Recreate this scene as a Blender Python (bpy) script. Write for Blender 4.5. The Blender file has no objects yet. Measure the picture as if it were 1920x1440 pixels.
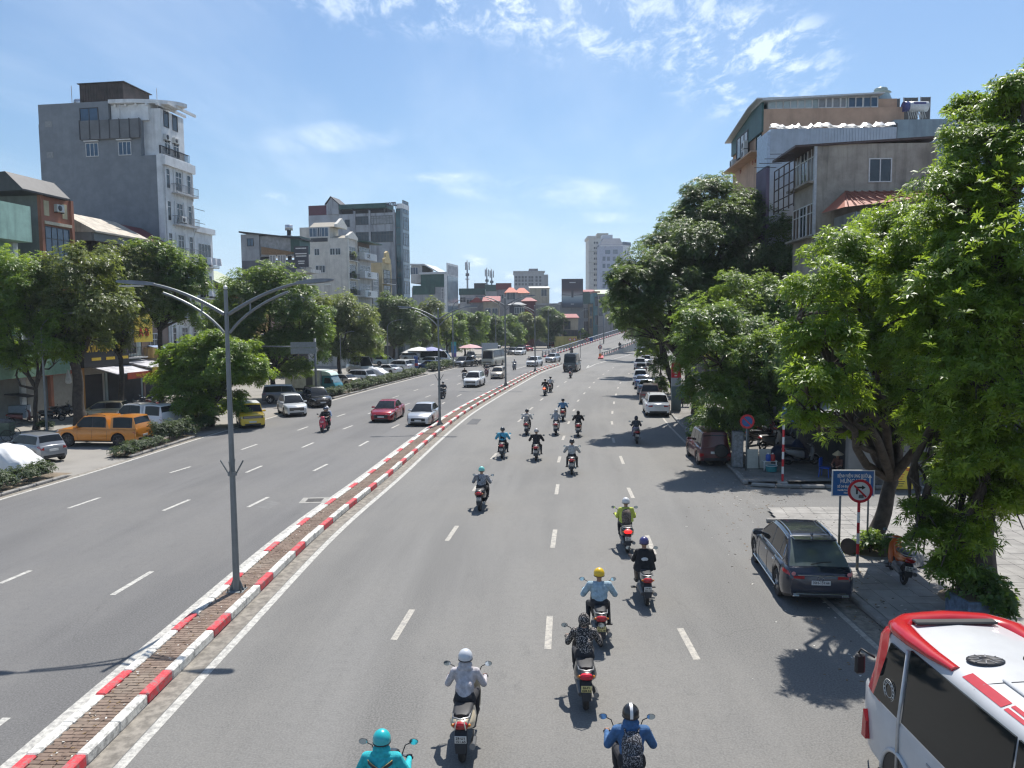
import bpy,bmesh,math,random
import numpy as np
from mathutils import Vector,Matrix,Euler
rnd=random.Random(7)
C=bpy.context.scene.collection
D=bpy.data
PI=math.pi
# ------------------------------------------------------------------ camera, sky, sun, exposure
sc=bpy.context.scene
FPX=1442.0;PITCH=math.radians(4.6);ROLL=math.radians(0.45);CAMH=7.2
_r0=Vector((1,0,0));_u0=Vector((0,math.sin(PITCH),math.cos(PITCH)));_fw=Vector((0,math.cos(PITCH),-math.sin(PITCH)))
_R=math.cos(ROLL)*_r0-math.sin(ROLL)*_u0
_U=math.sin(ROLL)*_r0+math.cos(ROLL)*_u0
cam=D.cameras.new('camera');camo=D.objects.new('camera',cam);C.objects.link(camo)
camo.matrix_world=Matrix(((_R.x,_U.x,-_fw.x,0),(_R.y,_U.y,-_fw.y,0),(_R.z,_U.z,-_fw.z,CAMH),(0,0,0,1)))
cam.sensor_width=36;cam.lens=36*FPX/1920;cam.clip_end=9000;cam.clip_start=0.1
sc.camera=camo
SUN_EL=math.radians(61);SUN_AZ=math.radians(16)
w=D.worlds.new('World');sc.world=w;w.use_nodes=True
def build_world():
 nt=w.node_tree;N=nt.nodes;L=nt.links
 for n in list(N):N.remove(n)
 out=N.new('ShaderNodeOutputWorld');bg=N.new('ShaderNodeBackground');bg.inputs[1].default_value=0.122
 sky=N.new('ShaderNodeTexSky');sky.sky_type='NISHITA';sky.sun_disc=False
 sky.sun_elevation=SUN_EL;sky.sun_rotation=SUN_AZ;sky.air_density=1.15;sky.dust_density=0.9;sky.ozone_density=2.2
 tint=N.new('ShaderNodeMix');tint.data_type='RGBA';tint.blend_type='MULTIPLY';tint.inputs[0].default_value=1
 tint.inputs[7].default_value=(0.535,0.635,0.72,1)
 L.new(sky.outputs[0],tint.inputs[6])
 tc=N.new('ShaderNodeTexCoord');sep=N.new('ShaderNodeSeparateXYZ');L.new(tc.outputs['Generated'],sep.inputs[0])
 def math_(op,a,b=None,clamp=False):
  n=N.new('ShaderNodeMath');n.operation=op;n.use_clamp=clamp
  for i,x in enumerate((a,b)):
   if x is None:continue
   if isinstance(x,(int,float)):n.inputs[i].default_value=x
   else:L.new(x,n.inputs[i])
  return n.outputs[0]
 zc=math_('MAXIMUM',sep.outputs[2],0.0);zz=math_('ADD',zc,0.07)
 px=math_('DIVIDE',sep.outputs[0],zz);py=math_('DIVIDE',sep.outputs[1],zz)
 comb=N.new('ShaderNodeCombineXYZ');L.new(px,comb.inputs[0]);L.new(py,comb.inputs[1])
 def noise(scale,detail,rough,rot,sx,sy,off):
  mp=N.new('ShaderNodeMapping');L.new(comb.outputs[0],mp.inputs[0])
  mp.inputs['Rotation'].default_value=(0,0,math.radians(rot));mp.inputs['Scale'].default_value=(sx,sy,1);mp.inputs['Location'].default_value=off
  t=N.new('ShaderNodeTexNoise');t.inputs['Scale'].default_value=scale;t.inputs['Detail'].default_value=detail;t.inputs['Roughness'].default_value=rough
  t.inputs['Distortion'].default_value=0.35
  L.new(mp.outputs[0],t.inputs['Vector']);return t.outputs[0]
 def ramp(x,a,b):
  mr=N.new('ShaderNodeMapRange');mr.interpolation_type='SMOOTHSTEP';mr.inputs[1].default_value=a;mr.inputs[2].default_value=b
  L.new(x,mr.inputs[0]);return mr.outputs[0]
 az=math_('ARCTAN2',sep.outputs[0],sep.outputs[1])
 def bank(a0,wa,e0,we,slope=0.0):
  da=math_('DIVIDE',math_('SUBTRACT',az,a0),wa);ee=math_('SUBTRACT',math_('SUBTRACT',sep.outputs[2],e0),math_('MULTIPLY',math_('SUBTRACT',az,a0),slope));de=math_('DIVIDE',ee,we)
  return ramp(math_('ADD',math_('MULTIPLY',da,da),math_('MULTIPLY',de,de)),1.15,0.05)
 def add(*xs):
  o=xs[0]
  for x in xs[1:]:o=math_('ADD',o,x)
  return o
 flecks=ramp(noise(11.5,8,0.66,-32,1.0,0.5,(3.1,1.7,0)),0.44,0.70);wisp=ramp(noise(2.6,8,0.62,20,1.0,0.42,(1.1,3.7,0)),0.40,0.80)
 veil=ramp(noise(0.9,6,0.6,35,1.0,0.35,(7.3,0.2,0)),0.42,0.85)
 puff=ramp(noise(1.3,7,0.6,0,1.5,0.6,(2.2,5.1,0)),0.50,0.66)
 top=add(bank(-0.12,0.24,0.385,0.055),bank(0.13,0.26,0.355,0.065,-0.12),bank(0.30,0.12,0.29,0.06),bank(0.52,0.12,0.38,0.05));back=bank(2.4,0.8,0.5,0.25);b2=bank(-1.9,0.7,0.45,0.2);b3=bank(1.7,0.6,0.4,0.2)
 mid=add(bank(0.03,0.17,0.165,0.022,-0.08),bank(-0.22,0.12,0.225,0.02,0.1),bank(0.10,0.14,0.131,0.008,-0.03),bank(-0.09,0.05,0.18,0.008))
 a=math_('MULTIPLY',math_('MULTIPLY',flecks,add(top,back,b2,b3),True),0.6)
 b=math_('MULTIPLY',veil,0.27)
 m=math_('MULTIPLY',math_('MULTIPLY',wisp,mid,True),0.55)
 lowb=add(bank(-0.62,0.06,0.07,0.012),bank(-0.31,0.05,0.148,0.012),bank(-0.055,0.03,0.078,0.01),bank(-0.01,0.03,0.052,0.014),bank(0.2,0.3,0.03,0.02),bank(-0.12,0.03,0.068,0.008))
 c=math_('MULTIPLY',math_('MULTIPLY',puff,lowb,True),0.9)
 cov=add(a,b,math_('MULTIPLY',c,0.8),m)
 cov=math_('MINIMUM',cov,0.92)
 mx=N.new('ShaderNodeMix');mx.data_type='RGBA';L.new(cov,mx.inputs[0]);mx.inputs[7].default_value=(6.4,7.1,7.9,1)
 hz=ramp(sep.outputs[2],0.20,-0.02);hm=N.new('ShaderNodeMix');hm.data_type='RGBA'
 L.new(math_('MULTIPLY',hz,0.9),hm.inputs[0]);L.new(tint.outputs[2],hm.inputs[6]);hm.inputs[7].default_value=(3.4,4.7,6.4,1);L.new(hm.outputs[2],mx.inputs[6])
 L.new(mx.outputs[2],bg.inputs[0]);L.new(bg.outputs[0],out.inputs[0])
build_world()
sd=D.lights.new('sun','SUN');sd.energy=4.5;sd.angle=math.radians(0.55);sd.color=(1.0,0.955,0.89)
so=D.objects.new('sun',sd);C.objects.link(so)
_sv=Vector((math.cos(SUN_EL)*math.sin(SUN_AZ),math.cos(SUN_EL)*math.cos(SUN_AZ),math.sin(SUN_EL)))
so.rotation_euler=_sv.to_track_quat('Z','Y').to_euler();so.location=(0,0,80)
sc.view_settings.view_transform='Standard';sc.view_settings.look='None';sc.view_settings.gamma=1;sc.view_settings.use_curve_mapping=False
sc.view_settings.exposure=0.56
sc.render.engine='CYCLES'
sc.cycles.use_denoising=True;sc.cycles.max_bounces=6;sc.cycles.diffuse_bounces=4;sc.cycles.glossy_bounces=3;sc.cycles.transmission_bounces=3;sc.cycles.transparent_max_bounces=8
sc.cycles.sample_clamp_indirect=6;sc.cycles.caustics_reflective=False;sc.cycles.caustics_refractive=False
sc.cycles.filter_width=1.3
# ------------------------------------------------------------------ reading the place off the photograph
def ray(u,v):
 return(_R*((u-960)/FPX)-_U*((v-720)/FPX)+_fw)
def G(u,v,z=0.0):
 d=ray(u,v);t=(z-CAMH)/d.z
 return Vector((d.x*t,d.y*t,z))
def P(u,v,y):
 d=ray(u,v);t=y/d.y
 return Vector((d.x*t,y,CAMH+d.z*t))
def ZH(u,v,y):return P(u,v,y).z
# ------------------------------------------------------------------ materials
_mats={}
def new_mat(name):
 m=D.materials.new(name);m.use_nodes=True
 return m,m.node_tree,m.node_tree.nodes['Principled BSDF']
def nd(nt,t,**kw):
 n=nt.nodes.new(t)
 for k,v in kw.items():
  if k[0]=='i' and k[1:].isdigit():n.inputs[int(k[1:])].default_value=v
  else:setattr(n,k,v)
 return n
def mixrgb(nt,fac,a,b,mode='MIX'):
 n=nd(nt,'ShaderNodeMix',data_type='RGBA',blend_type=mode)
 for i,x in((0,fac),(6,a),(7,b)):
  if hasattr(x,'is_linked'):nt.links.new(x,n.inputs[i])
  else:n.inputs[i].default_value=x if i==0 else(tuple(x)+(1,))[:4]
 return n.outputs[2]
def noise_out(nt,scale,detail=4,rough=0.55,coord='Object',sc3=(1,1,1),rot=(0,0,0)):
 tc=nd(nt,'ShaderNodeTexCoord');mp=nd(nt,'ShaderNodeMapping');mp.inputs['Scale'].default_value=sc3;mp.inputs['Rotation'].default_value=rot
 if coord=='Position':
  gm=nd(nt,'ShaderNodeNewGeometry');nt.links.new(gm.outputs['Position'],mp.inputs[0])
 else:nt.links.new(tc.outputs[coord],mp.inputs[0])
 t=nd(nt,'ShaderNodeTexNoise');t.inputs['Scale'].default_value=scale;t.inputs['Detail'].default_value=detail;t.inputs['Roughness'].default_value=rough
 nt.links.new(mp.outputs[0],t.inputs['Vector']);return t.outputs[0]
def ramp_out(nt,x,a,b,lo=0.0,hi=1.0):
 mr=nd(nt,'ShaderNodeMapRange',interpolation_type='SMOOTHSTEP');mr.inputs[1].default_value=a;mr.inputs[2].default_value=b;mr.inputs[3].default_value=lo;mr.inputs[4].default_value=hi
 nt.links.new(x,mr.inputs[0]);return mr.outputs[0]
def bump_to(nt,p,h,strength,dist):
 b=nd(nt,'ShaderNodeBump');b.inputs['Strength'].default_value=strength;b.inputs['Distance'].default_value=dist
 nt.links.new(h,b.inputs['Height']);nt.links.new(b.outputs[0],p.inputs['Normal'])
def M(name,col,rough=0.6,metal=0.0,var=0.12,scale=6.0,bump=0.0,spec=0.5,coat=0.0,coord='Object',streak=0.0,grime=0.0):
 if name in _mats:return _mats[name]
 m,nt,p=new_mat(name)
 c=tuple(col)
 p.inputs['Roughness'].default_value=rough;p.inputs['Metallic'].default_value=metal
 p.inputs['Specular IOR Level'].default_value=spec;p.inputs['Coat Weight'].default_value=coat;p.inputs['Coat Roughness'].default_value=0.05
 if var>0:
  n=noise_out(nt,scale,5,0.6,coord)
  f=ramp_out(nt,n,0.3,0.7)
  o=mixrgb(nt,f,tuple(x*(1-var)for x in c),tuple(min(1,x*(1+var))for x in c))
  if streak>0:
   s=ramp_out(nt,noise_out(nt,1.4,6,0.65,'Position',(1,1,0.09)),0.46,0.72,0,streak)
   o=mixrgb(nt,s,o,tuple(x*0.32 for x in c))
  if grime>0:
   s=ramp_out(nt,noise_out(nt,0.35,7,0.7,'Position'),0.45,0.7,0,grime)
   o=mixrgb(nt,s,o,tuple(x*0.4 for x in c))
  nt.links.new(o,p.inputs['Base Color'])
  if bump>0:bump_to(nt,p,n,bump,0.02)
 else:p.inputs['Base Color'].default_value=c+(1,)
 _mats[name]=m;return m
def emis(name,col,s):
 if name in _mats:return _mats[name]
 m,nt,p=new_mat(name);p.inputs['Base Color'].default_value=tuple(col)+(1,);p.inputs['Emission Color'].default_value=tuple(col)+(1,);p.inputs['Emission Strength'].default_value=s
 _mats[name]=m;return m
def corrug(name,col,pitch=8.0,axis=(1,0,0),rough=0.5,metal=0.0,streak=0.3):
 if name in _mats:return _mats[name]
 m=M(name,col,rough,metal,var=0.12,scale=1.2,streak=streak,grime=0.25);return m
 # ------------------------------------------------------------------ mesh builder
class MB:
 def __init__(s):s.v=[];s.f=[];s.m=[];s.sm=[]
 def add(s,vs,fs,mi=0,smooth=False):
  o=len(s.v);s.v.extend([tuple(x)for x in vs])
  for f in fs:s.f.append(tuple(i+o for i in f));s.m.append(mi);s.sm.append(smooth)
 def box(s,x0,x1,y0,y1,z0,z1,mi=0,M4=None):
  v=[(x,y,z)for z in(z0,z1)for y in(y0,y1)for x in(x0,x1)]
  if M4 is not None:v=[M4@Vector(a)for a in v]
  s.add(v,[(0,2,3,1),(4,5,7,6),(0,1,5,4),(2,6,7,3),(0,4,6,2),(1,3,7,5)],mi)
 def cbox(s,c,d,mi=0,rz=0.0,M4=None):
  T=Matrix.Translation(c)@Matrix.Rotation(rz,4,'Z')
  if M4 is not None:T=M4@T
  s.box(-d[0]/2,d[0]/2,-d[1]/2,d[1]/2,-d[2]/2,d[2]/2,mi,T)
 def rbox(s,x0,x1,y0,y1,z0,z1,r=0.02,mi=0,M4=None):
  xs=(x0,x1);ys=(y0,y1);zs=(z0,z1);v=[];idx={}
  for i in(0,1):
   for j in(0,1):
    for k in(0,1):
     sx,sy,sz=(1-2*i),(1-2*j),(1-2*k)
     b=(xs[i],ys[j],zs[k])
     for a in range(3):
      q=[b[0]+sx*r,b[1]+sy*r,b[2]+sz*r];q[a]=b[a]
      idx[(i,j,k,a)]=len(v);v.append(q)
  F=[]
  for a in range(3):
   b,c=(a+1)%3,(a+2)%3
   for e in(0,1):
    loop=[]
    for(p,q)in((0,0),(1,0),(1,1),(0,1)):
     t=[0,0,0];t[a]=e;t[b]=p;t[c]=q;loop.append(idx[(t[0],t[1],t[2],a)])
    F.append(loop if e else loop[::-1])
  for a in range(3):
   b,c=(a+1)%3,(a+2)%3
   for p in(0,1):
    for q in(0,1):
     t0=[0,0,0];t1=[0,0,0];t0[b]=t1[b]=p;t0[c]=t1[c]=q;t1[a]=1
     l=[idx[tuple(t0)+(b,)],idx[tuple(t1)+(b,)],idx[tuple(t1)+(c,)],idx[tuple(t0)+(c,)]]
     F.append(l if(p^q)else l[::-1])
  for i in(0,1):
   for j in(0,1):
    for k in(0,1):
     l=[idx[(i,j,k,a)]for a in range(3)];F.append(l if(i+j+k)%2 else l[::-1])
  if M4 is not None:v=[M4@Vector(a)for a in v]
  s.add(v,F,mi)
 def quad(s,a,b,c,d,mi=0):s.add([a,b,c,d],[(0,1,2,3)],mi)
 def poly(s,pts,mi=0):s.add(pts,[tuple(range(len(pts)))],mi)
 def prism(s,pts,axis,a,b,mi=0,M4=None):
  n=len(pts)
  def put(p,h):
   if axis=='z':return(p[0],p[1],h)
   if axis=='y':return(p[0],h,p[1])
   return(h,p[0],p[1])
  v=[put(p,a)for p in pts]+[put(p,b)for p in pts]
  if M4 is not None:v=[M4@Vector(q)for q in v]
  s.add(v,[tuple(range(n))[::-1],tuple(range(n,2*n))]+[(i,(i+1)%n,n+(i+1)%n,n+i)for i in range(n)],mi)
 def tube(s,pts,r,n=8,mi=0,cap=True,smooth=True):
  pts=[Vector(p)for p in pts];k=len(pts)
  rr=r if isinstance(r,(list,tuple))else[r]*k
  vs=[];up=None
  for i,p in enumerate(pts):
   t=(pts[min(i+1,k-1)]-pts[max(i-1,0)]);t=t.normalized()if t.length>1e-9 else Vector((0,0,1))
   if up is None:up=Vector((0,0,1))if abs(t.z)<0.9 else Vector((1,0,0))
   a=(up-t*up.dot(t));a=a.normalized()if a.length>1e-6 else t.orthogonal().normalized();b=t.cross(a);up=a
   for j in range(n):
    an=2*PI*j/n;vs.append(p+(a*math.cos(an)+b*math.sin(an))*rr[i])
  fs=[]
  for i in range(k-1):
   for j in range(n):
    fs.append((i*n+j,i*n+(j+1)%n,(i+1)*n+(j+1)%n,(i+1)*n+j))
  s.add(vs,fs,mi,smooth)
  if cap:
   o=len(s.v)-len(vs);s.f.append(tuple(o+j for j in range(n))[::-1]);s.m.append(mi);s.sm.append(False)
   s.f.append(tuple(o+(k-1)*n+j for j in range(n)));s.m.append(mi);s.sm.append(False)
 def lathe(s,prof,n=16,mi=0,M4=None,smooth=True):
  vs=[]
  for(r,z)in prof:
   for j in range(n):
    a=2*PI*j/n;vs.append(Vector((r*math.cos(a),r*math.sin(a),z)))
  if M4 is not None:vs=[M4@q for q in vs]
  fs=[]
  for i in range(len(prof)-1):
   for j in range(n):fs.append((i*n+j,i*n+(j+1)%n,(i+1)*n+(j+1)%n,(i+1)*n+j))
  s.add(vs,fs,mi,smooth)
 def ell(s,c,r,n=12,m=8,mi=0,M4=None):
  prof=[(max(1e-4,math.sin(PI*i/m)),-math.cos(PI*i/m))for i in range(m+1)]
  T=Matrix.Translation(c)@Matrix.Diagonal((r[0],r[1],r[2],1))
  if M4 is not None:T=M4@T
  s.lathe(prof,n,mi,T)
 def loft(s,secs,mi=0,smooth=True,cap=True,closed=True):
  n=len(secs[0]);vs=[p for q in secs for p in q];fs=[]
  for i in range(len(secs)-1):
   for j in range(n if closed else n-1):
    fs.append((i*n+j,i*n+(j+1)%n,(i+1)*n+(j+1)%n,(i+1)*n+j))
  s.add(vs,fs,mi,smooth)
  if cap and closed:
   o=len(s.v)-len(vs)
   s.f.append(tuple(o+j for j in range(n))[::-1]);s.m.append(mi);s.sm.append(False)
   s.f.append(tuple(o+(len(secs)-1)*n+j for j in range(n)));s.m.append(mi);s.sm.append(False)
 def mesh(s,name,mats=(),sharp=None,fix=True):
  me=D.meshes.new(name);me.from_pydata(s.v,[],s.f)
  if s.m:me.polygons.foreach_set('material_index',s.m);me.polygons.foreach_set('use_smooth',s.sm)
  for m in mats:me.materials.append(m)
  if fix:
   bm=bmesh.new();bm.from_mesh(me);bmesh.ops.recalc_face_normals(bm,faces=bm.faces);bm.to_mesh(me);bm.free()
  if sharp:me.set_sharp_from_angle(angle=math.radians(sharp))
  me.update();return me
def link(name,me,parent=None,mats=None):
 o=D.objects.new(name,me);C.objects.link(o)
 if parent is not None:o.parent=parent
 if mats:
  for m in mats:me.materials.append(m)
 return o
def tag(o,label=None,cat=None,group=None,kind=None):
 if label:o['label']=label
 if cat:o['category']=cat
 if group:o['group']=group
 if kind:o['kind']=kind
 return o
def thing(name,label,cat,loc=(0,0,0),rz=0.0,group=None):
 o=D.objects.new(name,None);C.objects.link(o);o.location=loc;o.rotation_euler=(0,0,rz);o.empty_display_size=0.2
 return tag(o,label,cat,group)
def part(mb,name,parent,mats,sharp=None,**kw):
 mats=mats if isinstance(mats,(list,tuple))else[mats]
 o=link(name,mb.mesh(name,mats,sharp),parent);return tag(o,**kw)
class Tpl:
 def __init__(s):s.nodes=[]
 def add(s,name,mb,mats,parent=-1,sharp=35,loc=None,rot=None,keys=None):
  me=mb if not isinstance(mb,MB)else mb.mesh(name,mats if isinstance(mats,(list,tuple))else[mats],sharp)
  s.nodes.append((name,me,parent,loc,rot,keys));return len(s.nodes)-1
 def spawn(s,name,label,cat,loc,rz=0.0,group=None,paint=None,skip=(),scale=1.0,tilt=0.0):
  root=thing(name,label,cat,loc,rz,group)
  if tilt:root.rotation_euler=(tilt,0,rz)
  if scale!=1.0:root.scale=(scale,)*3
  objs=[]
  for(nm,me,par,l,r,keys)in s.nodes:
   if nm in skip:objs.append(None);continue
   pr=root if par<0 else objs[par]
   if pr is None:objs.append(None);continue
   o=D.objects.new(nm,me);C.objects.link(o);o.parent=pr
   if l:o.location=l
   if r:o.rotation_euler=r
   if paint and keys:
    for slot,k in keys.items():
     if k in paint:o.material_slots[slot].link='OBJECT';o.material_slots[slot].material=paint[k]
   objs.append(o)
  root_parts=dict((n[0],o)for n,o in zip(s.nodes,objs))
  return root,root_parts
_font_cache={}
def text_mesh(txt,size,depth=0.004,align='CENTER',bold=0.0,spacing=1.0):
 cu=D.curves.new('lettering','FONT');cu.body=txt;cu.size=size;cu.align_x=align;cu.align_y='CENTER';cu.extrude=depth;cu.resolution_u=2;cu.offset=bold;cu.space_character=spacing
 o=D.objects.new('lettering_tmp',cu);C.objects.link(o)
 dg=bpy.context.evaluated_depsgraph_get();me=D.meshes.new_from_object(o.evaluated_get(dg));D.objects.remove(o);D.curves.remove(cu)
 me.materials.clear();me.name='lettering';return me
def text(txt,size,parent,mat,loc,rot,depth=0.004,align='CENTER',bold=0.0,width=None,spacing=1.0):
 me=text_mesh(txt,size,depth,align,bold,spacing)
 me.materials.append(mat)
 o=link('lettering',me,parent);o.location=loc;o.rotation_euler=rot
 if width:
  xs=[v.co.x for v in me.vertices]
  if xs:o.scale=(width/max(1e-3,max(xs)-min(xs)),1,1)
 return o
def smooth_line(pts,step):
 pts=[Vector(p)for p in pts];out=[]
 for i in range(len(pts)-1):
  p0,p1,p2,p3=pts[max(i-1,0)],pts[i],pts[i+1],pts[min(i+2,len(pts)-1)]
  n=max(1,int((p2-p1).length/step))
  m1=(p2-p0)*0.5;m2=(p3-p1)*0.5
  l=(p2-p1).length
  if m1.length>0:m1=m1.normalized()*l
  if m2.length>0:m2=m2.normalized()*l
  for k in range(n):
   t=k/n;t2=t*t;t3=t2*t
   out.append(p1*(2*t3-3*t2+1)+m1*(t3-2*t2+t)+p2*(-2*t3+3*t2)+m2*(t3-t2))
 out.append(pts[-1]);return out
def resample(pts,step):
 out=[pts[0].copy()];need=step;i=0;cur=pts[0].copy()
 while i<len(pts)-1:
  d=(pts[i+1]-cur);l=d.length
  if l>=need:cur=cur+d*(need/l);out.append(cur.copy());need=step
  else:need-=l;i+=1;cur=pts[i].copy()
 return out
def at_y(line,y):
 for a,b in zip(line[:-1],line[1:]):
  if(a.y-y)*(b.y-y)<=0 and a.y!=b.y:
   t=(y-a.y)/(b.y-a.y);return a.x+(b.x-a.x)*t
 return line[-1].x if y>line[-1].y else line[0].x
def tangent(line,y):
 d=Vector((at_y(line,y+2)-at_y(line,y-2),4,0));return math.atan2(d.y,d.x)
 # ------------------------------------------------------------------ lines of the place (metres, worked out from the photograph)
MED=smooth_line([(-7.75,-25,0),(-7.62,0,0),(-7.52,12,0),(-7.38,18,0),(-7.2,24.4,0),(-6.98,28,0),(-6.52,33.1,0),(-6.2,37,0),(-5.68,44.4,0),(-5.02,52.6,0),(-4.2,60.8,0),(-2.55,73,0),(-0.72,85,0),(3.5,111,0),(8.6,133,0)],1.0)
LED=smooth_line([(-23.4,-25,0),(-22.9,0,0),(-21.7,30,0),(-20.85,38,0),(-19.85,50.7,0),(-16.3,77.8,0),(-13.2,98.5,0),(-10.0,117,0),(-5.5,140,0),(0.5,168,0),(11,215,0),(32,290,0),(60,380,0)],1.5)
RKB=smooth_line([(8.4,-25,0),(8.5,0,0),(8.62,17.6,0),(8.8,24,0),(9.4,28.5,0),(10.1,33,0),(10.65,38,0),(10.98,44.5,0),(12.0,57,0),(14.6,75,0),(17.8,94,0),(22,117,0),(32,160,0),(42,190,0),(62,240,0),(110,340,0)],1.5)
def road_mat(name,base,tint):
 m,nt,p=new_mat(name)
 uv=nd(nt,'ShaderNodeUVMap');uv.uv_map='road'
 def n(scale,detail,rough,s3):
  mp=nd(nt,'ShaderNodeMapping');mp.inputs['Scale'].default_value=s3;nt.links.new(uv.outputs[0],mp.inputs[0])
  t=nd(nt,'ShaderNodeTexNoise');t.inputs['Scale'].default_value=scale;t.inputs['Detail'].default_value=detail;t.inputs['Roughness'].default_value=rough;nt.links.new(mp.outputs[0],t.inputs['Vector']);return t.outputs[0]
 b=np.array(base)
 col=mixrgb(nt,ramp_out(nt,n(0.55,6,0.6,(1.0,0.07,1)),0.35,0.68),tuple(b*0.76),tuple(b*1.16))
 col=mixrgb(nt,ramp_out(nt,n(0.16,6,0.62,(1,0.5,1)),0.40,0.62,0,0.75),col,tuple(np.array(tint)*1.0))
 col=mixrgb(nt,ramp_out(nt,n(0.9,8,0.75,(1,0.35,1)),0.57,0.70,0,0.55),col,tuple(b*0.60))
 col=mixrgb(nt,ramp_out(nt,n(5,5,0.75,(1,1,1)),0.4,0.7,0,0.5),col,tuple(b*0.78))
 fine=n(26,4,0.8,(1,1,1))
 col=mixrgb(nt,ramp_out(nt,fine,0.38,0.66,0,0.62),col,tuple(np.minimum(b*1.75,1)))
 mp=nd(nt,'ShaderNodeMapping');mp.inputs['Scale'].default_value=(0.16,0.09,1);nt.links.new(uv.outputs[0],mp.inputs[0])
 wob=nd(nt,'ShaderNodeTexNoise');wob.inputs['Scale'].default_value=3;wob.inputs['Detail'].default_value=5;nt.links.new(mp.outputs[0],wob.inputs['Vector'])
 ad=nd(nt,'ShaderNodeMix',data_type='VECTOR');ad.inputs[0].default_value=0.12;nt.links.new(mp.outputs[0],ad.inputs[4]);nt.links.new(wob.outputs['Color'],ad.inputs[5])
 vo=nd(nt,'ShaderNodeTexVoronoi',feature='DISTANCE_TO_EDGE');vo.inputs['Scale'].default_value=2.2;nt.links.new(ad.outputs[1],vo.inputs['Vector'])
 crack=ramp_out(nt,vo.outputs['Distance'],0.0,0.0035,1,0)
 gate=ramp_out(nt,n(0.12,3,0.5,(1,0.6,1)),0.5,0.62)
 mm=nd(nt,'ShaderNodeMath',operation='MULTIPLY');nt.links.new(crack,mm.inputs[0]);nt.links.new(gate,mm.inputs[1])
 m2=nd(nt,'ShaderNodeMath',operation='MULTIPLY',i1=0.22);nt.links.new(mm.outputs[0],m2.inputs[0])
 col=mixrgb(nt,m2.outputs[0],col,tuple(b*0.35))
 nt.links.new(col,p.inputs['Base Color']);p.inputs['Roughness'].default_value=0.82;p.inputs['Specular IOR Level'].default_value=0.35
 bump_to(nt,p,fine,0.35,0.006)
 return m
ASPH_L=road_mat('asphalt_worn_dark',(0.114,0.112,0.110),(0.148,0.143,0.134))
ASPH_R=road_mat('asphalt_worn_pale',(0.136,0.133,0.126),(0.170,0.163,0.149))
def off(line,i,d):
 a,b=line[max(i-1,0)],line[min(i+1,len(line)-1)]
 t=(b-a).normalized();return Vector((t.y,-t.x,0))*d
def ribbon(name,left,right,mat,z=0.0,kind='structure',cross=4,zf=None):
 n=min(len(left),len(right));vs=[];uvs=[];fs=[];run=0
 for i in range(n):
  if i:run+=((left[i]+right[i])/2-(left[i-1]+right[i-1])/2).length
  wdt=(right[i]-left[i]).length
  for k in range(cross+1):
   q=left[i].lerp(right[i],k/cross);vs.append((q.x,q.y,z if zf is None else zf(q)));uvs.append((wdt*k/cross,run))
 for i in range(n-1):
  for k in range(cross):a=i*(cross+1)+k;fs.append((a,a+1,a+cross+2,a+cross+1))
 me=D.meshes.new(name);me.from_pydata(vs,[],fs);ul=me.uv_layers.new(name='road')
 for l in me.loops:ul.data[l.index].uv=uvs[l.vertex_index]
 me.materials.append(mat);o=link(name,me);o['kind']=kind;return o
ys=[y for y in np.arange(-24,133,2.0)]
lp=[Vector((at_y(LED,y),y,0))for y in ys];mp_=[Vector((at_y(MED,y),y,0))for y in ys];rp=[Vector((at_y(RKB,y),y,0))for y in ys]
GROUND=M('dusty_paving',(0.25,0.235,0.21),0.9,var=0.2,scale=0.35,coord='Position',grime=0.35)
gb=MB();gb.quad((-4000,-400,0),(4000,-400,0),(4000,7000,0),(-4000,7000,0));g=link('ground',gb.mesh('ground',[GROUND]));g.location.z=-0.03;g['kind']='structure'
ribbon('road',lp,mp_,ASPH_L)
ribbon('road',mp_,rp,ASPH_R)
BL0=Vector((6.5,157.5,0));BDIR=Vector((0.345,0.9386,0)).normalized();BR0=Vector((18.3,157.5,0))
def ramp_z(s):return 0.0 if s<=0 else(0.062*s-0.062*6*(1-math.exp(-s/6.0)))
def bend(p0,s):return p0+BDIR*s+Vector((1,-0.35,0))*(s*s*0.00035)
ys2=[y for y in np.arange(132,380,4.0)]
l2=[Vector((at_y(LED,y),y,0))for y in ys2];r2=[Vector((at_y(RKB,min(y,340)),y,0))for y in ys2]
ribbon('road',l2,r2,ASPH_R,z=-0.006)
SS=[Vector((8.9,27.2,0)),Vector((70,22.5,0))];SE=[Vector((9.9,32.4,0)),Vector((70,28.5,0))]
ribbon('side_street',[SS[0].lerp(SS[1],t/10)for t in range(11)],[SE[0].lerp(SE[1],t/10)for t in range(11)],ASPH_R,z=-0.004)
# ------------------------------------------------------------------ painted markings
PAINT=None
def paint_mat(name,col,wear):
 m,nt,p=new_mat(name)
 f=ramp_out(nt,noise_out(nt,7,8,0.75,'Position'),0.5-wear*0.2,0.62,0,0.75)
 g2=ramp_out(nt,noise_out(nt,45,3,0.7,'Position'),0.5,0.7,0,0.4)
 c=mixrgb(nt,f,col,(0.2,0.195,0.185));c=mixrgb(nt,g2,c,(0.24,0.235,0.22));nt.links.new(c,p.inputs['Base Color']);p.inputs['Roughness'].default_value=0.75;return m
PAINT=paint_mat('road_paint_white',(0.5,0.485,0.44),0.45)
PAINT2=paint_mat('road_paint_dusty',(0.42,0.39,0.335),0.5)
def line_along(name,line,d,wdt,mat,y0,y1,z=0.004,step=1.0):
 pts=[p for p in line if y0<=p.y<=y1]
 idx=[line.index(p)for p in pts]
 L_=[line[i]+off(line,i,d-wdt/2)for i in idx];R_=[line[i]+off(line,i,d+wdt/2)for i in idx]
 return ribbon(name,L_,R_,mat,z=z,cross=1)
line_along('edge_line',MED,1.06,0.19,PAINT,-10,128)
line_along('edge_line',MED,-0.78,0.30,PAINT,-10,128)
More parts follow.
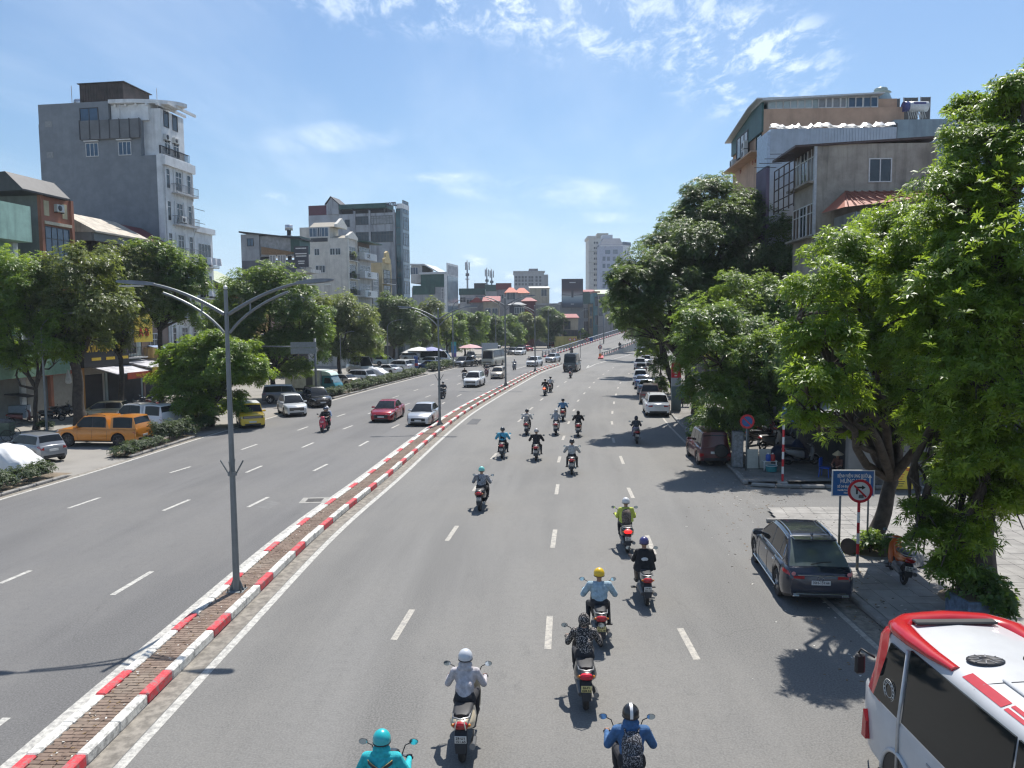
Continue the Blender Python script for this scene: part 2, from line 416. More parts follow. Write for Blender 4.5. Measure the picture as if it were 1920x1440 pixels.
line_along('edge_line',LED,0.25,0.17,PAINT,-10,172)
DUST=M('gutter_dust',(0.22,0.2,0.17),0.95,var=0.35,scale=5,coord='Position',grime=0.4)
line_along('gutter',MED,0.73,0.42,DUST,-10,128,z=0.003)
line_along('gutter',LED,0.02,0.30,DUST,-10,172,z=0.003)
line_along('gutter',RKB,-0.25,0.5,DUST,-10,26,z=0.003)
line_along('edge_line',RKB,-0.62,0.14,PAINT2,8,25)
line_along('edge_line',RKB,-0.75,0.14,PAINT2,38,57)
DASH=[(0,1094,57,1070),(211,1115.5,284.5,1071.5),(-30,1378,13,1346),(319,886.5,357,875),(306,957.5,355,937),(128,953,187,933),(453,843,482,833),(461.5,886,491,873.4),(464.7,951,503,932),(566.6,839,588,830),(588,883,614,870),(558,807,577.5,800),(643,804.7,661,798),(673.4,836.6,690.6,827),(734,803,748.4,796),(632,781,647.5,776),(736,746,748,742),(755.6,761,768,756),(797.5,745,807,741.4),(775.6,733,784,730),(807,722.7,814,720),(829,757.5,834,754),(857,743.4,865,739.5),(857,721,864,718),(834,712.5,840,711),(858,705.5,863,704),(690,776,703,771),(903,722,909,719),(895,700,900,698.5),(738,1200,773,1143),(838,1014,857,986),(888,921,894,911),(921,861,931,850),(952,819.6,957.5,813),(971,791,979,785),(993,768.5,999,763.5),(1013,751,1018,747),(1044,726,1048,723),(1030,737.5,1034,734.5),(1058,717.5,1062,715),(1027,1217,1031,1155),(1036,1027,1041,993),(1043,927,1046,908),(1047,867,1050,856),(1055,825,1058,817),(1065,795,1067.6,790),(1074.6,771,1077.5,767),(1082.5,753,1085.6,749.5),(1094,739,1097,736),(1104,727.5,1107,725),(1112,718.5,1115,716),(1121,710,1123.5,708.2),(1130,702.5,1133,701),(1139,696,1142,694.5),(1148,690.5,1151,689),(1307,1237,1275,1178),(1227,1039,1213,1004),(1187,934,1178,914.5),(1169,870,1163,855),(1151.5,830,1149,821),(1148,796,1147,790),(1148,776,1148.5,770.5),(1151,757.5,1151.5,753),(1154.5,741.5,1155.5,738),(1158,728.5,1159.5,726),(1162.5,719,1164,717),(1170,710,1172,708.3),(1178,701.5,1180,700)]
def bar(name,a,b,wdt,mat,z=0.004):
 d=(b-a).normalized();n=Vector((d.y,-d.x,0))*wdt/2
 mb=MB();mb.quad((a-n)+Vector((0,0,z)),(a+n)+Vector((0,0,z)),(b+n)+Vector((0,0,z)),(b-n)+Vector((0,0,z)))
 o=link(name,mb.mesh(name,[mat]));o['kind']='structure';return o
for(a,b,c,d)in DASH:bar('lane_dash',G(a,b),G(c,d),0.155,PAINT if a<700 else PAINT2)
bar('lane_line',G(968,691.4),G(988,686),0.2,PAINT)
for(q,r_)in(((1099,691),(1116,683)),((1116,683),(1196,660.5)),((1099,691.5),(1104,685))):bar('gore_line',G(*q),G(*r_),0.2,PAINT,0.003)
PATCH=M('asphalt_patch_dark',(0.075,0.076,0.078),0.85,var=0.2,scale=1.2,coord='Position')
PATCHL=M('asphalt_patch_pale',(0.145,0.143,0.138),0.85,var=0.2,scale=1.2,coord='Position')
for i,(pts,mt)in enumerate([([(503,955),(526,943),(505,938),(478,950)],PATCHL),([(874,796),(894,796),(903,786),(886,785)],PATCH),([(572,1036),(600,1000),(520,1040),(505,1060)],PATCH)]):
 mb=MB();mb.poly([G(*q)+Vector((0,0,0.002+0.0004*i))for q in pts]);o=link('road_patch',mb.mesh('road_patch',[mt]));o['kind']='structure'
IRON=M('cast_iron',(0.09,0.085,0.08),0.6,0.5,var=0.25,scale=9)
CONC=M('concrete',(0.3,0.29,0.265),0.9,var=0.18,scale=3,grime=0.3)
c_=G(590,938);mc=thing('manhole_cover','square iron cover in a pale concrete frame set in the left carriageway','manhole cover',c_,0.06)
mb=MB();mb.box(-.55,.55,-.5,.5,0,.006);part(mb,'frame',mc,CONC)
mb=MB();mb.box(-.32,.32,-.3,.3,.006,.012)
for k in range(5):mb.box(-.28,.28,-.25+k*.11,-.22+k*.11,.012,.016)
part(mb,'lid',mc,IRON)
# ------------------------------------------------------------------ the median: painted kerb blocks round a strip of pavers
RED=paint_mat('kerb_paint_red',(0.56,0.032,0.045),0.22);WHT=paint_mat('kerb_paint_white',(0.70,0.685,0.63),0.34)
def brick_mat():
 m,nt,p=new_mat('paver_brick')
 oi=nd(nt,'ShaderNodeObjectInfo')
 f=ramp_out(nt,noise_out(nt,2.5,6,0.7,'Position'),0.3,0.7)
 c=mixrgb(nt,f,(0.155,0.105,0.078),(0.265,0.195,0.15))
 c=mixrgb(nt,ramp_out(nt,noise_out(nt,0.7,5,0.6,'Position'),0.48,0.66,0,0.6),c,(0.24,0.205,0.16))
 c=mixrgb(nt,ramp_out(nt,noise_out(nt,9,3,0.7,'Position'),0.5,0.75,0,0.6),c,(0.30,0.23,0.17))
 g=nd(nt,'ShaderNodeMath',operation='MULTIPLY',i1=0.35);nt.links.new(oi.outputs['Random'],g.inputs[0])
 c=mixrgb(nt,g.outputs[0],c,(0.09,0.06,0.045));nt.links.new(c,p.inputs['Base Color']);p.inputs['Roughness'].default_value=0.9;return m
BRICK=brick_mat();JOINT=M('sandy_joint',(0.10,0.085,0.065),0.95,var=0.3,scale=4,coord='Position')
medl=[p for p in MED if-12<=p.y<=133];mi0=MED.index(medl[0])
Lc=[MED[i]+off(MED,i,-0.31)for i in range(mi0,len(MED))];Rc=[MED[i]+off(MED,i,0.31)for i in range(mi0,len(MED))]
med=ribbon('median',Lc,Rc,JOINT,z=0.155,cross=2)
kb={}
for k,mt in(('r',RED),('w',WHT)):
 mb=MB();mb.rbox(-.5,.5,-.10,.10,0.0,.215,.025);kb[k]=mb.mesh('kerb_block',[mt])
def lay_blocks(line,d,y0,y1,parent,flip=1,pattern='rww',phase=0,zf=None,sz=(1,1,1)):
 offl=[line[i]+off(line,i,d)for i in range(len(line))if y0<=line[i].y<=y1]
 st=resample(offl,1.02);k=phase
 for a,b in zip(st[:-1],st[1:]):
  t=b-a;o=D.objects.new('kerb_block',kb[pattern[k%len(pattern)]]);C.objects.link(o);o.parent=parent
  o.location=(a+b)/2;o.rotation_euler=(0,0,math.atan2(t.y,t.x));o.scale=((t.length-0.012)*sz[0],sz[1],sz[2])
  o.location.z+=rnd.uniform(-.012,.006);o.rotation_euler.x=rnd.uniform(-.03,.03);o.rotation_euler.z+=rnd.uniform(-.012,.012)
  if zf:o.location.z+=zf((a+b)/2)
  k+=1
lay_blocks(MED,0.41,8,131,med,phase=0);lay_blocks(MED,-0.41,8,131,med,phase=0)
mb=MB();mb.rbox(-.105,.105,-.05,.05,0,.035,.006);brick_me=mb.mesh('paver',[BRICK])
row=resample([p for p in MED if p.y>=10.5],0.112);nb=0;far=MB()
for ri,p in enumerate(row):
 i=min(range(len(MED)),key=lambda q:abs(MED[q].y-p.y));n=off(MED,i,1.0);t=Vector((-n.y,n.x,0));an=math.atan2(n.y,n.x)
 if p.y>62:break
 shift=(ri%2)*0.105-0.05
 for k in range(3):
  c=p+n*(-0.21+k*0.215+shift*0.6);zz=.14+rnd.uniform(-.004,.005)
  if nb<300:
   o=D.objects.new('paver',brick_me);C.objects.link(o);o.parent=med;o.location=(c.x,c.y,zz);o.rotation_euler=(rnd.uniform(-.03,.03),rnd.uniform(-.03,.03),an+rnd.uniform(-.03,.03));nb+=1
  else:
   far.rbox(-.103,.103,-.049,.049,0,.035,.006,0,Matrix.Translation((c.x,c.y,zz))@Matrix.Rotation(an+rnd.uniform(-.03,.03),4,'Z'))
o=link('pavers',far.mesh('pavers',[BRICK],fix=False),med);o['kind']='stuff'
lit=MB()
for _ in range(420):
 y=11+50*rnd.random()**1.6;x=at_y(MED,y)+rnd.uniform(-.28,.28);s=rnd.uniform(.008,.03)
 lit.cbox((x,y,.181),(s*rnd.uniform(1,2.5),s,.006),rnd.choice((0,0,1,2)),rnd.uniform(0,3))
o=link('median_litter',lit.mesh('median_litter',[M('dry_leaf',(0.2,0.13,0.06),.9),M('pale_grit',(0.55,0.53,0.48),.9),M('dark_grit',(0.06,0.05,0.04),.9)],fix=False));o['kind']='stuff'
# ------------------------------------------------------------------ right-hand kerb and pavement
STONE=M('kerb_stone',(0.25,0.24,0.225),0.9,var=0.2,scale=2.5,coord='Position',grime=0.3)
mb=MB();mb.rbox(-.5,.5,-.11,.11,0,.14,.03);stone_me=mb.mesh('kerb_stone',[STONE])
PAVE=M('pavement_bed',(0.2,0.19,0.175),0.95,var=0.2,scale=1.2,coord='Position',grime=0.3)
def tile_mat():
 m,nt,p=new_mat('pavement_tile')
 oi=nd(nt,'ShaderNodeObjectInfo')
 f=ramp_out(nt,noise_out(nt,1.3,7,0.65,'Position'),0.3,0.72)
 c=mixrgb(nt,f,(0.205,0.195,0.18),(0.33,0.315,0.29))
 g=nd(nt,'ShaderNodeMath',operation='MULTIPLY',i1=0.4);nt.links.new(oi.outputs['Random'],g.inputs[0])
 c=mixrgb(nt,g.outputs[0],c,(0.235,0.22,0.2));nt.links.new(c,p.inputs['Base Color']);p.inputs['Roughness'].default_value=0.85;return m
TILE=tile_mat()
def pavement(y0,y1,wdt,ntile):
 pl=[Vector((at_y(RKB,y),y,0))for y in np.linspace(y0,y1,max(3,int((y1-y0)/2)))]
 pv=ribbon('pavement',[q+Vector((.2,0,0))for q in pl],[q+Vector((wdt,0,0))for q in pl],PAVE,z=.118)
 st=resample(smooth_line(pl,1.0),1.02)
 for a,b in zip(st[:-1],st[1:]):
  t=b-a;o=D.objects.new('kerb_stone',stone_me);C.objects.link(o);o.parent=pv;o.location=(a+b)/2+Vector((.11,0,rnd.uniform(-.01,.006)));o.rotation_euler=(0,0,math.atan2(t.y,t.x));o.scale=(t.length-.015,1,1)
 return pv
pv1=pavement(-12,26.6,26,0)
kk=MB()
mb=MB();mb.rbox(-.245,.245,-.245,.245,0,.03,.006);tile_me=mb.mesh('paving_tile',[TILE])
nt_=0;farT=MB();cand=[]
for a in range(0,30):
 for b in range(-4,76):
  y=26.4-b*.5;x=at_y(RKB,y)+.48+a*.5
  if y<8:continue
  cand.append((math.hypot(x-9,y-22),x,y))
cand.sort()
for(_,x,y)in cand:
 zz=.103+rnd.uniform(-.003,.005);rot=(rnd.uniform(-.012,.012),rnd.uniform(-.012,.012),rnd.uniform(-.01,.01))
 if nt_<300:o=D.objects.new('paving_tile',tile_me);C.objects.link(o);o.parent=pv1;o.location=(x,y,zz);o.rotation_euler=rot;nt_+=1
 else:farT.rbox(-.245,.245,-.245,.245,0,.03,.006,0,Matrix.Translation((x,y,zz)))
o=link('paving_tiles',farT.mesh('paving_tiles',[TILE],fix=False),pv1);o['kind']='stuff'
pv2=pavement(33.4,180,24,0)
st=resample([Vector((9.05,27.0,0)),Vector((30,25.3,0))],1.02)
for a,b in zip(st[:-1],st[1:]):
 o=D.objects.new('kerb_stone',stone_me);C.objects.link(o);o.parent=pv1;o.location=(a+b)/2;o.rotation_euler=(0,0,math.atan2((b-a).y,(b-a).x));o.scale=(1.0,1,1)
st=resample([Vector((10.4,33.1,0)),Vector((11.7,32.65,0)),Vector((30,31.0,0))],1.02)
for a,b in zip(st[:-1],st[1:]):
 o=D.objects.new('kerb_stone',stone_me);C.objects.link(o);o.parent=pv2;o.location=(a+b)/2;o.rotation_euler=(0,0,math.atan2((b-a).y,(b-a).x));o.scale=(.98,1,1)
lit=MB()
for _ in range(900):
 y=rnd.uniform(8,40);x=at_y(RKB,y)+rnd.gauss(.2,1.2);s=rnd.uniform(.012,.035)
 zt=.146 if x>at_y(RKB,y)+.25 else .006
 if 26.5<y<33.5:zt=.004
 lit.cbox((x,y,zt),(s*rnd.uniform(1,3),s,.006),rnd.choice((0,0,1,2)),rnd.uniform(0,3))
o=link('pavement_litter',lit.mesh('pavement_litter',[D.materials['dry_leaf'],D.materials['pale_grit'],D.materials['dark_grit']],fix=False));o['kind']='stuff'
# ------------------------------------------------------------------ planting strips along the left edge
SOIL=M('dry_soil',(0.17,0.135,0.095),0.95,var=0.3,scale=2,coord='Position')
def strip(y0,y1,wdt):
 pl=[Vector((at_y(LED,y),y,0))for y in np.linspace(y0,y1,max(3,int((y1-y0)/2)))]
 s_=ribbon('planting_strip',[q+Vector((-wdt,0.2,0))for q in pl],[q+Vector((-.32,0,0))for q in pl],SOIL,z=.09)
 st=resample(smooth_line(pl,1),1.02)
 for a,b in zip(st[:-1],st[1:]):
  t=b-a;o=D.objects.new('kerb_stone',stone_me);C.objects.link(o);o.parent=s_;o.location=(a+b)/2+Vector((-.25,0,rnd.uniform(-.02,.0)));o.rotation_euler=(0,0,math.atan2(t.y,t.x));o.scale=(t.length-.015,1,1)
 return s_
STRIPS=[(24,36.8,1.7),(41.5,49.5,1.7),(73.5,108,1.6),(116,124,1.6)]
for s_ in STRIPS:strip(*s_)
# ------------------------------------------------------------------ the flyover ramp
DECK=ASPH_R
N_=62;ss=[2.2*i for i in range(N_)]
bl=[bend(BL0,s)for s in ss];br=[bend(BR0,s)for s in ss]
vs=[];fs=[];uvs=[]
for i,s in enumerate(ss):
 z=ramp_z(s)+.004
 for k in range(5):q=bl[i].lerp(br[i],k/4);vs.append((q.x,q.y,z));uvs.append((k*3,s))
for i in range(N_-1):
 for k in range(4):a=i*5+k;fs.append((a,a+1,a+6,a+5))
me=D.meshes.new('flyover_deck');me.from_pydata(vs,[],fs);ul=me.uv_layers.new(name='road')
for l in me.loops:ul.data[l.index].uv=uvs[l.vertex_index]
me.materials.append(DECK);fly=link('flyover_ramp',me);fly['kind']='structure'
RCONC=M('ramp_concrete',(0.38,0.37,0.34),0.85,var=0.15,scale=1.5,coord='Position',streak=0.5)
for side,ln,sg in((0,bl,-1),(1,br,1)):
 wl=MB();kw=[]
 for i in range(N_-1):
  a,b=ln[i],ln[i+1];za,zb=ramp_z(ss[i]),ramp_z(ss[i+1]);n=Vector(((b-a).y,-(b-a).x,0)).normalized()*sg
  o1,o2=n*.05,n*.40
  v=[a+o1+Vector((0,0,-0.02)),a+o2+Vector((0,0,-.02)),b+o2+Vector((0,0,-.02)),b+o1+Vector((0,0,-.02))]
  hh=.28
  t=[a+o1+Vector((0,0,za+hh)),a+o2+Vector((0,0,za+hh)),b+o2+Vector((0,0,zb+hh)),b+o1+Vector((0,0,zb+hh))]
  wl.add(v+t,[(4,5,6,7),(0,1,5,4),(1,2,6,5),(2,3,7,6),(3,0,4,7)])
 part(wl,'side_wall',fly,RCONC)
 lay=[q for q in ln]
 for i in range(N_-1):
  a,b=ln[i],ln[i+1];t=b-a;zc=(ramp_z(ss[i])+ramp_z(ss[i+1]))/2
  for h in(0,1):
   q=a.lerp(b,.25+.5*h);o=D.objects.new('kerb_block',kb['rw'[h]]);C.objects.link(o);o.parent=fly
   n=Vector((t.y,-t.x,0)).normalized()*sg;q=q-n*.12
   o.location=(q.x,q.y,ramp_z(ss[i]+2.2*(.25+.5*h)));o.rotation_euler=(0,-math.atan2(ramp_z(ss[i+1])-ramp_z(ss[i]),t.length),math.atan2(t.y,t.x));o.scale=(t.length/2-.02,1.2,1.5)
  if side==1 or i<60:
   q=a+Vector((t.y,-t.x,0)).normalized()*sg*.22;z0=ramp_z(ss[i])+.28
   pm=MB();pm.box(-.14,.14,-.11,.11,0,.62);o=part(pm,'parapet_post',fly,RCONC if side else M('rail_grey',(0.3,0.32,0.34),0.5,0.4));o.location=(q.x,q.y,z0);o.rotation_euler=(0,0,math.atan2(t.y,t.x))
 rm=MB()
 rp_=[ln[i]+Vector(((ln[min(i+1,N_-1)]-ln[max(i-1,0)]).y,-(ln[min(i+1,N_-1)]-ln[max(i-1,0)]).x,0)).normalized()*sg*.22+Vector((0,0,ramp_z(ss[i])+.28))for i in range(N_)]
 for h,r_ in((.98,.11),(.62,.06),(.3,.05))if side==0 else((.66,.12),):
  rm.tube([q+Vector((0,0,h))for q in rp_],r_,6,smooth=False)
 if side==0:
  for i in range(N_):rm.box(rp_[i].x-.06,rp_[i].x+.06,rp_[i].y-.06,rp_[i].y+.06,rp_[i].z,rp_[i].z+1.05)
 part(rm,'railing',fly,RCONC if side else D.materials['rail_grey'])
mb=MB();c=BR0+Vector((-1.2,-7.5,0));mb.prism([(c.x-.5,c.y-2),(c.x+.5,c.y-2.4),(c.x+1.6,c.y+7),(c.x+.9,c.y+7)],'z',0,.25)
o=link('traffic_island',mb.mesh('traffic_island',[RED]));o['kind']='structure';NOSE=c
# ------------------------------------------------------------------ cars: body lofted along its length, glasshouse, wheels, lamps
PAINTS={}
def paint(name,col,rough=0.28,metal=0.0):
 return M('car_paint_'+name,col,rough,metal,var=0.05,scale=1.5,coat=0.6,spec=0.5,grime=0.12)
BLK=M('black_plastic',(0.022,0.022,0.024),0.55,var=0.15,scale=5)
TYRE=M('tyre_rubber',(0.028,0.027,0.026),0.85,var=0.2,scale=8)
GLASS=M('car_glass_dark',(0.010,0.012,0.014),0.05,var=0.0,spec=0.3)
GLASS_SHEEN=M('car_glass_painted_sheen',(0.10,0.125,0.125),0.10,var=0.25,scale=1.2,spec=0.9)  # rear window glass with its pale reflection put into the colour
CHROME=M('chrome_trim',(0.62,0.62,0.62),0.2,1.0,var=0)
ALLOY=M('alloy_rim',(0.33,0.33,0.34),0.35,0.8,var=0.1)
DALLOY=M('dark_alloy_rim',(0.07,0.07,0.075),0.4,0.6,var=0.1)
LAMPC=M('clear_lamp',(0.62,0.64,0.66),0.12,0.3,var=0.25,scale=9,spec=0.9)
LAMPR=M('red_lamp',(0.34,0.012,0.016),0.18,var=0.15,scale=9,spec=0.8)
LAMPO=M('amber_lamp',(0.62,0.2,0.02),0.2,var=0.1)
PLATE=M('plate_white',(0.62,0.62,0.6),0.5,var=0.06);PLATEY=M('plate_yellow',(0.62,0.56,0.25),0.5,var=0.06);INK=M('ink_black',(0.015,0.015,0.015),0.6,var=0)
PWHITE=paint('white',(0.68,0.69,0.69))
def interp(pts,x):
 if x<=pts[0][0]:return pts[0][1]
 for(a,b),(c,d)in zip(pts[:-1],pts[1:]):
  if x<=c:return b+(d-b)*(x-a)/max(c-a,1e-9)
 return pts[-1][1]
def wheel_tpl(T,x,y,r,wd,rimmat,sgn,spokes=5):
 mb=MB();R_=Matrix.Rotation(PI/2,4,'X')
 prof=[(r*.60,-wd*.42),(r*.72,-wd*.5),(r*.93,-wd*.47),(r,-wd*.32),(r,wd*.32),(r*.93,wd*.47),(r*.72,wd*.5),(r*.60,wd*.42)]
 mb.lathe(prof,20,0,R_)
 key=('tyre',round(r,3));w_=T.add('wheel',mb,TYRE,loc=(x,y,r),sharp=40)
 rb=MB();ro=r*.63
 rb.lathe([(ro,-wd*.4),(ro,wd*.40),(ro*.9,wd*.42),(ro*.84,wd*.30),(.0001,wd*.22)],20,1,R_)
 for k in range(spokes):
  a=2*PI*k/spokes
  Mx=Matrix.Rotation(PI/2,4,'X')@Matrix.Rotation(a,4,'Z')
  rb.prism([(ro*.12,-ro*.13),(ro*.88,-ro*.17),(ro*.9,ro*.17),(ro*.12,ro*.13)],'z',wd*.24,wd*.40,0,Mx)
 rb.lathe([(ro*.2,wd*.26),(ro*.2,wd*.41),(.0001,wd*.42)],10,0,R_)
 if sgn>0:
  for q in range(len(rb.v)):rb.v[q]=(rb.v[q][0],-rb.v[q][1],rb.v[q][2])
 T.add('rim',rb,[rimmat,BLK],parent=w_,sharp=30)
def car(L=4.6,W=1.84,H=1.66,gc=.21,wb=2.7,wr=.345,fo=.88,top=None,gh=None,tum=.26,doors=2,rim=ALLOY,clad=False,rails=False,glass=GLASS,lampf=None,lampr=None,grille=(.48,.74,.55),extra=None,roofmat=None,rearglass=None,plate='w',bumper=0.0,wcut=None,second=None,chrome=False,spokes=5,tail=0.86,nose=0.80):
 T=Tpl();xf=L-fo;xr=xf-wb;ra=wr+.065
 hw=W/2
 def w(x):
  d0,d1=x,L-x;k=1.0
  if d0<.45:k*=1-(1-tail)*((.45-d0)/.45)**2.2
  if d1<.75:k*=1-(1-nose)*((.75-d1)/.75)**2.4
  return hw*k
 def zb(x):
  z=gc
  d0,d1=x,L-x
  if d0<.5:z+=.12*((.5-d0)/.5)**1.5
  if d1<.5:z+=.03*((.5-d1)/.5)
  for xw in(xf,xr):
   if abs(x-xw)<=ra:z=max(z,wr+math.sqrt(max(0,ra*ra-(x-xw)**2)))
  return z
 zt=lambda x:interp(top,x)
 xs=set(a for a,_ in top)|{0.0,.06,.16,.3,.45,L,L-.05,L-.13,L-.28,L-.5}
 for xw in(xf,xr):
  xs|={xw-ra-.004,xw+ra+.004}
  for c in(-1,-.93,-.75,-.42,0,.42,.75,.93,1):xs.add(xw+ra*c)
 g0=gh
 xs|={g0['xD'],g0['xA']}
 for k in range(9):xs.add(L*(k+.5)/9)
 xs=sorted(x for x in xs if 0<=x<=L);xs=[x for i,x in enumerate(xs)if i==0 or x-xs[i-1]>.003]
 FR=((0,.93),(.10,.975),(.34,1.0),(.56,1.0),(.80,.975),(.94,.93),(1.0,.875))
 def sec(x):
  a,b,c=w(x),zb(x),zt(x)
  return[(a*k,b+(c-b)*f)for f,k in FR]+[(0,c+.025)]
 def half(x,z):
  s=sec(x)
  for(y0,z0),(y1,z1)in zip(s[:-1],s[1:]):
   if z0<=z<=z1:return y0+(y1-y0)*(z-z0)/max(1e-6,z1-z0)
  return s[0][0]
 mb=MB();n=len(FR)+1
 for sg in(1,-1):
  vs=[];fs=[]
  for x in xs:vs+=[(x-L/2,sg*y,z)for y,z in sec(x)]
  for i in range(len(xs)-1):
   for j in range(n-1):
    f=(i*n+j,(i+1)*n+j,(i+1)*n+j+1,i*n+j+1)
    fs.append((f,2 if(clad and j==0)else 0))
  o=len(mb.v);mb.v+=vs
  for f,mi in fs:mb.f.append(tuple(o+q for q in f));mb.m.append(mi);mb.sm.append(True)
  for i,rv in((0,1),(len(xs)-1,0)):
   mb.v.append((xs[i]-L/2,0,zb(xs[i])));mb.f.append(tuple(o+i*n+j for j in range(n))+(len(mb.v)-1,));mb.m.append(0);mb.sm.append(False)
 N_=len(xs)*n+2
 for i in range(len(xs)-1):
  mb.f.append((i*n,N_+i*n,N_+(i+1)*n,(i+1)*n));mb.m.append(1);mb.sm.append(False)
 T.add('body',mb,[None,BLK,BLK],keys={0:'body'},sharp=38)
 def glasshouse(g,first=True):
  xA,xB,xC,xD=g['xA'],g['xB'],g['xC'],g['xD'];Hh=g.get('H',H);zx=lambda x:zt(x)-.015+g.get('lift',0)
  def zr(x):
   za,zd=zx(xA),zx(xD)
   if x>=xB:t=(x-xB)/max(1e-6,xA-xB);return(Hh-.035)*(1-t)+za*t+.07*math.sin(PI*t)*(Hh-za)*.6
   if x<=xC:t=(xC-x)/max(1e-6,xC-xD);return(Hh-.03)*(1-t)+zd*t+.08*math.sin(PI*t)*(Hh-zd)*.6
   t=(x-xC)/(xB-xC);return Hh-.03-.005*t+.035*math.sin(PI*t)
  st={xA,xB,xC,xD,xA-.02,xD+.015}
  for k in range(1,5):st|={xB+(xA-xB)*k/5,xD+(xC-xD)*k/5,xC+(xB-xC)*k/5}
  pil=g.get('pillars',[]);gx0,gx1=g.get('g0',xD+.25),g.get('g1',xA-.28)
  for p in pil:st|={p-.04,p+.04}
  st|={gx0,gx1};wt0,wt1=g.get('w0',xB+.06),g.get('w1',xA-.03);rt0,rt1=g.get('r0',xD+.10),g.get('r1',xC-.03)
  st|={wt0,wt1,rt0,rt1}
  st=sorted(x for x in st if xD<=x<=xA);st=[x for i,x in enumerate(st)if i==0 or x-st[i-1]>.004]
  wbse=g.get('wb',.885)
  def cs(x):
   h=max(0.0,zr(x)-zx(x));b=w(x)*wbse;b=min(b,hw*.9);r_=b-tum*h
   e=min(.07,h*.45)
   return[(b,zx(x)-.01),(b-tum*h*.12,zx(x)+h*.10),(r_+.012,zr(x)-e),(r_-.05*min(1,h*3),zr(x)-.012*min(1,h*5)),(r_*.5,zr(x)+.006),(0,zr(x)+.012)]
  parts={'roof':MB(),'side_window':[MB(),MB()],'windscreen':MB(),'rear_window':MB()}
  for si,sg in enumerate((1,-1)):
   for a,b in zip(st[:-1],st[1:]):
    m_=(a+b)/2;A,B=cs(a),cs(b)
    for j in range(5):
     q=[(a-L/2,sg*A[j][0],A[j][1]),(b-L/2,sg*B[j][0],B[j][1]),(b-L/2,sg*B[j+1][0],B[j+1][1]),(a-L/2,sg*A[j+1][0],A[j+1][1])]
     tgt=parts['roof'];mi=0
     if j==1 and gx0<=m_<=gx1 and not any(abs(m_-p)<.041 for p in pil):tgt=parts['side_window'][si]
     elif j>=3 and wt0<=m_<=wt1:tgt=parts['windscreen']
     elif j>=3 and rt0<=m_<=rt1 and not g.get('norear'):tgt=parts['rear_window']
     elif j in(0,):mi=0
     elif j>=2 and xC<=m_<=xB and roofmat:mi=1
     elif j==1 and gx0-.1<=m_<=gx1:mi=2
     tgt.add(q,[(0,1,2,3)],mi,True)
  for k_ in('roof','windscreen','rear_window'):
   if parts[k_].v:
    m3=parts[k_];bmw=merge(m3)
    if k_=='roof':T.add('roof',bmw,[None,roofmat or BLK,BLK],keys={0:'body'}if roofmat else{0:'body'},sharp=35)
    elif not(k_=='windscreen' and g.get('nofront')):T.add(k_,bmw,[glass if k_=='windscreen' else(rearglass or glass)],sharp=60)
  for m3 in parts['side_window']:
   if m3.v:T.add('side_window',merge(m3),[glass],sharp=60)
  if chrome:
   for sg in(1,-1):
    cm=MB()
    xx=[x for x in st if gx0-.06<=x<=gx1+.05]
    lo=[(x-L/2,sg*(cs(x)[1][0]+.008),cs(x)[1][1]-.012)for x in xx];cm.tube(lo,.011,5)
    bk=[(xx[0]-L/2,sg*(cs(xx[0])[1][0]+.008),cs(xx[0])[1][1]-.012),(xx[0]-.07-L/2,sg*(cs(xx[0])[1][0]),cs(xx[0])[1][1]+.12),(xx[0]+.06-L/2,sg*(cs(xx[0])[2][0]+.012),cs(xx[0])[2][1]-.01)]
    cm.tube(bk,.011,5)
    cm.tube([(x-L/2,sg*(cs(x)[2][0]+.01),cs(x)[2][1]+.005)for x in xx if x>xx[0]+.05],.009,5)
    T.add('window_trim',cm,[CHROME])
  if rails and first:
   for sg in(1,-1):
    rm=MB()
    xx=[xC+.05+(xB-xC-.15)*k/8 for k in range(9)]
    rm.tube([(x-L/2,sg*(cs(x)[3][0]-.03),cs(x)[3][1]+(.05 if 0<k<8 else .005))for k,x in enumerate(xx)],.018,6)
    T.add('roof_rail',rm,[CHROME if chrome else BLK])
  return cs
 def merge(m3):
  me_v={};nv=[];mp=[]
  for q in m3.v:
   k=(round(q[0],4),round(q[1],4),round(q[2],4))
   if k not in me_v:me_v[k]=len(nv);nv.append(q)
   mp.append(me_v[k])
  out=MB();out.v=nv
  for f,m_,s_ in zip(m3.f,m3.m,m3.sm):
   g_=[]
   for q in f:
    if mp[q]not in g_:g_.append(mp[q])
   if len(g_)>=3:out.f.append(tuple(g_));out.m.append(m_);out.sm.append(s_)
  return out
 cs=glasshouse(gh)
 if second:glasshouse(second,False)
 ndoor=gh.get('seams',[])
 for sg in(1,-1):
  for x in ndoor:
   z0,z1=zb(x)+.04,zt(x)-.03
   pts=[(x-L/2,sg*(half(x,z0+(z1-z0)*k/6)+.001),z0+(z1-z0)*k/6)for k in range(7)]
   tr=MB();tr.tube(pts,.006,4,cap=False);T.add('door_seam',tr,[BLK])
  for x in gh.get('handles',[]):
   z=zt(x)-.13;hd=MB();hd.rbox(x-L/2-.09,x-L/2+.09,sg*half(x,z)-.012,sg*half(x,z)+.022*1,z-.015,z+.015,.008);T.add('door_handle',hd,[CHROME if chrome else None],keys=None if chrome else{0:'body'})
 for(x,s_)in((xf,1),(xf,-1),(xr,1),(xr,-1)):wheel_tpl(T,x-L/2,s_*(hw-.125),wr,.215,rim,s_,spokes)
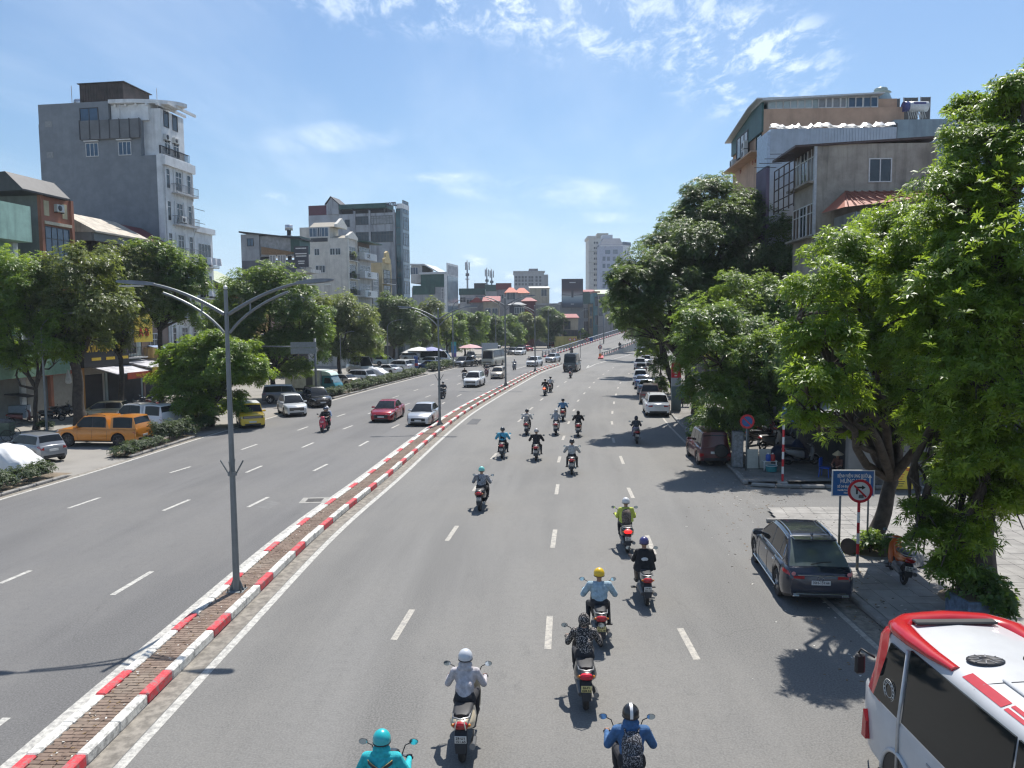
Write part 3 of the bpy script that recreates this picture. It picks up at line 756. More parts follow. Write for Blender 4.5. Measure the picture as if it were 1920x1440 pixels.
 def lamp(name,xe,xin,z0,z1,y0,mat,tilt=0.0,dz=0.0):
  for sg in(1,-1):
   mb=MB();sx=1 if xe>L/2 else-1;ns=5
   xx=[xe+(xin-xe)*k/ns for k in range(ns+1)]
   for a,b in zip(xx[:-1],xx[1:]):
    q=[]
    for x,zz in((a,0),(b,0),(b,1),(a,1)):
     t=abs(x-xe)/max(1e-6,abs(xin-xe));za=z0+(z1-z0)*t*.35+tilt*t;zz_=za if zz==0 else z1+tilt*t+dz*t
     zz_=min(zz_,zt(x)-.02);za=min(za,zt(x)-.06)
     q.append((x-L/2,sg*(half(x,za if zz==0 else zz_)+.007),za if zz==0 else zz_))
    mb.add(q,[(0,1,2,3)],0,True)
   yo=half(xe,(z0+z1)/2)
   X=xe-L/2+sx*.008
   z1c=min(z1,zt(xe)-.015)
   mb.add([(X,sg*y0,z0+(z1-z0)*.35),(X,sg*(yo+.004),z0),(X,sg*(half(xe,z1c)+.004),z1c),(X,sg*y0,z1c-(z1-z0)*.1)],[(0,1,2,3)])
   T.add(name,mb,[mat])
 lf=lampf or(.62,.76,.34);lr=lampr or(.84,1.0,.42,.35)
 lamp('headlight',L,L-(lf[3]if len(lf)>3 else .45),lf[0],lf[1],lf[2],LAMPC,.05)
 lamp('tail_light',0.0,lr[3],lr[0],lr[1],lr[2],LAMPR)
 if grille:
  mb=MB();gy=grille[2];mb.rbox(L/2-.05,L/2+.014,-gy,gy,grille[0],grille[1],.012)
  for k in range(3):z=grille[0]+(grille[1]-grille[0])*(k+.8)/3.6;mb.box(L/2+.014,L/2+.02,-gy*.9,gy*.9,z-.006,z+.006,1)
  T.add('grille',mb,[BLK,CHROME if chrome or grille[1]>.7 else BLK])
  mb=MB();mb.rbox(L/2-.08,L/2+.010,-hw*.62,hw*.62,zb(L)-.01,zb(L)+.12,.02);T.add('lower_grille',mb,[BLK])
 mb=MB();mb.rbox(-L/2-.012,-L/2+.08,-hw*.70,hw*.70,zb(0)-.02,zb(0)+.14,.02);T.add('rear_valance',mb,[BLK])
 zpl=gh.get('zplate',.72)
 mb=MB();mb.rbox(-L/2-.022,-L/2-.006,-.24,.24,zpl,zpl+.12,.004);T.add('licence_plate',mb,[PLATE])
 mb=MB();mb.rbox(L/2+.012,L/2+.026,-.24,.24,zb(L)+.17,zb(L)+.28,.004);T.add('licence_plate',mb,[PLATE])
 for sg in(1,-1):
  xm=gh['xA']-.42;ym=w(xm)*.885;zm=zt(xm)+.07
  mb=MB();mb.loft([[(xm-L/2+.02,sg*(ym+a),zm-.06*b),(xm-L/2+.10,sg*(ym+a),zm-.05*b),(xm-L/2+.12,sg*(ym+a),zm+.02*b),(xm-L/2+.08,sg*(ym+a),zm+.07*b),(xm-L/2+.02,sg*(ym+a),zm+.07*b)]for a,b in((-.03,.5),(.06,.8),(.15,1.1),(.22,.9),(.25,.45))])
  T.add('mirror',mb,[None],keys={0:'body'})
 T.L=L;T.half=half;T.zt=zt;T.H=H;T.cs=cs;T.zb=zb
 if extra:extra(T)
 return T
SUV_TOP=[(0,.80),(.05,.96),(.18,1.03),(3.45,1.02),(4.1,.97),(4.5,.87),(4.66,.72)]
T_SUV=car(4.66,1.86,1.68,top=SUV_TOP,gh=dict(xA=3.55,xB=2.72,xC=.62,xD=.10,pillars=[2.05,1.08],g0=.55,g1=3.2,seams=[3.12,2.05,1.05],handles=[2.25,1.28]),clad=True,rails=True)
T_XOVER=car(4.3,1.79,1.62,wb=2.61,fo=.84,top=[(0,.78),(.05,.92),(.16,.99),(3.15,.98),(3.8,.93),(4.15,.84),(4.3,.70)],gh=dict(xA=3.28,xB=2.42,xC=.75,xD=.10,pillars=[1.82],g0=.62,g1=2.95,seams=[2.85,1.82,.95],handles=[2.02,1.18]),clad=True,lampf=(.66,.74,.25,.6))
T_SEDAN=car(4.5,1.78,1.45,gc=.17,wb=2.65,wr=.32,fo=.9,top=[(0,.74),(.05,.90),(.25,.96),(.75,.96),(3.2,.90),(3.9,.84),(4.3,.74),(4.5,.58)],gh=dict(xA=3.38,xB=2.38,xC=1.35,xD=.62,pillars=[1.98],g0=.95,g1=3.02,seams=[2.95,1.98,1.1],handles=[2.15,1.25],zplate=.66),lampf=(.56,.68,.36),lampr=(.72,.86,.38,.32),grille=(.36,.58,.5),tum=.34)
T_HATCH=car(3.65,1.62,1.5,gc=.17,wb=2.4,wr=.29,fo=.72,top=[(0,.74),(.05,.90),(.15,.96),(2.75,.93),(3.2,.86),(3.52,.74),(3.65,.58)],gh=dict(xA=2.92,xB=2.1,xC=.42,xD=.08,pillars=[1.5],g0=.5,g1=2.6,seams=[2.45,1.5,.72],handles=[1.68,.88],zplate=.62),lampf=(.56,.72,.36,.38),lampr=(.8,1.0,.5,.2),grille=(.44,.58,.42))
T_MPV=car(4.5,1.75,1.7,wb=2.77,fo=.83,top=[(0,.80),(.05,.95),(.15,1.02),(3.35,.98),(3.95,.92),(4.35,.83),(4.5,.70)],gh=dict(xA=3.55,xB=2.6,xC=.5,xD=.08,pillars=[2.08,1.12],g0=.45,g1=3.2,seams=[3.05,2.08,1.1],handles=[2.25,1.28]),clad=True,lampf=(.68,.78,.3,.5))
T_BOXY=car(3.95,1.72,1.66,wb=2.56,fo=.68,wr=.34,top=[(0,.80),(.04,.96),(.12,1.0),(3.0,1.0),(3.6,.98),(3.88,.92),(3.95,.80)],gh=dict(xA=2.98,xB=2.62,xC=.22,xD=.06,pillars=[1.72],g0=.3,g1=2.78,seams=[2.7,1.72,.8],handles=[1.9,1.0]),clad=True,roofmat=M('pale_roof',(0.55,0.56,0.55),0.4),tum=.15,tail=.93,nose=.9,lampf=(.72,.9,.5,.15),grille=(.70,.88,.66))
def canopy_extra(T):pass
T_PICK=car(5.3,1.9,1.86,gc=.30,wb=3.25,wr=.385,fo=.9,top=[(0,.95),(.03,1.08),(3.9,1.10),(4.7,1.08),(5.15,.98),(5.3,.78)],gh=dict(xA=4.12,xB=3.42,xC=2.02,xD=1.72,pillars=[2.82],g0=2.05,g1=3.82,seams=[3.75,2.82,1.85,.08],handles=[2.98,2.05],norear=True,zplate=.60),second=dict(xA=1.70,xB=1.62,xC=.28,xD=.02,g0=.4,g1=1.5,nofront=True,H=1.84,wb=.90),clad=True,tum=.16,rim=DALLOY,lampf=(.82,1.0,.5,.3),lampr=(.82,1.06,.74,.2),grille=(.62,.98,.62),spokes=6,tail=.95,nose=.86,rails=True)
T_VAN=car(5.9,2.05,2.62,gc=.26,wb=3.6,wr=.34,fo=.98,top=[(0,1.0),(.03,1.28),(.1,1.33),(5.0,1.33),(5.5,1.16),(5.8,.98),(5.9,.8)],gh=dict(xA=5.22,xB=4.25,xC=.22,xD=.04,pillars=[3.75,2.7,1.5],g0=.3,g1=4.75,seams=[4.3,3.2,2.0],handles=[3.4],r0=.05,r1=.16,zplate=.85),tum=.09,tail=.95,nose=.82,lampf=(.85,1.05,.55,.3),lampr=(.95,1.5,.82,.08),grille=(.62,.86,.6))
T_BUS=car(7.0,2.1,2.75,gc=.3,wb=3.95,wr=.39,fo=1.35,top=[(0,1.1),(.03,1.38),(.1,1.42),(6.6,1.40),(6.9,1.25),(7.0,1.05)],gh=dict(xA=6.93,xB=6.55,xC=.3,xD=.06,pillars=[5.6,4.5,3.4,2.3,1.2],g0=.4,g1=6.45,seams=[5.6],zplate=.9,w0=6.6),tum=.08,tail=.95,nose=.95,lampf=(.85,1.05,.55,.15),lampr=(.95,1.4,.82,.08),grille=(.6,.85,.7))
def cx_extra(T):
 L=T.L;CH=CHROME
 for sg in(1,-1):
  mb=MB();mb.lathe([(.05,0),(.055,.012),(.04,.018),(.0001,.014)],14,0,Matrix.Translation((-L/2-.006,sg*.70,.955))@Matrix.Rotation(-PI/2,4,'Y'));T.add('lamp_ring',mb,[M('pink_lamp',(0.55,0.2,0.2),.2,var=0)])
  mb=MB();mb.rbox(-L/2-.03,-L/2+.03,sg*.62-.09,sg*.62+.09,.33,.39,.02);T.add('exhaust_tip',mb,[CH])
 mb=MB();mb.rbox(-L/2-.012,-L/2+.02,-.58,.58,.895,.915,.004);T.add('boot_strip',mb,[CH])
 mb=MB();mb.rbox(-L/2-.02,-L/2+.05,-.70,.70,.40,.425,.006);T.add('bumper_strip',mb,[CH])
 mb=MB()
 ring=[(-L/2-.02,.075*math.cos(a),.82+.058*math.sin(a))for a in[2*PI*k/18 for k in range(19)]];mb.tube(ring,.008,5)
 mb.tube([(-L/2-.02,-.062,.845),(-L/2-.02,-.03,.825),(-L/2-.02,0,.805),(-L/2-.02,.03,.825),(-L/2-.02,.062,.845)],.007,5);T.add('emblem',mb,[CH])
 mb=MB();mb.tube([(-L/2+.17,.22,1.15),(-L/2+.22,-.05,1.20),(-L/2+.25,-.32,1.21)],.014,5);T.add('wiper',mb,[BLK])
 mb=MB();mb.prism([(-L/2+.85,1.745),(-L/2+1.05,1.742),(-L/2+.9,1.80),(-L/2+.87,1.80)],'y',-.015,.015);T.add('aerial_fin',mb,[None],keys={0:'body'})
 mb=MB();mb.rbox(-L/2+.56,-L/2+.92,-.55,.55,1.675,1.712,.012);T.add('spoiler',mb,[None],keys={0:'body'})
 for sg in(1,-1):mb=MB();mb.rbox(-1.5,1.35,sg*.93-.05,sg*.93+.03,.30,.345,.012);T.add('side_step',mb,[CH])
T_BIG=car(4.9,1.84,1.74,gc=.22,wb=2.93,wr=.37,fo=.95,top=[(0,.84),(.04,.95),(.16,1.07),(3.6,1.04),(4.3,.99),(4.72,.88),(4.9,.72)],gh=dict(xA=3.75,xB=2.7,xC=.92,xD=.10,pillars=[2.15,1.2],g0=.80,g1=3.36,seams=[3.2,2.15,1.12],handles=[2.35,1.38],zplate=.66),clad=True,chrome=True,rails=True,rearglass=GLASS_SHEEN,lampr=(.88,.99,.42,.42),extra=cx_extra,spokes=5,tum=.31,tail=.82)
def spare_extra(T):
 L=T.L;mb=MB();mb.lathe([(.0001,0),(.30,0),(.345,.03),(.345,.15),(.30,.19),(.12,.20),(.0001,.20)],20,0,Matrix.Translation((-L/2-.02,-.28,.88))@Matrix.Rotation(-PI/2,4,'Y'));T.add('spare_wheel',mb,[TYRE])
T_OLD=car(4.2,1.68,1.85,gc=.25,wb=2.58,wr=.36,fo=.75,top=[(0,.9),(.04,1.03),(3.1,1.06),(3.9,1.0),(4.12,.92),(4.2,.8)],gh=dict(xA=3.12,xB=2.6,xC=.2,xD=.06,pillars=[2.0,1.05],g0=.3,g1=2.85,seams=[2.75,2.0,1.05],handles=[2.15,1.2]),tum=.14,tail=.95,nose=.92,lampf=(.75,.95,.5,.12),lampr=(.55,.75,.6,.1),extra=spare_extra)
def lorry():
 T=Tpl();mb=MB()
 secs=[]
 for x,z0,z1,ww in((1.25,.45,1.98,.80),(1.35,.45,2.02,.84),(2.0,.45,2.04,.85),(2.2,.45,1.98,.84),(2.62,.45,1.28,.83),(2.75,.48,1.12,.80),(2.80,.52,.95,.76)):
  zc=min(z1,1.2);tz=(z1-zc);r_=ww-tz*.12
  secs.append([(x,ww*.96,z0),(x,ww,z0+.3),(x,ww,zc-.1),(x,ww*.98,zc),(x,r_,z1-.05),(x,r_-.08,z1),(x,-r_+.08,z1),(x,-r_,z1-.05),(x,-ww*.98,zc),(x,-ww,zc-.1),(x,-ww,z0+.3),(x,-ww*.96,z0)])
 mb.loft(secs);T.add('cab',mb,[None],keys={0:'body'},sharp=30)
 mb=MB();a=.022;mb.quad((2.26+a,-.70,1.86),(2.26+a,.70,1.86),(2.60+a,.74,1.31),(2.60+a,-.74,1.31));T.add('windscreen',mb,[M('windscreen_pale',(0.16,0.22,0.23),.08,var=.2,spec=.9)])
 for sg in(1,-1):
  mb=MB();y0,y1=.855,.80;mb.poly([(1.55,sg*y0,1.25),(2.42,sg*y0,1.25),(2.15,sg*y1,1.78),(1.6,sg*y1,1.80)]);T.add('side_window',mb,[GLASS])
  mb=MB();mb.rbox(2.70,2.80,sg*.60-.14,sg*.60+.14,.78,.95,.03);T.add('headlight',mb,[LAMPC])
  mb=MB();mb.tube([(2.45,sg*.84,1.5),(2.6,sg*1.0,1.55)],.015,5);mb.rbox(2.55,2.62,sg*1.0-.08,sg*1.0+.08,1.35,1.65,.02);T.add('mirror',mb,[BLK])
 mb=MB();mb.loft([[(x,-.78,z),(x,.78,z),(x,.74,z2),(x,-.74,z2)]for x,z,z2 in((1.2,2.02,2.48),(1.6,2.04,2.46),(2.1,2.04,2.3),(2.3,2.0,2.04))]);T.add('wind_deflector',mb,[M('deflector_green',(0.50,0.62,0.56),.4)])
 mb=MB();mb.rbox(2.72,2.84,-.8,.8,.42,.66,.04);T.add('bumper',mb,[None],keys={0:'body'})
 mb=MB();mb.rbox(2.83,2.85,-.24,.24,.48,.60,.004);T.add('licence_plate',mb,[PLATE])
 mb=MB();mb.rbox(-2.9,1.15,-.92,.92,.72,2.50,.02);bx=T.add('cargo_box',mb,[M('box_panel',(0.55,0.55,0.52),.5,var=.1,scale=1.5,streak=.3)])
 for k in range(5):
  x0=-2.84+k*.8
  for sg in(1,-1):mb=MB();mb.box(x0,x0+.74,sg*.92,sg*.935,.8,2.4);T.add('side_panel',mb,[M('box_panel_dark',(0.06,0.06,0.07),.5)if k==3 else M('box_panel_light',(0.6,0.6,0.57),.45,var=.12,scale=2,streak=.3)],parent=bx)
 mb=MB();mb.rbox(-2.95,1.2,-.97,.97,2.505,2.57,.02);T.add('box_roof',mb,[M('pale_roof',(0.55,0.56,0.55),.4)])
 mb=MB();mb.box(-2.8,2.6,-.4,.4,.45,.70);T.add('chassis',mb,[BLK])
 for x,s_ in((2.0,1),(2.0,-1),(-1.6,1),(-1.6,-1)):wheel_tpl(T,x,s_*.72,.34,.22,ALLOY,s_)
 return T
T_LORRY=lorry()
def covered():
 T=Tpl();mb=MB();r=random.Random(3);secs=[]
 prof=[(-2.2,.65),(-2.05,.95),(-1.6,1.05),(-1.0,1.42),(-.2,1.52),(.5,1.48),(1.0,1.12),(1.6,1.0),(2.1,.85),(2.25,.55)]
 for i in range(40):
  x=-2.25+4.5*i/39;h=interp(prof,x);wd=.86*(1-.25*abs(x/2.25)**4);s_=[]
  for j in range(33):
   t=j/32;a=PI*t;y=-math.cos(a);z=math.sin(a)
   yy=math.copysign(abs(y)**.55,y)*wd;zz=h*(z**.42)if z>0 else 0
   fold=.10*math.sin(x*11+3*math.sin(j*.4))*(.4+.6*abs(math.sin(x*2.3)))*max(0,1-zz/h*.8)+r.uniform(-.008,.008)
   s_.append((x,yy+math.copysign(fold,y),zz*(1+.02*math.sin(x*5+j))))
  secs.append(s_)
 mb.loft(secs,cap=True,closed=False)
 return mb
T_COV=Tpl();T_COV.add('cloth',covered(),[None],keys={0:'body'},sharp=70)
WH=PWHITE;SIL=paint('silver',(0.50,0.51,0.52),.3,.5);BLKP=paint('black',(0.016,0.017,0.02),.22);GREY=paint('grey',(0.14,0.145,0.155),.3,.4)
BEI=paint('champagne',(0.42,0.38,0.31),.35,.4);REDP=paint('red',(0.30,0.012,0.022),.22,.2);ORG=paint('orange',(0.60,0.22,0.025),.28,.2);YEL=paint('yellow',(0.72,0.47,0.02),.3)
TEALP=paint('teal',(0.03,0.20,0.245),.35);NAVY=paint('dark_navy',(0.028,0.034,0.05),.2,.3);BROWN=paint('brown',(0.115,0.08,0.065),.3,.3);BLUEG=paint('blue_grey',(0.16,0.2,0.25),.3,.4);MAROON=paint('maroon',(0.095,0.015,0.017),.35);GOLD=paint('gold',(0.30,0.26,0.175),.35,.4);DBLUE=paint('blue',(0.03,0.07,0.17),.28,.3)
def put(T,name,label,cat,uv,heading,body,group=None,z=0,dx=0,dy=0,**kw):
 p=G(*uv)+Vector((dx,dy,z));return T.spawn(name,label,cat,p,heading,group,{'body':body},**kw)
AWAY=lambda y,line=RKB:tangent(line,y)
GR,GL,GT='cars parked along the right kerb','vehicles parked on the left forecourt','vehicles driving on the road'
big,bp=T_BIG.spawn('parked_car','dark navy estate car parked beside the round no-turn sign, chrome window trim','car',(7.88,20.95,0),1.465,GR,{'body':NAVY},scale=.95)
text('30H-159.66',.105,bp['licence_plate'],INK,(-2.45-.024,0,.72),(PI/2,0,-PI/2),.001,width=.42)if False else None
tp=text('30H-159.66',.1,big,INK,(-2.45-.0245,0,.722),(PI/2,0,-PI/2),.001,width=.42,bold=.002)
put(T_OLD,'parked_car','old maroon jeep with spare wheel on its back, parked in tree shade','car',(1340,876),AWAY(38)+.03,MAROON,GR,dy=1.9,dx=.1,scale=.94)
put(T_SUV,'parked_car','white estate car at the near end of the far parked row','car',(1240,782),AWAY(60)+.02,WH,GR,dy=2.2)
put(T_SUV,'parked_car','brown estate car directly ahead of the white one in the kerb row','car',(1228,758),AWAY(66)-.05,BROWN,GR,dy=2.2)
put(T_SEDAN,'parked_car','blue-grey saloon ahead of the brown estate car by the kerb','car',(1219,741),AWAY(73),BLUEG,GR,dy=2.2)
put(T_SEDAN,'parked_car','dark blue saloon squeezed between blue-grey and white parked cars','car',(1212,730),AWAY(79),DBLUE,GR,dy=2.2)
put(T_MPV,'parked_car','white people carrier ahead of the dark blue saloon by the kerb','car',(1207,722),AWAY(84),WH,GR,dy=2.2)
put(T_HATCH,'parked_car','grey hatchback in the kerb row beyond the white people carrier','car',(1207,702),AWAY(100),GREY,GR,dy=2.2)
put(T_SUV,'parked_car','white car with pale roof in the kerb row near the red banner','car',(1205,693),AWAY(110),WH,GR,dy=2.2)
put(T_SUV,'parked_car','silver estate car two places short of the far end of the kerb row','car',(1216,686),AWAY(118),SIL,GR,dy=2.2)
put(T_HATCH,'parked_car','small red hatchback near the far end of the kerb row','car',(1215,676),AWAY(130),REDP,GR,dy=2.2)
put(T_SUV,'parked_car','black estate car at the far end of the kerb row under trees','car',(1206,668),AWAY(142),BLKP,GR,dy=2.2)
TW=lambda y:tangent(MED,min(y,125))+PI
put(T_SEDAN,'driving_car','shiny red saloon driving towards the camera','car',(722,790),TW(56)+.02,REDP,GT,dy=1.4)
put(T_SEDAN,'driving_car','silver saloon driving towards the camera beside the second lamp post','car',(790,799),TW(55),SIL,GT,dy=2.0)
put(T_SUV,'driving_car','white estate car with black grille driving behind the silver saloon','car',(888,727),TW(86),WH,GT,dy=2.3)
put(T_HATCH,'driving_car','champagne hatchback driving past the third lamp post','car',(934,711),TW(97),BEI,GT,dy=1.8)
put(T_XOVER,'driving_car','white crossover coming off the flyover ahead of a silver one','car',(1003,688),TW(124)-.1,WH,GT,dy=2.2)
put(T_XOVER,'driving_car','silver crossover at the foot of the flyover next to the black van','car',(1038,680),TW(130)-.15,SIL,GT,dy=2.2)
put(T_VAN,'driving_van','tall black minivan driving away onto the flyover','van',(1076,698),tangent(MED,112),BLKP,GT,dy=3)
put(T_BUS,'driving_minibus','beige minibus on the far left carriageway facing the camera','minibus',(925,688),TW(120)-.05,M('car_paint_beige',(0.42,0.39,0.30),.35,coat=.4),GT,dy=3.6)
put(T_PICK,'parked_pickup','orange pickup truck with a hard canopy parked side-on','pickup truck',(182,838),PI-.13,ORG,GL,dy=.9)
put(T_PICK,'parked_pickup','white pickup truck with canopy parked behind the orange one','pickup truck',(262,812),PI-.35,WH,GL,dy=1.6,dx=-.6)
put(T_HATCH,'parked_car','gold hatchback parked under the leaning tree by the shop','car',(190,790),.12+PI,GOLD,GL,dy=.5)
put(T_HATCH,'parked_car','small grey hatchback, tail towards the road, beside the cloth-covered car','car',(58,872),PI-.5,paint('mid_grey',(.27,.275,.285),.3,.3),GL,dy=1.6,dx=-.8)
put(T_COV,'covered_car','car under a white cloth cover at the left edge of the photo','car',(8,900),PI-.35,M('cover_cloth_white',(0.66,0.66,0.65),.6,var=.06,scale=2),GL,dy=1.2,dx=-.9)
put(T_SEDAN,'parked_car','black saloon behind the white pickup, beside the clipped shrubs','car',(320,795),PI-.45,BLKP,GL,dy=1.4)
put(T_HATCH,'parked_car','black hatchback half hidden under the layered tree','car',(372,782),PI-.5,BLKP,GL,dy=2.4,dx=-.5)
put(T_BOXY,'parked_car','boxy yellow car with pale roof beside the nearest lamp post','car',(455,803),-PI/2+.42,YEL,GL,dy=1.6)
put(T_XOVER,'parked_car','silver-white crossover facing the road between yellow and black cars','car',(532,781),-PI/2+.45,paint('ice_silver',(.58,.6,.61),.28,.3),GL,dy=1.6,dx=.2)
put(T_MPV,'parked_car','black people carrier parked behind the silver-white crossover','car',(585,764),-PI/2+.5,BLKP,GL,dy=1.6)
put(T_BOXY,'parked_car','grey boxy car with a white roof in front of the box lorry','car',(548,757),.25,GREY,GL,dy=1.2,dx=-1)
put(T_LORRY,'parked_lorry','teal cab lorry with a pale panelled cargo box','lorry',(592,744),-.30,TEALP,GL,dx=-.6,dy=2.2)
put(T_SEDAN,'parked_car','beige saloon tucked behind the teal lorry cab','car',(628,727),PI-.5,BEI,GL,dy=2.0,dx=.4)
put(T_SUV,'parked_car','white estate car behind the low hedge next to the beige saloon','car',(655,722),PI-.45,WH,GL,dy=2.6,dx=.4)
put(T_COV,'covered_car','car under a creased silver cover behind the long hedge','car',(690,713),PI-.5,M('cover_cloth_silver',(0.58,0.59,0.6),.4,.2,var=.08,scale=2),GL,dy=2.2,dx=.4)
put(T_VAN,'parked_van','white high-roof van facing the road behind covered car','van',(676,705),-PI/2+.6,WH,GL,dy=3,dx=-.6)
put(T_SEDAN,'parked_car','white saloon right of the silver covered car behind the hedge','car',(720,704),PI-.5,WH,GL,dy=2.4)
put(T_SUV,'parked_car','white estate car beside the grey kiosk','car',(742,698),PI-.5,WH,GL,dy=2.6)
put(T_SEDAN,'parked_car','pale blue-white saloon next to the kiosk end of the hedge','car',(759,696),PI-.5,paint('pale_blue',(.5,.56,.62),.3),GL,dy=4.2)
put(T_SUV,'parked_car','white car parked side-on under trees behind the kiosk','car',(722,686),.1,WH,GL,dy=2)
put(T_HATCH,'parked_car','dark blue hatchback beside the red and blue kiosk signs','car',(803,695),PI-.6,DBLUE,GL,dy=1.6)
put(T_SUV,'parked_car','white car behind the dark blue hatchback','car',(800,690),PI-.6,WH,GL,dy=4)
put(T_VAN,'parked_van','white van with a long dark window band parked side-on','van',(818,688),-.1,WH,GL,dy=2.6)
put(T_SUV,'parked_car','dark grey estate car facing us at the end of the bushes','car',(868,689),TW(120)-.15,GREY,GL,dy=2.4)
put(T_SUV,'parked_car','black estate car parked behind the dark grey one','car',(882,676),TW(120)+.3,BLKP,GL,dy=2)
put(T_SUV,'parked_car','silver car parked by the pale hoarding','car',(770,677),.2,SIL,GL,dy=2)
put(T_VAN,'parked_van','white van roof behind the beige minibus','van',(930,674),TW(120)+.2,WH,GL,dy=4)
put(T_SUV,'parked_car','white car parked beyond the minibus under the trees','car',(976,666),TW(120),WH,GL,dy=2)
put(T_SUV,'parked_car','grey car parked left of the white one under the trees','car',(962,666),TW(120),GREY,GL,dy=3)
put(T_HATCH,'parked_car','red hatchback at the far left under the trees','car',(990,659),TW(120)+.6,REDP,GL,dy=2)
put(T_SUV,'parked_car','gold car parked beyond the flyover railing','car',(1066,650),.2,GOLD,GL,dy=2)
put(T_HATCH,'parked_car','red car parked beside the flyover railing','car',(1040,652),.2,REDP,GL,dy=2)
# ------------------------------------------------------------------ the near minibus in the corner
def near_bus():
 WHT_=M('bus_white',(0.50,0.51,0.52),.42,var=.05,scale=2,coat=.4,grime=.15);RD=M('bus_red',(0.42,0.012,0.018),.25,var=.05,coat=.5);DG=M('bus_glass',(0.010,0.014,0.014),.05,var=0,spec=.45)
 x0,x1=5.62,7.75;yF,yB=12.05,4.0;zr=2.58;t=thing('minibus','white minibus with red front cap and red roof stripes in the bottom right corner','minibus',(0,0,0))
 mb=MB();cx=(x0+x1)/2;hw=(x1-x0)/2
 def ring(y,k,zt,z0=.35):
  w_=hw*k;wt=w_-.16
  pts=[(-w_*.97,z0),(-w_,z0+.4),(-w_,1.25),(-w_+.02,1.3),(-wt-.02,zt-.16),(-wt+.06,zt-.05),(-wt+.2,zt),(0,zt+.04)]
  full=pts+[(-a,b)for a,b in pts[-2::-1]]
  return[(cx+a,y,b)for a,b in full]
 ys_=[(yB,1,zr),(yF-1.4,1,zr),(yF-.7,.995,zr-.02),(yF-.3,.97,zr-.16),(yF-.1,.93,zr-.7)]
 lower=[(yF-.02,.90,1.35),(yF+.18,.84,1.15),(yF+.22,.8,.9)]
 mb.loft([ring(a,b,c)for a,b,c in ys_+lower],closed=False,cap=False)
 part(mb,'body',t,[WHT_],sharp=40)
 def bring(y):
  S=ys_+lower
  for p,q in zip(S[:-1],S[1:]):
   if p[0]<=y<=q[0]:t_=(y-p[0])/(q[0]-p[0]);return ring(y,p[1]+(q[1]-p[1])*t_,p[2]+(q[2]-p[2])*t_)
  return ring(y,1,zr)
 def skin(y,idx,d=.012):r_=bring(y);return[(cx+(r_[i][0]-cx)*(1+d/hw),y+d*.5,r_[i][2]+d*1.2)for i in idx]
 mb=MB();mb.loft([skin(y,range(3,12))for y in(yF-.62,yF-.5,yF-.4,yF-.3,yF-.2,yF-.1)],closed=False,cap=False)
 path=[(-.80,-2.15),(-.84,-1.7),(-.85,-1.2),(-.84,-.85),(-.78,-.62),(-.6,-.50),(-.3,-.46),(0,-.45),(.3,-.46),(.6,-.50),(.78,-.62),(.84,-.85),(.85,-1.2),(.84,-1.7),(.80,-2.15)]
 secs=[]
 for k,(px_,py_)in enumerate(path):
  e=min(1,min(k,len(path)-1-k)/3+.12);a_=path[max(0,k-1)];c_=path[min(len(path)-1,k+1)];d_=Vector((c_[0]-a_[0],c_[1]-a_[1],0)).normalized();n_=Vector((-d_.y,d_.x,0));base_=Vector((cx+px_,yF+py_,interp([(-.905,zr-.16),(-.845,zr-.05),(-.705,zr-.01),(0,zr+.02)],-abs(px_))-(.04 if py_>-.7 else 0)))
  ww,hh=.06+.11*e,.03+.085*e
  secs.append([tuple(base_+n_*(ww*math.cos(q))+Vector((0,0,hh*math.sin(q))))for q in[2*PI*j/12 for j in range(12)]])
 mb.loft(secs,cap=True)
 part(mb,'front_cap',t,[RD],sharp=60)
 mb=MB();mb.rbox(cx-.62,cx+.62,yF-.80,yF-.64,zr+.02,zr+.06,.015);part(mb,'cap_recess',t,[BLK])
 for q in(-.35,.42):
  mb=MB();mb.lathe([(.25,0),(.25,.02),(.20,.03),(.09,.032),(.085,.02),(.0001,.018)],22,0,Matrix.Translation((cx+q,yF-2.05,zr+.028))@Matrix.Diagonal((1,.62,1,1)))
  for k in range(10):a=2*PI*k/10;mb.box(.09,.23,-.008,.008,.028,.036,1,Matrix.Translation((cx+q,yF-2.05,zr+.028))@Matrix.Diagonal((1,.62,1,1))@Matrix.Rotation(a,4,'Z'))
  part(mb,'roof_fan',t,[BLK,M('fan_grey',(.2,.2,.21),.5)])
 for q in(-.45,.5):mb=MB();mb.rbox(cx+q-.03,cx+q+.03,yB,yF-2.6,zr+.015,zr+.05,.01);part(mb,'roof_rib',t,[WHT_])
 rz_=lambda x:interp([(-.905,zr-.16),(-.845,zr-.05),(-.705,zr),(0,zr+.04)],x)
 def stripe(xa,xb,ya,yb_):
  mb=MB();xx=[xa+(xb-xa)*k/3 for k in range(4)];mb.loft([[(cx+x,y,rz_(x)+.008)for x in xx]for y in(ya,yb_)],closed=False,cap=False);part(mb,'roof_stripe',t,[RD])
 stripe(-.84,-.70,yF-2.35,yF-3.15);stripe(-.84,-.785,yF-3.2,yF-4.1);stripe(-.755,-.70,yF-3.2,yF-4.1)
 mb=MB();mb.tube([(x0+.235,yF-1.5,zr-.1),(x0+.235,yB,zr-.1)],.02,6);part(mb,'rain_gutter',t,[M('gutter_grey',(.4,.41,.42),.4)])
 for k in range(3):y=yF-2.65-1.7*k;mb=MB();mb.tube([(cx+x,y,rz_(-abs(x))+.004)for x in np.linspace(-.86,.86,15)],.007,4);part(mb,'roof_seam',t,[M('seam_grey',(.12,.12,.125),.6)])
 for z in(.72,1.12):mb=MB();mb.rbox(x0-.012,x0+.02,yB,yF-2.0,z,z+.035,.004);part(mb,'side_moulding',t,[M('moulding_grey',(.3,.3,.31),.5)])
 gx=lambda z:x0+.004+(z-1.3)*.0984
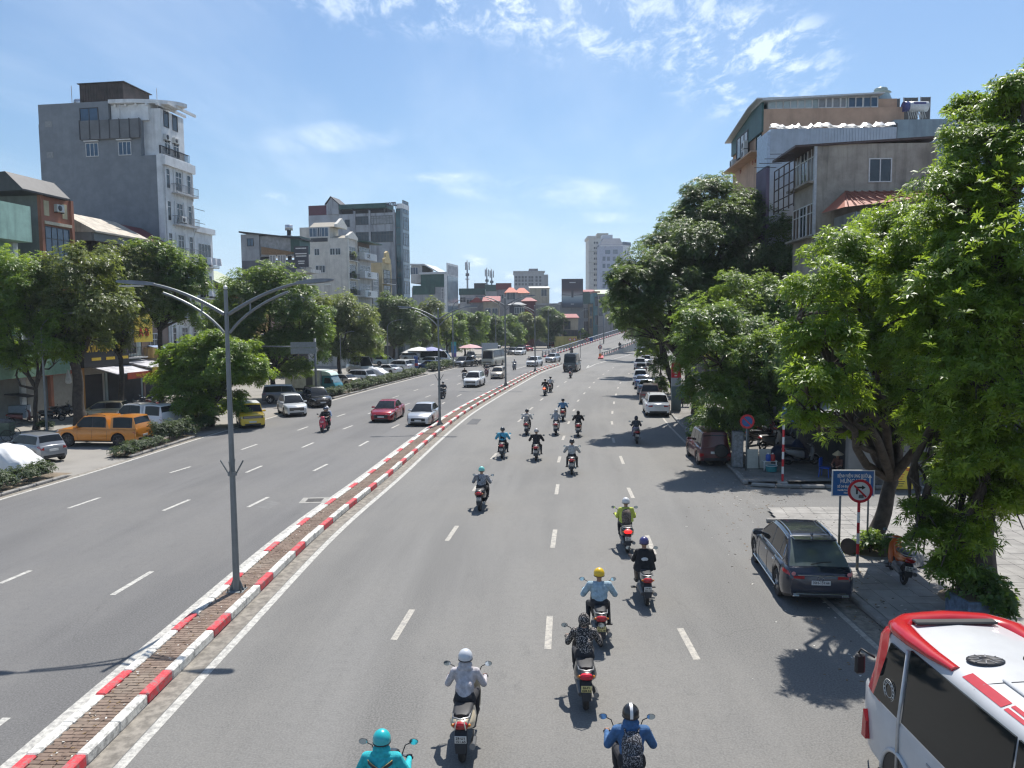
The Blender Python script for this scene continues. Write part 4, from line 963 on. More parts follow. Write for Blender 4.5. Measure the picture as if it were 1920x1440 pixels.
 def pane(name,ya,yb_,z0,z1,yc=None,mat=DG):
  mb=MB();c=[(gx(z0),ya,z0),(gx(z0),yb_,z0),(gx(z1),yb_,z1),(gx(z1),ya if yc is None else yc,z1)]
  mb.add(c+[(p[0]+.03,p[1],p[2])for p in c],[(0,1,2,3),(0,4,5,1),(1,5,6,2),(2,6,7,3),(3,7,4,0)]);return part(mb,name,t,[mat])
 pane('side_window',yF-.42,yF-1.18,1.34,2.30,yF-.72);pane('side_window',yF-1.28,yF-3.6,1.34,2.42);pane('side_window',yF-3.66,yF-5.8,1.34,2.42);pane('side_window',yF-5.86,yF-7.8,1.34,2.42)
 mb=MB();mb.tube([(x0-.012,yF-1.23,.5),(x0-.012,yF-1.23,1.3),(gx(2.4)-.01,yF-1.23,2.4)],.028,6);part(mb,'door_pillar',t,[M('pillar_silver',(.5,.5,.5),.35,.3)])
 mb=MB();mb.add([(cx-.86,yF-.015,1.42),(cx+.86,yF-.015,1.42),(cx+.80,yF-.20,2.34),(cx-.80,yF-.20,2.34)],[(0,1,2,3)]);part(mb,'windscreen',t,[DG])
 dcl=MB();rng=lambda r_:[(gx(1.62)-.008+(0.155*.2*0),yF-.86+r_*math.cos(a),1.62+r_*math.sin(a))for a in[2*PI*k/24 for k in range(25)]]
 dcl.tube(rng(.16),.006,4);dcl.tube(rng(.105),.005,4)
 for k in range(14):a=2*PI*k/14;p=(gx(1.62)-.008,yF-.86+.132*math.cos(a),1.62+.132*math.sin(a));dcl.cbox(p,(.004,.022,.022))
 part(dcl,'round_decal',t,[M('decal_white',(.6,.6,.58),.6)])
 mb=MB();mb.tube([(x0+.05,yF-.35,1.9),(x0-.1,yF-.2,1.98),(x0-.13,yF-.18,1.9)],.018,6);mb.rbox(x0-.20,x0-.04,yF-.25,yF-.17,1.58,1.90,.03);part(mb,'mirror',t,[BLK])
 T=Tpl();wheel_tpl(T,0,0,.37,.24,ALLOY,1)
 for y in(yF-1.25,yF-5.4):
  w1=link('wheel',T.nodes[0][1],t);w1.location=(x0+.12,y,.37);w1.rotation_euler=(0,0,PI/2);r1=link('rim',T.nodes[1][1],w1)
  mb=MB();arc=[(x0-.012,y+.47*math.cos(a),.37+.47*math.sin(a))for a in[PI*k/14 for k in range(15)]];mb.tube(arc,.035,6);part(mb,'wheel_arch',t,[WHT_])
  mb=MB();mb.prism([(y+.44*math.cos(a),.37+.44*math.sin(a))for a in[PI*k/14 for k in range(15)]],'x',x0-.008,x0+.05);part(mb,'wheel_well',t,[BLK])
 mb=MB();mb.prism([(yF-2.0,1.02),(yF-2.25,1.2),(yF-2.5,1.12),(yF-2.7,.8),(yF-2.45,.92)],'x',x0-.008,x0+.01);part(mb,'flank_swoosh',t,[M('bus_blue',(.02,.06,.25),.3)])
 mb=MB();mb.prism([(yF-.08,.5),(yF-.22,.5),(yF-.22,.8),(yF-.12,.95)],'x',x0-.004,x0+.12);part(mb,'bumper_mark',t,[RD])
near_bus()
# ------------------------------------------------------------------ motor scooters (forward is +x) and the people on them
SEATM=M('seat_vinyl',(0.03,0.03,0.032),0.55,var=.2,scale=6);METAL=M('dull_metal',(0.32,0.32,0.32),.4,.8,var=.15);MGLASS=M('mirror_glass',(0.45,0.55,0.62),.08,.9,var=0)
def bike_wheel(T,x,r,wd=.09,rim=None):
 mb=MB();Rx=Matrix.Rotation(PI/2,4,'X');mb.lathe([(r*.72,-wd*.4),(r*.9,-wd*.5),(r,-wd*.2),(r,wd*.2),(r*.9,wd*.5),(r*.72,wd*.4)],18,0,Rx)
 w_=T.add('wheel',mb,[TYRE],loc=(x,0,r),sharp=50);rb=MB()
 rb.lathe([(r*.74,-wd*.38),(r*.66,-wd*.2),(r*.66,wd*.2),(r*.74,wd*.38)],16,0,Rx)
 for k in range(5):rb.box(.03,r*.68,-.018,.018,-.02,.02,0,Rx@Matrix.Rotation(2*PI*k/5,4,'Z'))
 rb.lathe([(.0001,-.06),(.05,-.05),(.05,.05),(.0001,.06)],10,0,Rx);T.add('rim',rb,[rim or DALLOY],parent=w_)
def esec(x,cz,hz,hy,n=12,p=.75):
 out=[]
 for k in range(n):
  a=2*PI*k/n;c,s_=math.cos(a),math.sin(a);out.append((x,math.copysign(abs(c)**p,c)*hy,cz+math.copysign(abs(s_)**p,s_)*hz))
 return out
def scooter(slim=False,rack=False,plate='36-F1',plate2='428.55'):
 T=Tpl();r=.285 if slim else .265;xf,xr=(.64,-.60)if slim else(.62,-.62)
 bike_wheel(T,xr,r,.09 if slim else .11);bike_wheel(T,xf,r,.08 if slim else .095)
 mb=MB();wv=.135 if slim else .205
 if slim:mb.loft([esec(x,z,h,y)for x,z,h,y in((-.88,.76,.03,.05),(-.80,.74,.07,.09),(-.6,.70,.11,wv),(-.3,.66,.13,wv),(0,.60,.12,.09),(.2,.55,.08,.06))])
 else:mb.loft([esec(x,z,h,y)for x,z,h,y in((-.90,.74,.04,.07),(-.82,.72,.09,.16),(-.6,.66,.15,wv+.01),(-.3,.60,.19,wv),(-.05,.54,.20,.18),(.10,.48,.20,.14))])
 body=T.add('body',mb,[None],keys={0:'body'},sharp=60)
 mb=MB();sw=.13 if slim else .165
 mb.loft([esec(x,z,.05,y,12,.6)for x,z,y in((-.78,.82,sw*.6),(-.7,.825,sw*.95),(-.4,.815,sw),(-.15,.785,sw),(.05,.765,sw*.8),(.14,.75,sw*.5))]);T.add('seat',mb,[SEATM],sharp=60)
 if slim:
  mb=MB();mb.loft([esec(x,z,h,y)for x,z,h,y in((.15,.50,.09,.06),(.3,.55,.10,.06),(.45,.72,.14,.07),(.52,.86,.08,.07))]);T.add('frame_cover',mb,[None],keys={0:'body'},sharp=60)
  mb=MB();mb.rbox(-.25,.18,-.14,.14,.20,.42,.05);T.add('engine',mb,[M('engine_grey',(.16,.16,.16),.5,.4)])
  for sg in(1,-1):mb=MB();mb.tube([(.05,sg*.05,.24),(.05,sg*.26,.24)],.018,6);mb.rbox(.0,.1,sg*.26-.06,sg*.26+.06,.235,.265,.008);T.add('foot_peg',mb,[BLK])
 else:
  mb=MB();mb.rbox(-.05,.42,-.17,.17,.22,.29,.03);T.add('floorboard',mb,[BLK])
 mb=MB();S=[]
 wl_=.17 if slim else .22
 for z,x,yk in((.26,.45,.7),(.4,.475,.95),(.6,.50,1.0),(.8,.515,.92),(.93,.47,.6),(.98,.44,.35)):
  S.append([(x-.05*(1-abs(q))-.0,wl_*yk*q,z)for q in(-1,-.6,0,.6,1)]+[(x+.10*(1-abs(q))+.03,wl_*yk*q,z)for q in(1,.6,0,-.6,-1)])
 mb.loft(S);T.add('leg_shield',mb,[None],keys={0:'body'},sharp=60)
 mb=MB();mb.tube([(.48,0,.78),(.575,0,.46)],.035,8);mb.tube([(.56,.065,.48),(xf,.065,r)],.022,6);mb.tube([(.56,-.065,.48),(xf,-.065,r)],.022,6);T.add('fork',mb,[METAL])
 mb=MB();arc=[Vector((xf+(r+.035)*math.cos(a),0,r+(r+.035)*math.sin(a)))for a in[PI*(.12+.68*k/9)for k in range(10)]]
 mb.loft([[(p.x,-.06,p.z-.03),(p.x,-.05,p.z),(p.x,.05,p.z),(p.x,.06,p.z-.03)]for p in arc],closed=False,cap=False);T.add('front_mudguard',mb,[None],keys={0:'body'})
 mb=MB();mb.ell((.545+.05,0,.70),(.035,.11,.06));T.add('headlight',mb,[LAMPC])
 mb=MB();mb.tube([(.30,-.34,1.0),(.36,-.22,1.0),(.42,0,.985),(.36,.22,1.0),(.30,.34,1.0)],.016,6);hb=T.add('handlebar',mb,[METAL])
 mb=MB();mb.loft([esec(.42,.985,.03,.06),esec(.40,.99,.055,.13),esec(.47,.985,.065,.15),esec(.54,.96,.045,.09)]);T.add('head_cowl',mb,[None],keys={0:'body'},sharp=60)
 for sg in(1,-1):
  mb=MB();mb.tube([(.335,sg*.26,1.0),(.295,sg*.36,1.0)],.021,8);T.add('grip',mb,[BLK],parent=hb)
  mb=MB();mb.tube([(.40,sg*.20,.99),(.37,sg*.33,.985)],.008,5);T.add('brake_lever',mb,[METAL],parent=hb)
  mb=MB();mb.tube([(.37,sg*.19,1.0),(.38,sg*.24,1.14),(.37,sg*.33,1.19)],.009,5)
  mb.lathe([(.0001,-.02),(.05,-.018),(.062,0),(.06,.012)],14,0,Matrix.Translation((.375,sg*.365,1.20))@Matrix.Rotation(-PI/2,4,'Y')@Matrix.Diagonal((.75,1.05,1,1)));mr=T.add('mirror',mb,[BLK])
  mb=MB();mb.lathe([(.058,.0),(.0001,.001)],14,0,Matrix.Translation((.361,sg*.365,1.20))@Matrix.Rotation(-PI/2,4,'Y')@Matrix.Diagonal((.75,1.05,1,1)));T.add('mirror_glass',mb,[MGLASS],parent=mr)
 mb=MB();mb.loft([esec(-.86,.735,.06,.11),esec(-.91,.73,.055,.12),esec(-.935,.725,.03,.08)]);T.add('tail_light',mb,[LAMPR],keys={0:'tail'})
 for sg in(1,-1):mb=MB();mb.ell((-.86,sg*.13,.73),(.03,.035,.025),8,6);T.add('indicator',mb,[LAMPO])
 mb=MB();mb.loft([[(x,-w_,z),(x,w_,z),(x-.015,w_,z-.01),(x-.015,-w_,z-.01)]for x,z,w_ in((-.80,.68,.10),(-.88,.60,.10),(-.93,.42,.095),(-.955,.32,.08))]);T.add('rear_mudguard',mb,[BLK])
 mb=MB();mb.rbox(-.006,.006,-.095,.095,-.07,.07,.003);pl=T.add('licence_plate',mb,[None],loc=(-.935,0,.52),rot=(0,-.16,0),keys={0:'plate'})
 for k,tx in enumerate((plate,plate2)):me=text_mesh(tx,.062,.0008,bold=.0015);me.transform(Matrix.Translation((-.0085,0,.032-.062*k))@Euler((PI/2,0,-PI/2)).to_matrix().to_4x4());me.materials.append(INK);T.add('lettering',me,None,parent=pl)
 mb=MB();mb.tube([(-.15,-.14,.25),(-.35,-.17,.27),(-.45,-.175,.29),(-.88,-.185,.38)],[.02,.025,.05,.052],8);T.add('exhaust',mb,[M('exhaust_steel',(.2,.2,.2),.4,.7)])
 mb=MB();mb.tube([(-.55,.15,.82),(-.86,.13,.86),(-.94,0,.865),(-.86,-.13,.86),(-.55,-.15,.82)],.014,6);T.add('grab_rail',mb,[METAL])
 if rack:
  for sg in(1,-1):mb=MB();mb.tube([(-.9,sg*.05,.86),(-.97,sg*.07,.80),(-.96,sg*.09,.70)],.01,5);T.add('luggage_hook',mb,[M('ivory_rail',(.6,.56,.44),.4)])
 mb=MB();mb.tube([(xr,.09,r),(-.3,.10,.32),(0,.10,.30)],[.05,.07,.09],8);T.add('swing_arm',mb,[M('engine_grey',(.16,.16,.16),.5,.4)])
 return T
T_SC=scooter(plate='36-F1',plate2='428.55');T_SC2=scooter(rack=True,plate='29-U1',plate2='151.65');T_UB=scooter(True,plate='29-B1',plate2='632.18')
def bpaint(n,c):return M('bike_paint_'+n,c,.3,.1,var=.08,scale=6,coat=.5,grime=.15)
# ---- bodies: one continuous skin grown round a skeleton of tapering limbs
SKIN=M('skin',(0.36,0.20,0.13),.55,var=.08);SHOE=M('shoe_dark',(0.03,0.028,0.027),.6);HAIRM=M('hair_black',(0.012,0.011,0.011),.5);TROU=M('trousers_black',(0.022,0.022,0.026),.85,var=.25,scale=8,bump=.3);GLOVE=M('glove_dark',(0.035,0.03,0.03),.8)
def cloth(n,c,**k):return M('cloth_'+n,c,.85,var=k.get('var',.22),scale=k.get('scale',11),bump=1.0)
def capsule(mb,a,b,ra,rb,n=12):
 a,b=Vector(a),Vector(b);d=b-a;L=d.length
 if L<1e-5:d=Vector((0,0,1));L=1e-5
 q=d.normalized().to_track_quat('Z','Y').to_matrix().to_4x4();T=Matrix.Translation(a)@q
 prof=[(max(1e-4,ra*math.cos(t)),ra*math.sin(t))for t in[-PI/2+PI/2*k/4 for k in range(5)]]+[(max(1e-4,rb*math.cos(t)),L+rb*math.sin(t))for t in[PI/2*k/4 for k in range(5)]]
 mb.lathe(prof,n,0,T)
def grow(name,caps,ells,voxel):
 """caps: (a, b, ra, rb, slot); ells: (centre, radii, slot)"""
 mb=MB()
 for a,b,ra,rb,s_ in caps:capsule(mb,a,b,ra,rb)
 for c,r,s_ in ells:mb.ell(c,r,16,10)
 me=mb.mesh(name);o=D.objects.new('tmp',me);C.objects.link(o)
 m_=o.modifiers.new('r','REMESH');m_.mode='VOXEL';m_.voxel_size=voxel;m_.use_smooth_shade=True
 m2=o.modifiers.new('s','SMOOTH');m2.factor=.5;m2.iterations=4
 dg=bpy.context.evaluated_depsgraph_get();me2=D.meshes.new_from_object(o.evaluated_get(dg));D.objects.remove(o)
 me2.name=name;me2.materials.clear()
 for _ in range(6):me2.materials.append(None)
 n=len(me2.polygons);ctr=np.zeros(n*3,'f');me2.polygons.foreach_get('center',ctr);ctr=ctr.reshape(-1,3)
 best=np.full(n,1e9);slot=np.zeros(n,'i')
 for a,b,ra,rb,s_ in caps:
  a,b=np.array(a),np.array(b);d=b-a;t=np.clip(((ctr-a)@d)/max(1e-9,d@d),0,1);dist=np.linalg.norm(ctr-(a+t[:,None]*d),axis=1)-(ra+(rb-ra)*t)
  k=dist<best;best[k]=dist[k];slot[k]=s_
 for c,r,s_ in ells:
  q=(ctr-np.array(c))/np.array(r);dist=(np.linalg.norm(q,axis=1)-1)*min(r)
  k=dist<best;best[k]=dist[k];slot[k]=s_
 me2.polygons.foreach_set('material_index',slot.astype('i'));me2.polygons.foreach_set('use_smooth',np.ones(n,bool));me2.update();return me2
JK,TR,SK,SH,GL_,HR=range(6)
def rider_body(name,f=1.0,lean=.06,slim=False,hands=True,elbow=.40,pillion=False,voxel=.0115,feet=(.30,.15,.30),knee=(.36,.17,.72)):
 hz=.82;hx=-.22;sz=1.27;sx=hx+lean+.04;shw=.205*f;caps=[];ells=[]
 ells+=[((hx,0,hz+.05),(.17*f,.205*f,.14),TR),((hx+lean*.4,0,hz+.20),(.14*f,.185*f,.16),JK),((sx-.01,0,sz-.13),(.14*f,.205*f,.19),JK),((sx,0,sz-.01),(.085,.15*f,.06),JK)]
 caps+=[((hx,0,hz+.1),(sx,0,sz-.1),.15*f,.15*f,JK),((sx,0,sz),(sx+.03,0,sz+.10),.06,.055,SK),((hx,-.09,hz),(hx,.09,hz),.12*f,.12*f,TR)]
 hd=Vector((sx+.045,0,sz+.19));ells+=[(hd,(.098,.078,.115),SK),(hd+Vector((.03,0,-.06)),(.07,.06,.06),SK),(hd+Vector((.105,0,-.015)),(.018,.014,.026),SK),(hd+Vector((.09,0,-.065)),(.012,.028,.010),SK),(hd+Vector((-.02,0,.03)),(.095,.082,.10),HR)]
 for sg in(1,-1):
  ells+=[(hd+Vector((.0,sg*.08,-.01)),(.022,.012,.032),SK),(hd+Vector((.088,sg*.032,.015)),(.012,.014,.008),HR)]
  sh=Vector((sx,sg*shw,sz-.02));el=Vector((sx+.06,sg*(elbow-.07 if not pillion else .27),sz-.265));ha=Vector((.285,sg*.315,1.02))if not pillion else Vector((sx+.30,sg*.13,sz-.33))
  caps+=[(Vector((sx,sg*.08,sz-.02)),sh,.078,.08*f,JK),(sh,el,.078*f,.066*f,JK),(el,ha.lerp(el,.12),.064*f,.042,JK)]
  wr_=ha.lerp(el,.14);d=(ha-wr_).normalized();side=Vector((0,-sg,0));caps+=[(wr_,ha+d*.0,.028,.033,SK if not hands else GL_)]
  palm0=ha+d*.02;g_=SK if not hands else GL_
  for k,ln in enumerate((.034,.040,.037,.028)):
   o=Vector((0,sg*(.030-.021*k),.012))+palm0;caps+=[(o,o+Vector((.035,0,-.004)),.0105,.0100,g_),(o+Vector((.035,0,-.004)),o+Vector((.040,0,-.030-ln*.3)),.0100,.0092,g_),(o+Vector((.040,0,-.030-ln*.3)),o+Vector((.012,0,-.040-ln*.25)),.0092,.0082,g_)]
  th=palm0+Vector((-.01,-sg*.030,-.005));caps+=[(th,th+Vector((.03,-sg*.012,-.018)),.0115,.0105,g_),(th+Vector((.03,-sg*.012,-.018)),th+Vector((.048,sg*.004,-.026)),.0105,.009,g_)]
  hp=Vector((hx,sg*.09,hz));kn=Vector((knee[0],sg*knee[1],knee[2]));ft=Vector((feet[0],sg*feet[1],feet[2]+.06))
  caps+=[(hp,kn,.098*f,.066*f,TR),(kn,ft,.064*f,.045,TR),(ft+Vector((-.02,0,-.03)),ft+Vector((.17,sg*.02,-.045)),.042,.036,SH),(ft,ft+Vector((-.03,0,-.02)),.042,.042,SH)]
 return grow(name,caps,ells,voxel),hd,Vector((sx,0,sz)),Vector((hx,0,hz))
B_M=rider_body('rider_body',1.0);B_W=rider_body('rider_body_slight',.88,elbow=.34);B_W2=rider_body('rider_body_leaning',.90,lean=.13,elbow=.38);B_U=rider_body('rider_body_upright',1.03,lean=.02,elbow=.43,feet=(.02,.24,.25),knee=(.30,.22,.66));B_P=rider_body('pillion_body',.9,lean=.04,pillion=True,feet=(-.05,.2,.33),knee=(.18,.22,.72))
def helmet_mesh(full=False):
 mb=MB();mb.lathe([(.125*math.cos(t),.135*math.sin(t))for t in[-.35+(PI/2+.35)*k/9 for k in range(9)]]+[(.0001,.135)],20,0)
 mb.tube([(.118*math.cos(a),.118*math.sin(a),-.045)for a in[2*PI*k/20 for k in range(21)]],.010,5,1)
 mb.loft([[(.105*math.cos(a),.115*math.sin(a),-.01),(.19*math.cos(a)+.0,.125*math.sin(a),-.035),(.18*math.cos(a),.12*math.sin(a),-.045),(.105*math.cos(a),.11*math.sin(a),-.03)]for a in[-1.0+2.0*k/8 for k in range(9)]],1)
 return mb.mesh('helmet',[None,BLK],50)
HELM=helmet_mesh()
mb=MB();mb.loft([[(.128*math.sin(t)*.98,y,.14*math.cos(t))for y in(-.022,.022)]for t in[-2.0+3.6*k/14 for k in range(15)]],closed=False,cap=False);STRIPE=mb.mesh('helmet_stripe',[None])
HOODS=[]
mb=MB();mb.ell((-.035,0,-.10),(.085,.125,.085),16,10);mb.ell((-.075,0,-.15),(.06,.14,.08),14,8);HOODM=mb.mesh('hood',[None])
mb=MB();mb.ell((-.012,0,.0),(.118,.112,.14),16,10);mb.loft([esec(-.02,-.10,.04,.10),esec(-.03,-.2,.05,.12)],0);HOODUP=mb.mesh('hood',[None])
def pack_mesh():
 mb=MB();mb.loft([[(x_,y_*w_,z)for x_,y_ in((0,-1),(-.14*d,-.92),(-.2*d,-.5),(-.21*d,0),(-.2*d,.5),(-.14*d,.92),(0,1))]for z,w_,d in((-.24,.11,.75),(-.22,.145,1),(0,.155,1.05),(.12,.14,.95),(.2,.10,.6),(.23,.05,.3))]);return mb
PACK=pack_mesh().mesh('bag_body',[None],50)
mb=MB();mb.loft([[(x_,y_*w_,z)for x_,y_ in((0,-1),(-.06,-.8),(-.075,0),(-.06,.8),(0,1))]for z,w_ in((-.19,.08),(-.17,.11),(-.04,.115),(0,.09))]);PKT=mb.mesh('bag_pocket',[None],50)
def cape_mesh(flare=.3,ln=.5,r=None):
 mb=MB();S=[]
 for k in range(9):
  t=k/8;z=.05-ln*t;S.append([((-.10-.10*t-.05*t*t)*math.cos(a)*(1+.10*math.sin(5*a+4*t)*t)-.02,(.18+flare*.35*t)*math.sin(a)*(1+.06*math.sin(7*a)*t),z+.02*math.sin(6*a)*t)for a in[-2.0+4.0*j/20 for j in range(21)]])
 mb.loft(S,closed=False,cap=False);return mb
CAPE=cape_mesh().mesh('cape',[None]);VEST=cape_mesh(.05,.42).mesh('rain_jacket',[None])
def pattern(name,a,b,scale,thr=.5):
 if name in _mats:return _mats[name]
 m,nt,p=new_mat(name);t=nd(nt,'ShaderNodeTexVoronoi');t.inputs['Scale'].default_value=scale;tc=nd(nt,'ShaderNodeTexCoord');nt.links.new(tc.outputs['Object'],t.inputs['Vector'])
 n2=noise_out(nt,scale*.8,3,.6)
 f=ramp_out(nt,n2,thr-.03,thr+.03);c=mixrgb(nt,f,a,b);nt.links.new(c,p.inputs['Base Color']);p.inputs['Roughness'].default_value=.85;_mats[name]=m;return m
GB,GP='motor scooters on the road','riders on the road'
def rider(uv,heading,bike,bikecol,blabel,plabel,body,jacket,helm=None,trousers=TROU,gloves=False,hood=None,hoodup=None,pack=None,cape=None,vest=None,stripe=None,shoe=SHOE,sling=None,platey=False,tail=None,pillions=(),rear=True,z=0.0,helmp=None):
 p=G(*uv,z)if z==0 else Vector((uv[0],uv[1],z));hv=Vector((math.cos(heading),math.sin(heading),0))
 base=p if z else p+hv*(.62 if rear else-.62)
 pt={'body':bikecol,'plate':PLATEY if platey else PLATE}
 if tail:pt['tail']=tail
 b,_=bike.spawn('motor_scooter',blabel,'scooter',base,heading,GB,pt)
 def dress(me,hd,sp,hp,label,jk,hl,tr,dx,hoodup_=None,hood_=None,cape_=None,vest_=None,stripe_=None,grp=GP):
  t=thing('person',label,'person',base+hv*dx,heading,grp)
  o=D.objects.new('figure',me);C.objects.link(o);o.parent=t
  for i,m_ in enumerate((jk,tr,SKIN,shoe,GLOVE if gloves else(SKIN),HAIRM)):o.material_slots[i].link='OBJECT';o.material_slots[i].material=m_
  def wear(nm,m2,mat,loc,sc_=(1,1,1)):
   q=D.objects.new(nm,m2);C.objects.link(q);q.parent=t;q.location=loc;q.scale=sc_
   q.material_slots[0].link='OBJECT';q.material_slots[0].material=mat;return q
  if hl:
   q=wear('helmet',HELM,hl,hd+Vector((-.008,0,.035)))
   if stripe_:s2=D.objects.new('helmet_stripe',STRIPE);C.objects.link(s2);s2.parent=q;s2.material_slots[0].link='OBJECT';s2.material_slots[0].material=stripe_
  if hood_:wear('hood',HOODM,hood_,hd)
  if hoodup_:wear('hood',HOODUP,hoodup_,hd)
  if cape_:wear('cape',CAPE,cape_,sp+Vector((-.02,0,-.02)))
  if vest_:wear('rain_jacket',VEST,vest_,sp+Vector((-.015,0,-.01)),(1.05,1.15,1))
  return t
 me,hd,sp,hp=body
 t=dress(me,hd,sp,hp,plabel,jacket,helm,trousers,0,hoodup,hood,cape,vest,stripe)
 for(pl,bm,jk,hl,tr,dx)in pillions:dress(*bm,pl,jk,hl,tr,dx)
 if pack:
  lab,mt=pack;k=thing('backpack',lab,'backpack',base+hv*(sp.x-.115)+Vector((0,0,sp.z-.20)),heading)
  for nm,m2,dx_ in(('bag_body',PACK,0),('bag_pocket',PKT,-.195)):
   q=D.objects.new(nm,m2);C.objects.link(q);q.parent=k;q.location=(dx_,0,0);q.material_slots[0].link='OBJECT';q.material_slots[0].material=mt
  for sg in(1,-1):
   mb=MB();mb.tube([(-.02,sg*.09,.19),(.05,sg*.10,.235),(.15,sg*.11,.22),(.235,sg*.12,.08)],.016,6);part(mb,'strap',k,[mt])
 if sling:
  lab,mt=sling;k=thing('sling_bag',lab,'bag',base+hv*(sp.x-.15)+Vector((0,0,sp.z-.22)),heading)
  mb=MB();mb.rbox(-.04,.04,-.12,.12,-.08,.08,.03,0,Matrix.Rotation(.5,4,'X'));part(mb,'bag_body',k,[mt])
  mb=MB();mb.tube([(.0,.06,.05),(.01,.11,.14),(.09,.13,.235)],.014,5);mb.tube([(0,-.08,-.06),(.02,-.16,-.12),(.1,-.17,-.15)],.014,5);part(mb,'strap',k,[mt])
 return t
RT=lambda y:tangent(MED,min(y,125))-.02
H_=lambda n,c,**k:M('helmet_'+n,c,.3,var=.04,coat=.5)
CYAN=cloth('teal',(0.02,0.40,0.44));WHC=cloth('pale',(0.60,0.58,0.55));BKC=cloth('black',(0.016,0.016,0.018));GRC=cloth('grey',(0.33,0.31,0.32));BLC=cloth('denim_blue',(0.045,0.12,0.26));SKY=cloth('pale_blue',(0.30,0.41,0.47));CY2=cloth('cyan',(0.07,0.34,0.48));BEC=cloth('beige',(0.38,0.37,0.35));YGC=cloth('yellow_green',(0.50,0.55,0.09));DKC=cloth('dark_grey',(0.045,0.05,0.065));BL2=cloth('mid_blue',(0.10,0.22,0.36));ASH=cloth('ash',(0.36,0.38,0.40))
LEO=pattern('cloth_speckled',(0.012,0.012,0.013),(0.42,0.37,0.33),58,.555);CAMO=pattern('bag_speckled',(0.02,0.02,0.025),(0.30,0.30,0.32),60,.55);KNIT=pattern('cloth_patterned',(0.13,0.135,0.15),(0.34,0.35,0.37),42,.5)
t1=rider((-1.83,10.25),RT(10),T_UB,bpaint('black',(.02,.02,.022)),'black motorbike under the teal-jacketed courier at the bottom edge','courier in teal helmet and teal jacket with dark chevron, bottom edge',B_M,CYAN,H_('teal',(.02,.42,.45)),gloves=True,hood=CYAN,z=1e-6,rear=False)
mb=MB()
for sg in(1,-1):
 S=[(-.305-.012*math.cos(y*5),sg*y,1.20+zt_)for y,zt_ in()]
for sg in(1,-1):
 cs_=[]
 for k in range(7):
  y=.17*k/6;zc=1.145+.10*k/6;xb=-.145-.118*math.sqrt(max(0,1-(y/.2)**2));cs_.append([(xb-.012,sg*y,zc-.030),(xb-.014,sg*y,zc+.022)])
 mb.loft(cs_,0,closed=False,cap=False);mb.tube([((a[1][0])-.003,a[1][1],a[1][2]+.006)for a in cs_],.006,4,1)
q=part(mb,'chevron',t1,[cloth('chevron_grey',(.06,.06,.06)),cloth('chevron_gold',(.45,.33,.12))])
rider((868,1425),RT(13),T_SC2,bpaint('ivory',(.46,.40,.29)),'ivory scooter with luggage hooks under the rider in a grey hoodie','rider in pale grey hoodie and silver helmet on an ivory scooter',B_W2,cloth('soft_grey',(.46,.43,.44)),H_('silver',(.55,.57,.6)),hood=cloth('soft_grey',(.46,.43,.44)))
rider((1.70,10.9),RT(11),T_SC,bpaint('dark',(.03,.03,.035)),'dark scooter under the rider in a blue jacket at the bottom edge','rider in blue jacket and black helmet with white stripe, bottom edge',B_M,BLC,H_('black',(.015,.015,.016)),hood=BLC,pack=('speckled black and grey backpack worn by the blue-jacketed rider',CAMO),stripe=M('stripe_white',(.7,.7,.7),.4),z=1e-6,rear=False)
rider((1098,1328),RT(14),T_SC,bpaint('black',(.02,.02,.022)),'black scooter with bright red tail lamp under the speckled hoodie','rider in black and white speckled hoodie with the hood up',B_W2,LEO,None,hoodup=LEO,tail=M('red_lamp_bright',(.55,.02,.04),.2,var=.1),platey=True)
rider((1126,1212),RT(17),T_UB,bpaint('charcoal',(.04,.045,.05)),'charcoal motorbike with yellow plate under the yellow-helmeted rider','rider in yellow helmet and light blue shirt',B_U,SKY,H_('yellow',(.72,.46,.01)),platey=True)
t6=rider((1212,1135),RT(19),T_UB,bpaint('grey',(.16,.16,.16)),'grey motorbike under the rider in a billowing black cape','rider in violet helmet and billowing black cape with a white emblem',B_W,BKC,H_('violet',(.05,.045,.16)),cape=BKC,trousers=cloth('khaki',(.25,.2,.15)))
mb=MB();mb.lathe([(.0001,.006),(.075,.004),(.08,0)],18,0,Matrix.Translation((-.315,.01,1.10))@Matrix.Rotation(-PI/2+.12,4,'Y')@Matrix.Diagonal((.6,1.1,1,1)));part(mb,'emblem',t6,M('emblem_white',(.55,.56,.55),.6))
rider((1176,1036),RT(24),T_SC,bpaint('black2',(.03,.03,.03)),'black scooter with lit red tail lamp under the yellow-green rain jacket','rider in yellow-green rain jacket and white helmet',B_W,YGC,H_('white',(.6,.6,.6)),vest=YGC,pack=('brown patterned backpack on the yellow-green rain jacket',pattern('bag_brown',(.09,.065,.05),(.2,.16,.13),30,.5)),tail=emis('lit_tail_lamp',(.8,.02,.02),1.2))
rider((900,958),RT(29),T_SC,bpaint('black',(.02,.02,.022)),'dark scooter on its own in the left lane under the mint helmet','rider in mint helmet and patterned grey jacket with a shoulder strap',B_M,KNIT,H_('mint',(.17,.52,.47)),sling=('thin dark sling bag across the patterned grey jacket',BKC))
rider((1072,890),RT(36),T_UB,bpaint('silver',(.3,.3,.3)),'silver motorbike under the rider in a beige short-sleeved shirt','rider in beige short-sleeved shirt and black helmet',B_U,BEC,H_('black',(.015,.015,.016)))
rider((941,860),RT(40),T_UB,bpaint('darkblue',(.03,.04,.07)),'dark motorbike under the rider in a cyan shirt','rider in bright cyan shirt and dark helmet',B_U,CY2,H_('slate',(.05,.055,.06)),sling=('black sling bag across the cyan shirt',BKC))
rider((1005,864),RT(40),T_UB,bpaint('white',(.4,.4,.4)),'pale motorbike under the rider in a black shirt','rider in black shirt and pale grey helmet',B_U,BKC,H_('paleg',(.42,.4,.38)))
